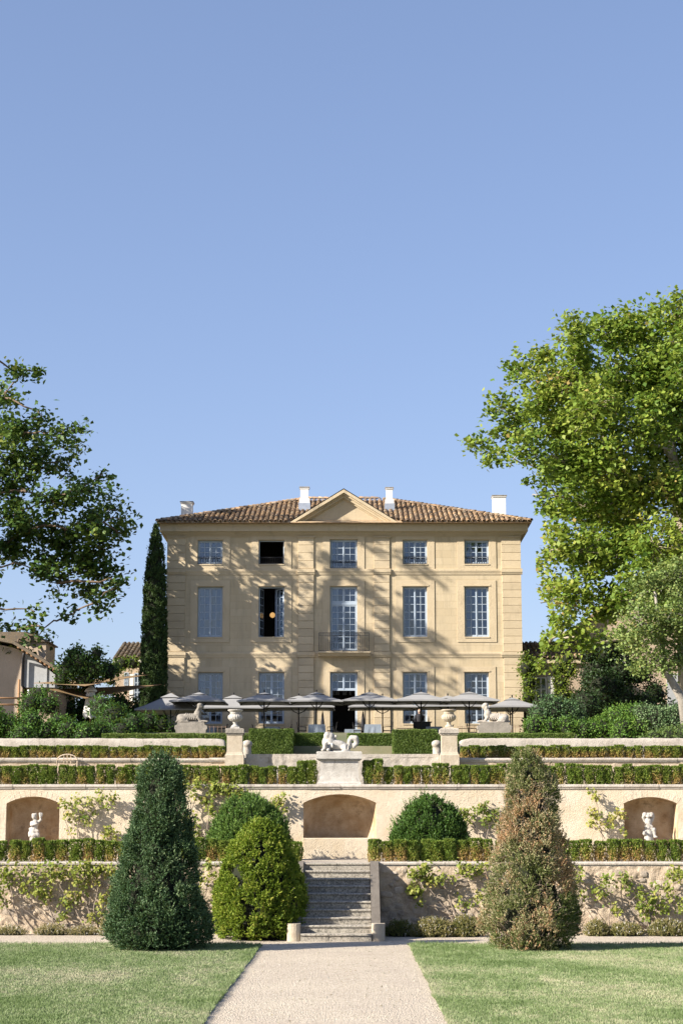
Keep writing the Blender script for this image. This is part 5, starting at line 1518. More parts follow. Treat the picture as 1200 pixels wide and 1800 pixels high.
for u0, u1 in ((932, 940), (963, 975)):
    xq, xw = WX(u0, y, 9), WX(u1, y, 9); m = MB(); m.bbox(xq, xw, y+0.16, y+0.21, za-0.05, zb2+0.05, 0.01)
    nlv = 14
    sh = m.build('shutter', M['white_paint'], t); m = MB()
    for q in range(nlv): m.box(xq+0.05, xw-0.05, y+0.135, y+0.158, za+0.05+(zb2-za-0.1)*q/nlv, za+0.05+(zb2-za-0.1)*q/nlv+0.05)
    m.build('louvre', M['white_paint'], sh)
y = 102.4
t = thing('gabled_house', 'pinkish gabled house in the shade behind the big tree at right', 'house', (WX(1090, y, 9), y, 6.8))
x0, x1 = WX(1022, y, 12), WX(1240, y, 12); ze = WZ(1105, y); zp_ = WZ(1068, y)
m = MB(); m.prism([(x0, 6.7), (x1, 6.7), (x1, ze), ((x0+x1)/2, zp_+1.3), (x0, ze)], y, y+9); m.build('wall', M['house_wall'], t)
m = MB(); m.prism([(x0-0.4, ze-0.1), ((x0+x1)/2, zp_+1.35), (x1+0.4, ze-0.1), (x1+0.4, ze+0.12), ((x0+x1)/2, zp_+1.6), (x0-0.4, ze+0.12)], y-0.4, y+9.3); m.build('roof', M['tile'], t)
for (u0, u1, v0, v1) in ((1066, 1084, 1148, 1194), (1090, 1100, 1150, 1192)):
    xa, xb, za, zb2 = WX(u0, y, 10), WX(u1, y, 10), WZ(v1, y), WZ(v0, y); m = MB()
    for q in range(3): m.box(xa+(xb-xa-0.06)*q/2, xa+(xb-xa-0.06)*q/2+0.06, y-0.06, y-0.005, za, zb2)
    for q in range(5): m.box(xa+0.061, xb-0.061, y-0.05, y-0.008, za+(zb2-za-0.06)*q/4, za+(zb2-za-0.06)*q/4+0.06)
    wn = m.build('window', M['white_paint'], t); m = MB(); m.add([(xa, y-0.004, za), (xb, y-0.004, za), (xb, y-0.004, zb2), (xa, y-0.004, zb2)], [(0,1,2,3)]); m.build('pane', M['glass'], wn)
xa, xb, za, zb2 = WX(1172, y, 9), WX(1194, y, 9), 6.8, WZ(1184, y); m = MB(); m.bbox(xa, xb, y-0.1, y-0.003, za, zb2, 0.01); m.build('door', M['grey_board'], t)

# shade sails and posts at left
def sail(pts, label, sagz):
    P = [Vector(p) for p in pts]
    c = sum(P, Vector())/3
    t = thing('shade_sail', label, 'shade sail', tuple(c), group='shade sails')
    n_ = 10; V = []; F = []; idx = {}
    for i in range(n_+1):
        for j in range(n_+1-i):
            a, b = i/n_, j/n_; q = 1-a-b
            p_ = P[0]*q+P[1]*a+P[2]*b; edge = min(a, b, q)
            pull = 0.16*(a*b+b*q+q*a)
            p_ = p_.lerp(c, pull) + Vector((0, 0, -sagz*27*a*b*q))
            idx[(i, j)] = len(V); V.append(p_)
    for i in range(n_):
        for j in range(n_-i):
            F.append((idx[(i,j)], idx[(i+1,j)], idx[(i,j+1)]))
            if j < n_-i-1: F.append((idx[(i+1,j)], idx[(i+1,j+1)], idx[(i,j+1)]))
    m = MB(); m.add(V, F, smooth=True); m.build('sail_cloth', M['sail'], t)
    m = MB()
    for a_, b_ in ((P[0], P[1]), (P[1], P[2])): m.tube([a_, a_.lerp(b_, .5)+(c-a_.lerp(b_, .5))*0.12, b_], 0.012, 4)
    m.build('edge_cord', M['wood'], t)
sail([W(60, 1201, 90), W(262, 1186, 96), W(150, 1206, 84)], 'upper tan shade sail stretched above the left shrubs', 0.1)
sail([W(85, 1212, 88), W(285, 1203, 97), W(150, 1228, 86)], 'lower tan shade sail stretched above the left shrubs', 0.2)
# wooden rail and post at far left
y = 90
t = thing('wooden_post_rail', 'weathered wooden post and two rails at far left', 'fence', (WX(20, y, 8), y, 7))
m = MB(); m.tube([(WX(34, y, 9), y, 6.8), (WX(33, y, 9), y, WZ(1194, y))], 0.06, 8); m.build('post', M['wood'], t)
for v in (1227, 1238.5): m = MB(); m.tube([(WX(-60, y, 9), y-0.08, WZ(v, y)), (WX(46, y, 9), y-0.08, WZ(v, y))], 0.05, 8); m.build('rail', M['wood'], t)
m = MB(); m.tube([(WX(50, y, 9), y, 6.8), (WX(50, y, 9), y, WZ(1212, y))], 0.05, 8); m.build('post', M['white_canvas'], t)
# arched grille over the wall at left
y = YW3-0.22; x0, x1 = WX(97, y), WX(133, y); c = (x0+x1)/2; r_ = (x1-x0)/2; zb_ = ZB
zsp = WZ(1326, y)-r_*0.62
t = thing('arched_garden_grille', 'pale arched wooden grille against the wall behind the box shrubs at left', 'trellis', (c, y, zb_))
m = MB(); m.tube([(x0, y, zb_)]+[(c-r_*math.cos(a), y, zsp+r_*0.62*math.sin(a)) for a in [math.pi*k/12 for k in range(13)]]+[(x1, y, zb_)], 0.02, 6); m.build('arch_frame', M['rubble'], t)
for q in (-0.34, 0.0, 0.34): m = MB(); m.box(c+q*2*r_*0.5-0.012, c+q*2*r_*0.5+0.012, y-0.012, y+0.012, zb_, zsp+r_*0.55); m.build('bar', M['rubble'], t)
m = MB(); m.box(x0, x1, y-0.03, y-0.013, zsp+0.02, zsp+0.045); m.build('crossbar', M['rubble'], t)
# (u, v) on the facade that the clump shades, metres of y between facade and clump, radius
SHADE_LOBES = [(330,905,8,1.3),(400,897,8,1.2),(470,890,8,1.2),(350,960,8,1.2),(440,1000,8.5,1.2),(330,1060,8,1.2),(420,1120,8.5,1.2),(520,1000,9.5,1.4),(540,1080,10,1.6),(470,1060,9,1.2),
               (600,990,11,1.5),(580,1080,10.5,1.6),(640,1030,11.5,1.6),(650,1110,11.5,1.7),(590,1160,11,1.6),(520,1140,10,1.5),(700,1080,12.5,1.5),(690,1150,12.5,1.6),(735,1110,13,1.3),(760,1150,13.5,1.4),(690,990,12.5,1.3),
               (340,1200,8.5,1.2),(440,1210,9.5,1.3),(540,1220,10.5,1.5),(640,1200,12,1.5),(740,1200,13.5,1.4),(620,940,11,1.2)]
# ================================================================== CLIPPED BOX AND TOPIARY
def box_parts(r, h, n, browning, seed):
    rs = np.random.default_rng(seed)
    th = rs.uniform(0, 2*np.pi, n); z = rs.random(n)**0.85
    top = rs.random(n) < 0.18
    rad = np.sqrt(rs.random(n)) * 0.95; rad = np.where(top, rad, 0.80+0.25*rs.random(n))
    prof = np.where(z > 0.86, 1-(z-0.86)*1.6, 0.86+0.14*np.sin(z*np.pi))
    bump_ = 1+0.13*np.sin(th*3+z*7+seed)+0.09*np.sin(th*5-z*13)
    z = np.where(top, 0.90+0.10*rs.random(n)*(1-rad*0.5), z)
    R_ = r*rad*prof*bump_
    P = np.stack([R_*np.cos(th), R_*np.sin(th), z*h*(1+0.04*np.sin(seed*7.0))], 1)
    D = unit(np.stack([np.cos(th), np.sin(th), 0.7+z*1.4], 1)+rs.normal(size=(n, 3))*0.5)
    T = 0.22 + rs.random(n)*0.32 + browning*np.clip(1.3-z*1.5+rs.normal(size=n)*0.15, 0, 1)
    return P, D, T
BOXM = {}
def box_variant(key, r, h, n, brown, seed):
    P, D, T = box_parts(r, h, n, brown, seed)
    l = leaves(P, D, 0.045*rng.uniform(0.7, 1.2, n), 0.026*rng.uniform(0.7, 1.2, n), T)
    # inner twigs and dense core
    k = n//3
    C = rdir(k)*np.array([r*0.62, r*0.62, h*0.40])*rng.random((k, 1))**0.33 + np.array([0, 0, h*0.46])
    l2 = leaves(C, rdir(k), 0.06, 0.04, 0.1+0.2*rng.random(k)+brown*np.clip(0.7-C[:, 2]/h, 0, 1))
    V, F, T = join([l, l2])
    me = np_mesh('box_shrub', V, F, np.clip(T, 0, 1)); me.materials.append(M['box_leaf']); BOXM[key] = me
    return me
variants = [('green', 0.05, 'all-green'), ('half', 0.55, 'half-browned'), ('brown', 0.85, 'brown-bottomed'), ('green2', 0.2, 'mostly green')]
for row, (r, h) in {'A': (0.150, 0.54), 'B': (0.142, 0.56), 'C': (0.150, 0.43)}.items():
    for name, br, _ in variants:
        for s_ in range(2): box_variant((row, name, s_), r, h, 1500, br if row != 'C' else br*0.8+0.25, hash((row, name, s_)) % 97 if False else (ord(row)*7+len(name)*13+s_*29) % 97)
ORD = 'first second third fourth fifth sixth seventh eighth ninth tenth eleventh twelfth thirteenth fourteenth fifteenth sixteenth seventeenth eighteenth nineteenth twentieth'.split()
ORD += ['twenty-'+q for q in ORD[:9]] + ['thirtieth'] + ['thirty-'+q for q in ORD[:9]] + ['fortieth'] + ['forty-'+q for q in ORD[:9]] + ['fiftieth'] + ['fifty-'+q for q in ORD[:9]] + ['sixtieth']
def box_row(row, u_list_range, y, z, pitch, where, weights, rowname):
    x0, x1 = u_list_range
    n = int(round((x1-x0)/pitch))
    for k in range(n+1):
        x = x0+(x1-x0)*k/n + random.gauss(0, 0.015)
        v = random.choices(range(4), weights)[0]
        key = (row, variants[v][0], random.randint(0, 1))
        o = bpy.data.objects.new('box_shrub', BOXM[key]); COL.objects.link(o)
        hs = random.uniform(0.93, 1.05)
        if row == 'B' and (abs(x-WX(545, y)) < 0.3 or abs(x-WX(648, y)) < 0.3): hs = 1.25
        o.location = (x, y+random.gauss(0, 0.02), z-0.01); o.rotation_euler = (random.gauss(0,.03), random.gauss(0,.03), random.uniform(0, 6.28))
        sx = random.uniform(0.85, 1.12); o.scale = (sx, sx, hs)
        side, mark = rowname; q_ = (n-k) if side < 0 else k
        tag(o, '%s box shrub, %s from the %s, %s' % (variants[v][2], ORD[q_], mark, where), 'shrub', 'box shrubs of the %s' % where)
yA = YW1+0.68
box_row('A', (-12.0, WX(522, yA)), yA, ZA, 0.292, 'lowest row left', (3, 4, 5, 3), (-1, 'stone steps'))
box_row('A', (WX(659, yA), 12.0), yA, ZA, 0.292, 'lowest row right', (2, 4, 5, 3), (1, 'stone steps'))
yB = YW2+0.62
box_row('B', (-12.0, WX(545, yB)), yB, ZB, 0.255, 'middle row left', (4, 4, 2, 5), (-1, 'lion pedestal'))
box_row('B', (WX(648, yB), 12.0), yB, ZB, 0.255, 'middle row right', (4, 4, 2, 5), (1, 'lion pedestal'))
yC = YW3+0.72
box_row('C', (-12.0, WX(387, yC)), yC, ZC, 0.272, 'top row left', (1, 4, 6, 2), (-1, 'left urn'))
box_row('C', (WX(818, yC), 12.0), yC, ZC, 0.272, 'top row right', (1, 4, 6, 2), (1, 'right urn'))

def clipped_hedge(x0, x1, y0, y1, z0, z1, label, dens=2600, mat='hedge_leaf', tb=0.35, group='clipped hedges of the upper terrace', seed=0, round_=0.0, name='clipped_hedge'):
    t = thing(name, label, 'hedge', ((x0+x1)/2, (y0+y1)/2, z0), group=group)
    parts = []
    def face(n, fx_):
        a, b = rng.random(n), rng.random(n)
        P, Nn = fx_(a, b); 
        P = P + np.array(Nn)[None, :]*(lumpy(P, 3.2, 0.012, seed)[:, None] - 0.02*rng.random((n, 1))) 
        D = unit(np.array(Nn)[None, :]*0.8 + rdir(n)*0.9)
        T = tb + rng.normal(size=n)*0.14 + lumpy(P, 2.0, 0.1, seed+1) 
        parts.append(leaves(P, D, 0.045*rng.uniform(.7, 1.3, n), 0.028*rng.uniform(.7, 1.3, n), T))
    H, Wd_, Dp = z1-z0, x1-x0, y1-y0
    nf = int(dens*H*Wd_); nt_ = int(dens*0.6*Wd_*Dp); ns = int(dens*0.6*H*Dp)
    face(nf, lambda a, b: (np.stack([x0+a*Wd_, np.full(len(a), y0), z0+b*H], 1), (0,-1,0)))
    face(nf//3, lambda a, b: (np.stack([x0+a*Wd_, np.full(len(a), y1), z0+b*H], 1), (0,1,0)))
    face(nt_, lambda a, b: (np.stack([x0+a*Wd_, y0+b*Dp, np.full(len(a), z1)], 1), (0,0,1)))
    face(ns, lambda a, b: (np.stack([np.full(len(a), x0), y0+a*Dp, z0+b*H], 1), (-1,0,0)))
    face(ns, lambda a, b: (np.stack([np.full(len(a), x1), y0+a*Dp, z0+b*H], 1), (1,0,0)))
    foliage('foliage', parts, M[mat], t)
    m = MB(); m.box(x0+0.05, x1-0.05, y0+0.05, y1-0.05, z0, z1-0.05, 0.15); m.build('dense_core', M[mat], t)
yh = 56.0
def hz(v, y): return WZ(v, y)
for (u0, u1, v, y0, y1, lab) in ((437.5, 515, 1281, 55.6, 56.7, 'tall clipped hedge block right of the left urn'), (515.5, 571, 1288.5, 56.6, 57.3, 'lower clipped hedge left of the lion statue'),
                            (611, 690, 1289, 56.4, 57.2, 'lower clipped hedge right of the lion statue'), (690.5, 768, 1282, 55.6, 56.7, 'tall clipped hedge block left of the right urn'),
                            (426, 437, 1289, 57.0, 57.6, 'small bit of clipped hedge just right of the left urn pedestal'), (768.5, 777, 1290, 57.0, 57.6, 'small bit of clipped hedge just left of the right urn pedestal')):
    clipped_hedge(WX(u0, y0, 5), WX(u1, y0, 5), y0, y1, ZC-0.02, hz(v, y0), lab, seed=u0, tb=0.42 if v < 1285 else 0.38)
clipped_hedge(WX(178, 57.4, 5), WX(422, 57.4, 5), 57.4, 58.0, ZD-0.02, hz(1289, 57.4), 'long low clipped hedge behind the left parapet', dens=2200, tb=0.6, seed=3)
clipped_hedge(WX(688+90, 57.4, 5), WX(1010, 57.4, 5), 57.4, 58.0, ZD-0.02, hz(1288.5, 57.4), 'long low clipped hedge behind the right parapet', dens=2200, tb=0.5, seed=5)

def topiary(name, label, cx, cy, z0, H, prof, mat, n, ll, lw, up=0.9, tint=0.45, sl_=0.11, k=9, lumps=(2.2, 0.08), core=True, seed=0.0, twigs=0, group=None, cat='bush', core_mat=None, tfun=None, corek=0.77, gaps=0.0, tufts=420, tuft_r=0.15):
    """prof: list of (height fraction, radius)"""
    t = thing(name, label, cat, (cx, cy, z0), group=group)
    if cat == 'topiary': prof = [(a, b*0.94) for a, b in prof]
    hf = np.array([a for a, b in prof]); rr = np.array([b for a, b in prof])
    # tufts over the surface, each a small dome of sprigs
    def pick(k_):
        z_ = rng.random(k_*3); q_ = np.interp(z_, hf, rr); kp = rng.random(k_*3) < (q_+0.05)/(rr.max()+0.05); z_ = z_[kp][:k_]; return z_, np.interp(z_, hf, rr)
    tz, tr = pick(int(tufts)); nt_ = len(tz); tth = rng.uniform(0, 2*np.pi, nt_)
    tU = np.stack([np.cos(tth), np.sin(tth), np.zeros(nt_)], 1)
    base_ = tU*tr[:, None]+np.array([0, 0, 1])*(tz*H)[:, None]
    lump_t = lumpy(base_+seed, lumps[0], lumps[1], seed) + lumpy(base_+seed*2, lumps[0]*2.7, lumps[1]*0.6, seed+2) + rng.normal(size=nt_)*lumps[1]*0.55
    tC = base_ + tU*(lump_t-tuft_r*0.75)[:, None]
    tT = rng.normal(size=nt_)*0.12
    id_ = rng.integers(0, nt_, n)
    if gaps > 0:
        g_ = lumpy(base_*1.3+seed+9, 3.1, 1.0, seed+5) > 1.25-gaps
        id_ = id_[~g_[id_]]
    n_ = len(id_)
    L_ = rdir(n_); L_ = L_ + tU[id_]*1.0 + np.array([0, 0, 0.5]); L_ = unit(L_)
    inn = rng.random(n_)**2
    P = tC[id_] + L_*(tuft_r*(1-0.45*inn)*rng.uniform(0.85, 1.15, n_))[:, None]*np.array([1, 1, 1.15])
    P[:, 2] = np.maximum(P[:, 2], 0.02)
    U = tU[id_]; lump = lump_t[id_]; zz_ = tz[id_]
    D = unit(L_*0.9 + np.array([0, 0, up]) + rng.normal(size=(n_, 3))*0.3)
    T = tint + rng.normal(size=n_)*0.11 + tT[id_] + lump*0.7 - inn*0.15
    if tfun is not None: T = tfun(P, T)
    P = P + np.array([cx, cy, z0])
    parts = [sprigs(P, D, sl_*rng.uniform(0.6, 1.25, n_), k, ll, lw, T)]
    ns_ = n_//22; sel = rng.integers(0, n_, ns_)
    parts.append(sprigs(P[sel], unit(D[sel]+np.array([0, 0, 0.5])), sl_*2.0*rng.uniform(0.8, 1.4, ns_), k*2, ll*0.9, lw*0.85, T[sel]+0.15, spread=0.5))
    foliage('foliage', parts, M[mat], t)
    if core:
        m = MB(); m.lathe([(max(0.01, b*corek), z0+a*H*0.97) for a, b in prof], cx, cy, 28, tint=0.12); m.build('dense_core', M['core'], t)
    if twigs:
        m = MB()
        for q in range(twigs):
            a = random.uniform(0, 6.28); zt = random.random()*0.85; rt = float(np.interp(zt, hf, rr))
            p0 = Vector((cx+0.3*rt*math.cos(a), cy+0.3*rt*math.sin(a), z0+H*max(0.02, zt-0.12))); p2 = Vector((cx+rt*1.03*math.cos(a), cy+rt*1.03*math.sin(a), z0+H*zt+0.12))
            p1 = p0.lerp(p2, .5)+Vector((random.gauss(0,.05), random.gauss(0,.05), random.gauss(0,.05)))
            m.tube([p0, p1, p2], [0.012, 0.008, 0.003], 4, cap=False)
            for b in range(3):
                e = p1.lerp(p2, random.random())+Vector((0,0,0)); d = Vector((math.cos(a)+random.gauss(0,.8), math.sin(a)+random.gauss(0,.8), random.gauss(.2,.5)))*0.14
                m.tube([e, e+d], [0.005, 0.002], 3, cap=False)
        m.build('twigs', M['dry_twig'], t)
    m = MB(); m.tube([(cx, cy, z0-0.05), (cx, cy, z0+H*0.3)], 0.07, 8); m.build('trunk', M['bark'], t)
    return t
yy_ = 36.0; cL = WX(281, yy_); HL = WZ(1331, yy_)

topiary('yew_topiary', 'tall dark blue-green yew topiary at the edge of the left lawn', cL, yy_, 0.0, HL,
        [(0,0.55),(0.03,0.86),(0.07,0.99),(0.12,1.02),(0.2,0.96),(0.32,0.82),(0.45,0.71),(0.58,0.62),(0.7,0.54),(0.8,0.46),(0.88,0.38),(0.94,0.29),(0.98,0.16),(1.0,0.05)],
        'yew_leaf', 19000, 0.044, 0.018, up=0.45, tint=0.50, sl_=0.11, k=7, lumps=(2.4, 0.065), tufts=1000, tuft_r=0.12, seed=1.0, corek=0.70, cat='topiary')
yy_ = 36.0; cR = WX(931, yy_); HR = WZ(1331, yy_)
def rust(P, T):
    g_ = lumpy(P, 1.9, 0.28, 3.0)
    right = np.clip((P[:, 0])*0.9, -1, 1)
    T = 0.48 + g_ + rng.normal(size=len(P))*0.2 + 0.12*right
    bot = (P[:, 2] < 1.1) & (P[:, 0] > 0.35)
    low = (P[:, 2] < 0.35)
    top = P[:, 2] + 0.35*rng.normal(size=len(P)) > 3.1
    T = np.where(bot & (rng.random(len(P)) < 0.75), -0.3, T); T = np.where(low & (rng.random(len(P)) < 0.5), 0.1, T); T = np.where(top, T-0.22, T)
    return T
topiary('browning_yew_topiary', 'tall half-dead browning yew topiary at the edge of the right lawn', cR, yy_, 0.0, HR,
        [(0,0.5),(0.03,0.78),(0.07,0.90),(0.13,0.93),(0.22,0.89),(0.34,0.81),(0.45,0.70),(0.56,0.62),(0.66,0.55),(0.76,0.47),(0.85,0.39),(0.92,0.30),(0.98,0.17),(1.0,0.06)],
        'dying_yew', 19000, 0.046, 0.015, up=0.7, tint=0.5, sl_=0.12, k=7, lumps=(2.6, 0.07), seed=4.0, twigs=260, tfun=rust, corek=0.62, cat='topiary', gaps=0.2, tufts=700, tuft_r=0.12)
yb_ = 39.75; cB = WX(458, yb_)
topiary('bright_yew_bush', 'rounded yellow-green yew bush close left of the stone steps', cB, yb_, 0.0, WZ(1443, yb_),
        [(0,0.70),(0.06,0.92),(0.18,0.98),(0.35,0.97),(0.5,0.88),(0.65,0.76),(0.78,0.60),(0.88,0.42),(0.95,0.26),(1.0,0.04)],
        'bright_yew', 19000, 0.042, 0.021, up=0.25, tint=0.58, sl_=0.07, k=7, lumps=(3.0, 0.03), tufts=900, tuft_r=0.09, seed=7.0)
yd = 45.1; cD = WX(437, yd)
topiary('dome_yew', 'mid-green dome-shaped yew behind the yellow-green bush', cD, yd, ZA, WZ(1405, yd)-ZA,
        [(0,0.93),(0.1,1.0),(0.3,0.96),(0.5,0.86),(0.68,0.72),(0.82,0.54),(0.92,0.34),(1.0,0.05)], 'dome_leaf', 9000, 0.048, 0.020, up=1.0, tint=0.62, sl_=0.12, k=7, lumps=(2.4, 0.055), tufts=380, tuft_r=0.13, corek=0.66, seed=9.0, group='dome yews on the middle terrace')
cD2 = WX(756, yd)
topiary('dome_yew', 'dark green dome-shaped yew right of the middle niche', cD2, yd, ZA, WZ(1409, yd)-ZA,
        [(0,0.84),(0.15,0.87),(0.35,0.85),(0.52,0.78),(0.68,0.64),(0.82,0.46),(0.92,0.28),(1.0,0.04)], 'dome_leaf', 9000, 0.052, 0.022, up=0.7, tint=0.36, sl_=0.13, k=7, lumps=(2.8, 0.06), tufts=360, tuft_r=0.13, corek=0.66, seed=12.0, group='dome yews on the middle terrace')
# cypress
yc = 98.0
topiary('cypress', 'tall narrow dark cypress against the left corner of the house', WX(271, yc, 12), yc, 6.8, WZ(924, yc)-6.8,
        [(0,0.62),(0.1,0.72),(0.3,0.70),(0.5,0.66),(0.65,0.60),(0.78,0.52),(0.88,0.38),(0.95,0.22),(1.0,0.03)], 'cypress_leaf', 20000, 0.075, 0.04, up=1.8, tint=0.6, sl_=0.16, k=5, lumps=(1.9, 0.02), tufts=1300, tuft_r=0.13, corek=0.84, seed=15.0, cat='tree')

# ================================================================== VINES ON THE WALLS
def rod(m, a, b, r0, r1, wob, n=6):
    a, b = Vector(a), Vector(b); pts = []; L_ = (b-a).length
    for i in range(n+1):
        q = i/n; p_ = a.lerp(b, q)+Vector((random.gauss(0, wob), random.gauss(0, wob*0.4), random.gauss(0, wob)))*(0 if i in (0, n) else 1)*L_
        pts.append(p_)
    m.tube(pts, [r0+(r1-r0)*i/n for i in range(n+1)], 6, cap=False)
    return pts
def vine(label, yw, root, limbs, leafy, tint=0.55, ll=0.10, dens=1.0, group='fig branches trained on the walls', name='fig_branches'):
    """root, limb ends in photo pixels on the wall plane; leafy: (u, v, ru, rv, count)"""
    x, z = WX(root[0], yw, 1), (ZA if yw > 44 else 0.0)
    t = thing(name, label, 'climbing plant', (x, yw-0.2, z), group=group)
    m = MB(); R0 = (x, yw-0.18, z); allp = [[Vector(R0)]]
    for li_ in limbs:
        st, path, r0 = li_
        prev = Vector((WX(st[0], yw), yw-0.16, WZ(st[1], yw))) if st != 'root' else Vector(R0)
        r = r0
        for (u, v) in path:
            nxt = Vector((WX(u, yw), yw-random.uniform(0.10, 0.2), WZ(v, yw))); r2 = r*0.72
            allp.append(rod(m, prev, nxt, r, r2, 0.02, 5)); prev = nxt; r = r2
    pts = [p_ for L_ in allp for p_ in L_]
    C_all, T_all = [], []
    for (u, v, ru, rv, cnt) in leafy:
        c = Vector((WX(u, yw), yw-0.17, WZ(v, yw))); sx_, sz_ = ru*yw*CT/3100, rv*yw*CT/3100
        near = min(pts, key=lambda p_: (p_-c).length)
        if (near-c).length > 0.05: rod(m, near, c, 0.012, 0.006, 0.03, 4)
        nt2 = max(3, cnt//14)
        for q in range(nt2):
            e = c+Vector((random.gauss(0, .55)*sx_, random.uniform(-0.14, 0.05), random.gauss(0, .55)*sz_))
            rod(m, c, e, 0.006, 0.003, 0.04, 3)
            kk = int(cnt/nt2*dens)
            C_all.append(np.array(e)[None, :]+rng.normal(size=(kk, 3))*np.array([0.065, 0.055, 0.065])); T_all.append(np.full(kk, tint+random.gauss(0, .12)))
    C_ = np.concatenate(C_all); T_ = np.concatenate(T_all)+rng.normal(size=len(C_))*0.14
    C_[:, 1] = np.minimum(C_[:, 1], yw-0.05)
    m.build('stem', M['vine_bark'], t)
    N_ = unit(rdir(len(C_))*0.8+np.array([-0.5, -0.8, 0.5]))
    foliage('foliage', [leaves(C_, unit(rdir(len(C_))+np.array([0, 0, -0.3])), ll*rng.uniform(.55, 1.15, len(C_)), ll*0.8*rng.uniform(.6, 1.1, len(C_)), T_, N=N_, fold=0.12)], M['fig_leaf'], t)
Y1, Y2 = YW1-0.04, YW2
vine('bushy yellow-green fig branches on the low wall at the far left edge', Y1, (44, 1640), [('root', [(20, 1600), (2, 1560)], .022), ('root', [(25, 1560), (30, 1530)], .018)],
     [(10,1535,18,14,90),(30,1548,20,14,100),(5,1560,16,14,70),(50,1530,22,9,90),(60,1552,18,14,90),(85,1560,14,12,60),(8,1585,10,10,35)], 0.5)
vine('fig with long slanting bare limbs on the low wall at left', Y1, (158, 1636), [('root', [(105, 1627), (75, 1600), (38, 1572)], .026), ((105, 1627), [(85, 1585), (60, 1560)], .02), ('root', [(140, 1600), (112, 1560), (108, 1530)], .022), ((105,1627), [(70, 1615), (40, 1590)], .014)],
     [(95,1528,22,9,90),(110,1540,16,14,90),(70,1565,20,16,110),(112,1605,18,12,60),(130,1590,12,10,40),(118,1570,14,10,50),(140,1530,18,10,90),(85,1545,14,12,60)], 0.55)
vine('leafy fig branches on the low wall close left of the dark yew', Y1, (163, 1636), [('root', [(158, 1580), (152, 1525)], .02), ('root', [(174, 1580), (182, 1530)], .018), ('root', [(162, 1590), (170, 1540)], .012)],
     [(155,1525,18,10,110),(180,1530,16,12,100),(165,1545,18,12,90),(195,1555,14,16,70),(185,1600,12,16,60),(175,1620,12,12,60),(155,1570,12,10,50),(140,1550,14,10,60),(200,1530,10,10,50)], 0.6)
vine('thin fig branches on the low wall between the dark yew and the yellow-green bush', Y1, (350, 1640), [('root', [(362, 1580), (372, 1530)], .015), ('root', [(356, 1600), (362, 1550)], .01)],
     [(368,1525,12,8,50),(360,1548,10,10,40),(378,1540,8,10,35),(350,1570,10,10,40),(345,1600,8,12,30)], 0.5)
vine('fig with thick forked limbs on the low wall right of the steps', Y1, (808, 1622), [('root', [(795, 1600), (786, 1572), (806, 1548), (852, 1534)], .036), ((786,1572), [(778, 1555), (760, 1545)], .02), ('root', [(775, 1590), (752, 1560), (738, 1544)], .018), ('root', [(790, 1598), (755, 1592)], .012), ((806,1548), [(832,1550),(848,1545)], .012), ('root', [(812, 1600), (815, 1590), (835, 1585)], .014)],
     [(722,1533,16,10,90),(740,1540,14,10,60),(770,1548,10,8,40),(818,1526,22,10,110),(832,1533,18,10,100),(745,1528,14,8,60),(728,1570,12,10,60),(786,1545,8,10,30),(835,1580,16,10,60),(805,1585,8,10,25),(760,1552,8,8,25),(735,1585,8,5,20),(850,1570,8,6,20)], 0.5)
vine('sparse fig branches on the low wall just right of the browning yew', Y1, (1065, 1632), [('root', [(1066, 1590), (1060, 1555), (1065, 1540)], .018), ('root', [(1075, 1620), (1085, 1615)], .01), ((1040,1620), [(1020, 1590), (1010, 1575)], .012)],
     [(1010,1535,18,10,90),(1015,1575,10,12,40),(1046,1560,7,14,50),(1065,1540,9,8,40),(1080,1603,7,7,35),(1045,1582,5,8,18),(1062,1570,6,10,20)], 0.5)
vine('leafy fig branches on the low wall at the far right', Y1, (1134, 1636), [('root', [(1134, 1600), (1118, 1568), (1098, 1548)], .02), ('root', [(1140, 1590), (1152, 1560), (1165, 1542)], .02), ('root', [(1138, 1605), (1165, 1590), (1195, 1585)], .014), ((1118,1568), [(1100, 1585), (1082,1565)], .01)],
     [(1092,1548,12,9,60),(1128,1592,16,18,120),(1118,1570,12,12,60),(1140,1575,12,10,50),(1160,1560,12,9,50),(1175,1537,18,8,90),(1195,1542,10,8,40),(1155,1598,16,7,50),(1185,1588,16,8,60),(1105,1558,10,8,30),(1160,1575,8,8,30)], 0.45)
vine('fig branches on the niche wall just right of the left niche', Y2, (140, 1500), [('root', [(138, 1460), (142, 1430), (160, 1408)], .02), ('root', [(122, 1460), (112, 1430)], .014), ('root', [(155, 1445), (178, 1400), (205, 1402)], .012)],
     [(118,1420,12,12,60),(135,1408,12,8,50),(148,1425,12,14,60),(165,1408,16,8,60),(160,1440,10,9,40),(125,1440,12,8,40),(185,1402,12,6,40),(205,1405,10,8,50),(132,1455,6,8,18)], 0.55)
vine('short fig shoots on the niche wall left of the dark yew', Y2, (200, 1500), [('root', [(195, 1470), (198, 1455)], .012), ('root', [(185, 1470), (180, 1465)], .01)], [(195,1465,14,8,70),(185,1475,10,8,40),(203,1480,8,10,40)], 0.6)
vine('large fig spreading on the niche wall between the dark yew and the left dome yew', Y2, (368, 1500), [('root', [(366, 1460), (368, 1420), (382, 1395), (415, 1398)], .026), ('root', [(352, 1470), (345, 1445), (335, 1425)], .028), ('root', [(350, 1450), (330, 1440)], .018), ((366,1460), [(372, 1430), (380, 1412)], .012)],
     [(380,1383,18,8,150),(400,1388,18,8,140),(420,1394,16,8,110),(330,1385,12,12,70),(345,1402,12,12,70),(435,1400,10,8,60),(375,1425,8,16,60),(335,1430,10,12,50),(345,1465,10,14,60),(370,1400,14,8,70),(395,1425,12,8,30),(440,1412,12,6,40),(330,1460,8,10,30),(345,1378,12,5,50),(450,1405,10,6,40)], 0.5, ll=0.105)
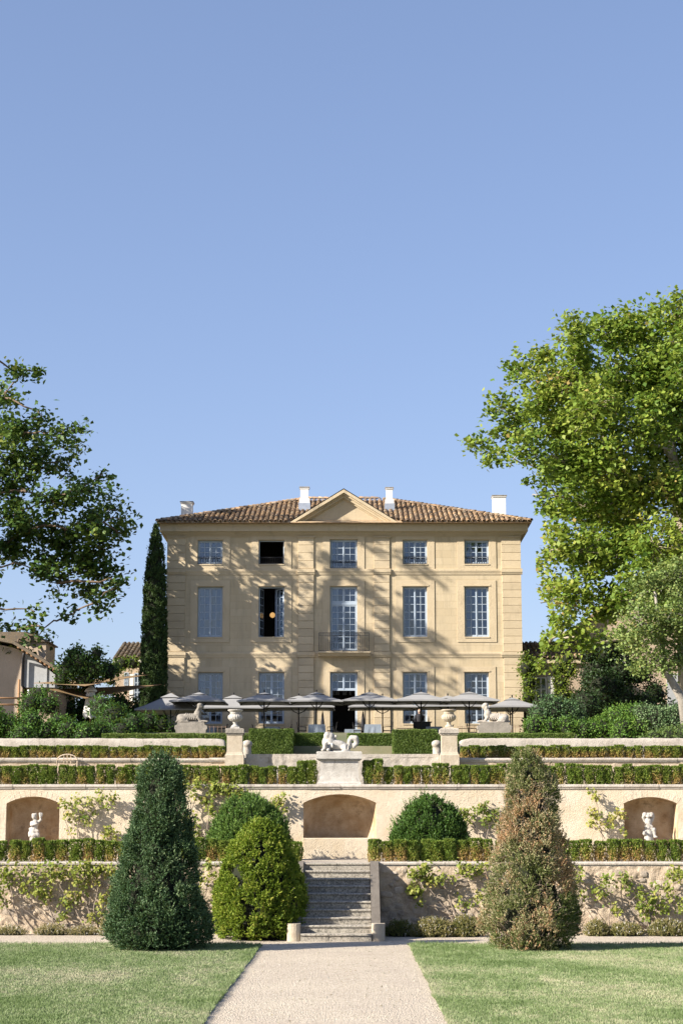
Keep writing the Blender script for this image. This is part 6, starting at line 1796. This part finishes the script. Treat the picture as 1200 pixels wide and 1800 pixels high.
vine('fig shoot poking out above the left dome yew', Y2, (470, 1500), [('root', [(480, 1430), (498, 1402)], .014)], [(488,1408,10,9,60),(500,1400,6,6,25),(496,1420,8,8,30),(475,1408,8,6,25)], 0.65)
vine('pale green fig on the niche wall between the right dome yew and the browning yew', Y2, (843, 1500), [('root', [(842, 1470), (830, 1445), (815, 1435)], .02), ('root', [(856, 1460), (866, 1440), (872, 1425)], .018)],
     [(820,1430,14,8,80),(845,1422,12,8,80),(862,1430,12,8,70),(830,1438,12,8,50),(872,1450,8,12,50),(855,1440,10,6,40),(808,1436,8,6,30),(850,1412,5,4,10)], 0.4)
vine('thin forked fig on the niche wall left of the right niche', Y2, (1064, 1500), [('root', [(1054, 1460), (1050, 1430), (1046, 1400)], .014), ('root', [(1066, 1450), (1085, 1432), (1095, 1425)], .014), ((1060,1475), [(1044, 1448), (1030,1445)], .012)],
     [(1045,1404,6,9,50),(1042,1425,7,7,45),(1033,1445,8,5,35),(1062,1450,10,6,45),(1088,1432,10,7,60),(1072,1440,7,6,30),(1052,1435,6,8,20),(1093,1460,4,6,15)], 0.7)

# ================================================================== LOW PLANTS BELOW THE WALL
def mound(name, label, u0, u1, v_top, y, mat, tint, n=900, dep=0.3, ll=0.035, cat='shrub', group='low flowering shrubs at the wall foot', z0=0.0, tf=None, up=1.2, sl_=0.09, k=7, lw=None):
    x0, x1 = WX(u0, y, z0), WX(u1, y, z0); zt = WZ(v_top, y)-z0; c = (x0+x1)/2; rx = (x1-x0)/2
    t = thing(name, label, cat, (c, y, z0), group=group)
    U = rdir(n); U[:, 2] = np.abs(U[:, 2]); lum = 1+lumpy(U*1.3+u0*0.13, 2.6, 0.10, u0*0.1)+0.04*rng.normal(size=n)
    P = U*np.array([rx, dep, zt])*(lum*(1-0.25*rng.random(n)**2))[:, None]+np.array([c, y, z0])
    D = unit(U+np.array([0, 0, up])+rng.normal(size=(n, 3))*0.4)
    T = tint+rng.normal(size=n)*0.15+(lum-1)*1.2
    if tf is not None: T = tf(P, T)
    foliage('foliage', [sprigs(P, D, sl_*rng.uniform(.6, 1.3, n), k, ll, lw or ll*0.4, T)], M[mat], t)
    m = MB(); V = []; nn2 = 14; rows = 6
    for i in range(rows+1):
        a = math.pi/2*i/rows
        for q in range(nn2):
            b = 2*math.pi*q/nn2; V.append((c+rx*0.82*math.cos(a)*math.cos(b), y+dep*0.82*math.cos(a)*math.sin(b), z0+zt*0.82*math.sin(a)-0.01))
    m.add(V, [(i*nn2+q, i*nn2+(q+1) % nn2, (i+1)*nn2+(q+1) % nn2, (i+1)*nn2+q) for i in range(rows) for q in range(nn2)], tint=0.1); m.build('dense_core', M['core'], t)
    return t
def flowers(P, T): return np.where(rng.random(len(T)) < 0.07, 0.98, T)
yl = 40.9
for (u0, u1, v, y, lab, ti, n) in ((678, 728, 1622, 40.7, 'dark low shrub with tiny white flowers in the shadow beside the steps', 0.05, 900), (722, 800, 1619, 40.5, 'wide dry flowering shrub at the wall foot right of the steps', 0.42, 1700), (790, 848, 1614, 40.6, 'greener flowering shrub at the wall foot left of the browning yew', 0.28, 1300),
                                  (1028, 1066, 1622, 40.9, 'round dry shrub at the wall foot right of the browning yew', 0.42, 900), (1066, 1130, 1627, 40.9, 'low dry shrub at the wall foot, second right of the browning yew', 0.40, 1200), (1136, 1212, 1621, 40.9, 'low green-brown shrub at the wall foot at the right edge', 0.35, 1500),
                                  (176, 200, 1612, 40.9, 'small yellowing shrub at the wall foot close left of the dark yew', 0.45, 500)):
    mound('flowering_shrub', lab, u0, u1, v, y, 'dry_leaf', ti, n, 0.30, 0.035, tf=flowers)
for (u0, u1, v, lab) in ((-10, 46, 1632, 'flat dry brown ground plants at the far left wall foot'), (60, 120, 1629, 'flat dry ground plants under the slanting fig limbs'), (120, 176, 1632, 'thin dry ground plants at the wall foot left of the small shrub')):
    mound('dry_plants', lab, u0, u1, v, 41.1, 'dry_leaf', 0.6, 420, 0.2, 0.03, group='dry plants at the left wall foot', cat='plant')
mound('wall_plant', 'tuft of greenery growing out of the low wall right of the steps', 716, 738, 1556, 41.5, 'dry_leaf', 0.2, 220, 0.10, 0.035, group=None, z0=WZ(1574, 41.5), cat='plant')

# stray leaves and pebbles on the path
n = 900
Py = 21.5+17*rng.random(n); Px = rng.uniform(-1.9, 1.25, n); Py[:150] = rng.uniform(37.6, 39.5, 150); Px[:150] = rng.uniform(-7, 7, 150)
sel = rng.random(n) < 0.35
o = foliage('fallen_leaves', [leaves(np.stack([Px, Py, np.full(n, 0.012)], 1)[sel], rdir(sel.sum())*np.array([1,1,0.15]), 0.045, 0.03, 0.8+0.2*rng.random(sel.sum()), N=np.tile([0.0,0.1,1.0],(sel.sum(),1)))], M['dry_leaf'], None, (0,0,0))
tag(o, 'scattered dry leaves lying on the gravel path', 'leaves', kind='stuff')
# ================================================================== SHRUBBERY BEHIND
def shrub(label, lobes, y, mat, tint, n_per=500, ll=0.14, name='evergreen_shrub', group='evergreen shrubs of the upper garden', z0=6.4, wide=0.75, spread=0.5, dz=0.0, cat='shrub'):
    """lobes: (u, v, r_px, dy)"""
    u_, v_ = lobes[0][0], lobes[0][1]
    t = thing(name, label, cat, (WX(u_, y, 8), y, z0), group=group)
    parts = []
    cores = MB()
    for (u, v, r, dy) in lobes:
        yy = y+dy; c = np.array(W(u, v, yy)); rr = r*yy/3100
        n = int(n_per*(r/30)**2)
        U = rdir(n); lum = 1+lumpy(U*1.4+u, 2.3, 0.09, u*0.1)
        P = c+U*(rr*lum*(1-0.35*rng.random(n)**2))[:, None]
        D = unit(U*0.6+np.array([-0.2, -0.2, 0.3])+rng.normal(size=(n, 3))*0.6)
        Nn = unit(U+rng.normal(size=(n, 3))*0.5)
        T = tint+rng.normal(size=n)*0.15+(lum-1)*1.5
        k = 3
        Pk = np.repeat(P, k, 0)+rng.normal(size=(n*k, 3))*ll*0.7
        parts.append(leaves(Pk, np.repeat(D, k, 0)+rng.normal(size=(n*k, 3))*0.5, ll*rng.uniform(.6, 1.2, n*k), ll*0.55*rng.uniform(.7, 1.2, n*k), np.repeat(T, k)+rng.normal(size=n*k)*0.08, N=np.repeat(Nn, k, 0), fold=0.1))
        bmx = rr*0.78
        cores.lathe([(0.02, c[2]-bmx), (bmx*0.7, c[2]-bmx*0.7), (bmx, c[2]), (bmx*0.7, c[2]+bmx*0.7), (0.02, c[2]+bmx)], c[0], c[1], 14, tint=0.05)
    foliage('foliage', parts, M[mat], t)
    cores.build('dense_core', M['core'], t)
    m = MB(); m.tube([(t.location.x, y, z0-0.9), (t.location.x, y, z0-0.1)], 0.06, 6); m.build('trunk', M['bark'], t)
    return t
shrub('sunlit ivy-covered bank at the far left', [(20,1282,28,0),(55,1272,24,0),(-20,1275,38,0),(85,1286,22,0),(40,1294,22,-1)], 78, 'ivy_leaf', 0.35, 700, 0.12)
shrub('bushy evergreen with bright patches left of the folded parasol', [(120,1288,26,0),(150,1294,24,-0.5),(100,1272,16,1),(175,1288,22,0)], 78, 'ivy_leaf', 0.3, 650, 0.12)
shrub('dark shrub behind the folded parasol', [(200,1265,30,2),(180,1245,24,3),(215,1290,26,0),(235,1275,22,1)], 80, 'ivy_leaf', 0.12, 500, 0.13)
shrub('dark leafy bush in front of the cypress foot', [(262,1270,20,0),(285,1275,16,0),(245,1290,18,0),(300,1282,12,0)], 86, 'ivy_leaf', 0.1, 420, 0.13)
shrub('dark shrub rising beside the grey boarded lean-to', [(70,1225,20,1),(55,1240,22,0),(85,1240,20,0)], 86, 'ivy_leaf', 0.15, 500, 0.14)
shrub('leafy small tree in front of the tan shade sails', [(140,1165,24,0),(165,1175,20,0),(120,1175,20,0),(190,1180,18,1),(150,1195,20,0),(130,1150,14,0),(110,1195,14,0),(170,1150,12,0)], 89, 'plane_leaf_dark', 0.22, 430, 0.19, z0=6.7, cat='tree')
shrub('dark climber hanging on the small tiled house', [(215,1168,14,0),(235,1166,13,0),(200,1175,14,0),(195,1195,12,0)], 106.5, 'creeper_leaf', 0.1, 400, 0.17, z0=6.8, cat='climbing plant', name='climber')
shrub('rounded grey-green laurel right of the last parasol', [(975,1250,26,0),(950,1258,22,0),(1000,1255,24,0),(965,1240,18,0),(1015,1262,16,0)], 86, 'laurel_leaf', 0.5, 700, 0.12)
shrub('bright green low bush right of the right sphinx', [(940,1278,20,0),(965,1282,18,0),(995,1280,20,0),(1025,1285,20,0),(1045,1282,18,0)], 80, 'ivy_leaf', 0.55, 800, 0.10)
shrub('bright green mounded bush at right', [(1085,1268,28,0),(1110,1262,26,0),(1060,1280,22,0),(1095,1285,26,-1),(1125,1280,24,-1)], 80, 'ivy_leaf', 0.62, 800, 0.11)
shrub('large clipped ivy mound at the right edge', [(1150,1268,30,0),(1185,1270,32,0),(1130,1255,18,0),(1215,1270,30,0)], 79, 'laurel_leaf', 0.75, 750, 0.11)
shrub('pale low bush at the bottom right of the shrubbery', [(1150,1300,18,-2),(1175,1298,20,-2),(1200,1295,22,-2),(1130,1305,12,-2)], 76, 'light_leaf', 0.25, 700, 0.10)
shrub('shrubs with shade in their dark green leaves under the big right tree', [(1030,1240,30,0),(1060,1215,36,2),(1095,1235,32,2),(1045,1185,30,3),(1085,1185,32,3),(1130,1240,26,2),(1065,1145,30,3),(1100,1130,26,3),(1120,1180,28,3),(1150,1220,22,3),(1035,1150,18,3)], 92, 'cypress_leaf', 0.15, 420, 0.17)  # dark cypress leaf colour stands in for shade that misses these shrubs
shrub('sunlit creeper on the corner of the right house', [(925,1175,16,0),(930,1200,14,0),(928,1225,14,0),(945,1170,14,0),(922,1155,8,0)], 99.2, 'creeper_leaf', 0.45, 500, 0.17, z0=6.8, cat='climbing plant', name='climber')
shrub('sunlit creeper column right of the white shutter', [(985,1200,16,0),(990,1225,16,0),(980,1175,14,0),(1000,1180,14,0),(995,1160,12,0)], 99.4, 'creeper_leaf', 0.55, 500, 0.17, z0=6.8, cat='climbing plant', name='climber')

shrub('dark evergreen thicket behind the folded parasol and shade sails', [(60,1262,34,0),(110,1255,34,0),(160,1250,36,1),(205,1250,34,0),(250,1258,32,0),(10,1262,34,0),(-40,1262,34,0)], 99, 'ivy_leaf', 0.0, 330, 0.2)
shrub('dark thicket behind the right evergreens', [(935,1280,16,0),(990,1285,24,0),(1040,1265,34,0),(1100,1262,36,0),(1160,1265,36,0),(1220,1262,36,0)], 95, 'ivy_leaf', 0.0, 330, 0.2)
# ================================================================== BIG TREES
def big_tree(name, label, lobes, trunk, mat, tint, ll, per_m2=0.95, leaves_per=24, clump=0.42, limb_r=0.35, bark='bark', y0=0, extra_limbs=(), sparse=1.0, tfun=None, keepf=None):
    """lobes: world centre, radius. trunk: polyline of (point, radius)"""
    base = trunk[0][0]
    t = thing(name, label, 'tree', tuple(base))
    m = MB(); m.tube([p for p, r in trunk], [r for p, r in trunk], 12)
    tp = [Vector(p) for p, r in trunk]
    # dense polyline for attachment
    spine = []
    for i in range(len(tp)-1):
        for q in range(6): spine.append(tp[i].lerp(tp[i+1], q/6))
    Cs, Ns, Ts = [], [], []
    node = list(spine)
    order = sorted(lobes, key=lambda L_: (L_[0]-tp[-1]).length)
    for c, r, dn in [(q_ + (1.0,))[:3] for q_ in order]:
        cand = [p_ for p_ in node if p_.z < c.z+1.5] or node
        near = min(cand, key=lambda p_: (p_-c).length + max(0, p_.z-c.z)*2)
        L_ = (near-c).length; rr = min(limb_r, 0.02+0.012*L_)
        mid = near.lerp(c, .5)+Vector((random.gauss(0,.10), random.gauss(0,.10), random.gauss(.10,.08)))*L_
        pts = []
        for q in range(7):
            s_ = q/6; pts.append(near*(1-s_)**2+mid*2*s_*(1-s_)+c*s_*s_ + Vector((random.gauss(0,.03), random.gauss(0,.03), random.gauss(0,.03)))*L_*(0 if q in (0, 6) else 1))
        m.tube(pts, [rr*(1-0.75*q/6)+0.012 for q in range(7)], 6, cap=False)
        node += pts[2:]
        nb = max(3, int(4*math.pi*r*r*per_m2*sparse*dn))
        for q in range(nb):
            d = Vector(rdir(1)[0]); e = c+d*r*(random.random()**0.45)*random.uniform(0.8, 1.15)
            if random.random() < 0.55: m.tube([c.lerp(e, 0.15), c.lerp(e, .6)+Vector((random.gauss(0,.1), 0, random.gauss(0,.1))), e], [0.03, 0.018, 0.007], 4, cap=False)
            k = int(leaves_per*random.uniform(0.5, 1.4)); cl = clump*random.uniform(.7, 1.3)
            Cs.append(np.array(e)[None, :]+rng.normal(size=(k, 3))*np.array([cl, cl, cl*0.6])); Ts.append(np.full(k, tint+random.gauss(0, .13)))
    C_ = np.concatenate(Cs); T_ = np.concatenate(Ts)+rng.normal(size=len(C_))*0.12
    if tfun is not None: T_ = tfun(C_, T_)
    if keepf is not None: kf = keepf(C_); C_ = C_[kf]; T_ = T_[kf]
    n = len(C_); Nn = unit(rdir(n)*0.9+np.array([-0.3, -0.2, 0.9]))
    m.build('trunk', M[bark], t)
    foliage('crown', [leaves(C_, rdir(n)*np.array([1, 1, 0.6]), ll*rng.uniform(.6, 1.25, n), ll*0.85*rng.uniform(.6, 1.2, n), T_, N=Nn, fold=0.12)], M[mat], t)
    return t
def PX(u, v, r, y): return (W(u, v, y), r*y/3100.0)
rt_l = [(915,650,30),(955,632,30),(880,718,26),(848,775,20),(872,800,20),(905,742,36),(930,785,38),(945,700,44),(990,745,52),(1005,665,55),(1045,720,60),(960,830,36),(1000,825,50),(1065,800,62),(1130,760,70),(1180,700,66),
        (980,888,36),(1035,890,55),(1100,870,64),(1170,860,64),(972,955,32),(1025,970,50),(1085,960,60),(1150,960,56),(968,1030,30),(1015,1050,42),(1065,1060,44),(990,1100,34),(1030,1125,26),(1125,1040,48),(1185,1050,50),
        (1190,560,44),(1122,575,48),(1060,590,44),(1010,580,30),(1160,650,66),(1080,670,62),(1015,615,34),(1195,525,16),(1240,620,80),(1250,760,90),(1260,900,90),(1240,1020,70),(870,765,14),(900,810,18),(945,870,18),(955,990,22),(950,1060,16),(965,1130,22),(945,1165,14)]
rs = random.Random(5)
lob = []
for u, v, r in rt_l:
    lob.append(PX(u, v, r, 90+rs.uniform(-3.5, 3)))
    if r > 44: lob.append(PX(u+rs.uniform(-12, 25), v+rs.uniform(-10, 20), r*0.85, 95+rs.uniform(-1, 3)))
trunkR = [(Vector((WX(1215, 92, 8), 92, 6.7)), 0.75), (Vector((WX(1210, 92, 12), 92, 12)), 0.6), (W(1205, 1000, 93), 0.5), (W(1190, 860, 93), 0.34), (W(1175, 760, 93), 0.18)]
def yel(C_, T_):
    h = (C_[:, 2]-10)/20; return T_+0.10*np.sin(C_[:, 0]*0.7+C_[:, 2]*0.5)+0.08*np.exp(-((C_[:, 2]-18)/5)**2)
big_tree('plane_tree', 'huge sunlit yellow-green plane tree filling the right side', lob, trunkR, 'plane_leaf', 0.50, 0.28, per_m2=1.4, leaves_per=32, clump=0.38, tfun=yel, keepf=lambda C: (C[:, 0] > 9.8) | (C[:, 2] > 20.3))
lt2 = [(1150,1030,40),(1190,1010,36),(1122,1090,38),(1170,1100,44),(1205,1080,40),(1108,1135,30),(1148,1160,30),(1195,1150,30),(1125,1175,14),(1175,1175,16),(1230,1040,50),(1100,1115,18)]
big_tree('small_leaved_tree', 'lighter green small-leaved tree with leaning grey trunk at the right edge', [PX(u, v, r, 76+rs.uniform(-2, 2)) for u, v, r in lt2],
         [(Vector((WX(1206, 76, 7), 76, 6.1)), 0.22), (W(1198, 1230, 76), 0.20), (W(1170, 1180, 76), 0.15), (W(1160, 1120, 76), 0.10), (W(1150, 1040, 76), 0.05)], 'light_leaf', 0.55, 0.15, per_m2=3.4, leaves_per=40, clump=0.26, limb_r=0.12, bark='grey_stone')
ll_ = [(32,660,20),(62,652,9),(8,700,22),(75,735,22),(40,765,34),(100,768,22),(140,755,14),(128,790,18),(110,822,24),(60,820,36),(20,850,44),(88,880,36),(150,862,20),(180,868,20),(205,898,18),(200,940,24),(160,930,32),(110,950,42),(50,930,44),(8,960,44),
       (150,1000,36),(190,1000,26),(216,1022,13),(100,1025,26),(170,1058,20),(120,1082,14),(62,1075,9),(50,1100,12),(60,1118,12),(15,1120,22),(40,1140,16),(75,1130,10),(22,1145,18),(0,1170,24),(70,1005,20),(215,935,12),(222,912,8),(182,838,8),(30,800,34),(70,790,26),(120,880,30),(165,905,26),(130,975,34),(80,990,30),(30,905,34),(5,760,30),(180,965,28),(190,1040,20),(150,1040,22),
       (-30,700,50),(-60,800,60),(-70,900,66),(-50,1000,50),(-40,1080,36)]
lob = []
for u, v, r in ll_:
    lob.append(PX(u, v, r, 96.5+rs.uniform(-3, 3.5)))
# the part of the crown beyond the left edge of the picture, whose shade falls on the house
for (ufx, vf, t_, r) in SHADE_LOBES:
    F_ = W(ufx, vf, YF); k = t_/abs(SUN.y)
    c = F_ + SUN*k
    lob.append((c, r*0.64, 0.22 if ufx < 490 else 0.28))
for (uu, vv, t_, r) in ((310,1228,8,1.3),(370,1228,8.5,1.3),(440,1228,9,1.3),(510,1228,9.5,1.2),(570,1228,10,1.2),(640,1232,11,1.0),(300,1262,8,1.2),(420,1265,9,1.2),(520,1262,10,1.2)):
    lob.append((W(uu, vv, 91.0)+SUN*(t_/abs(SUN.y)), r*0.75, 0.45))
trunkL = [(Vector((-23.5, 91, 6.7)), 0.9), (Vector((-23.3, 91, 13)), 0.75), (Vector((-22.5, 90.5, 19)), 0.55), (Vector((-22, 90, 25)), 0.35), (Vector((-21.5, 89.5, 30)), 0.15)]
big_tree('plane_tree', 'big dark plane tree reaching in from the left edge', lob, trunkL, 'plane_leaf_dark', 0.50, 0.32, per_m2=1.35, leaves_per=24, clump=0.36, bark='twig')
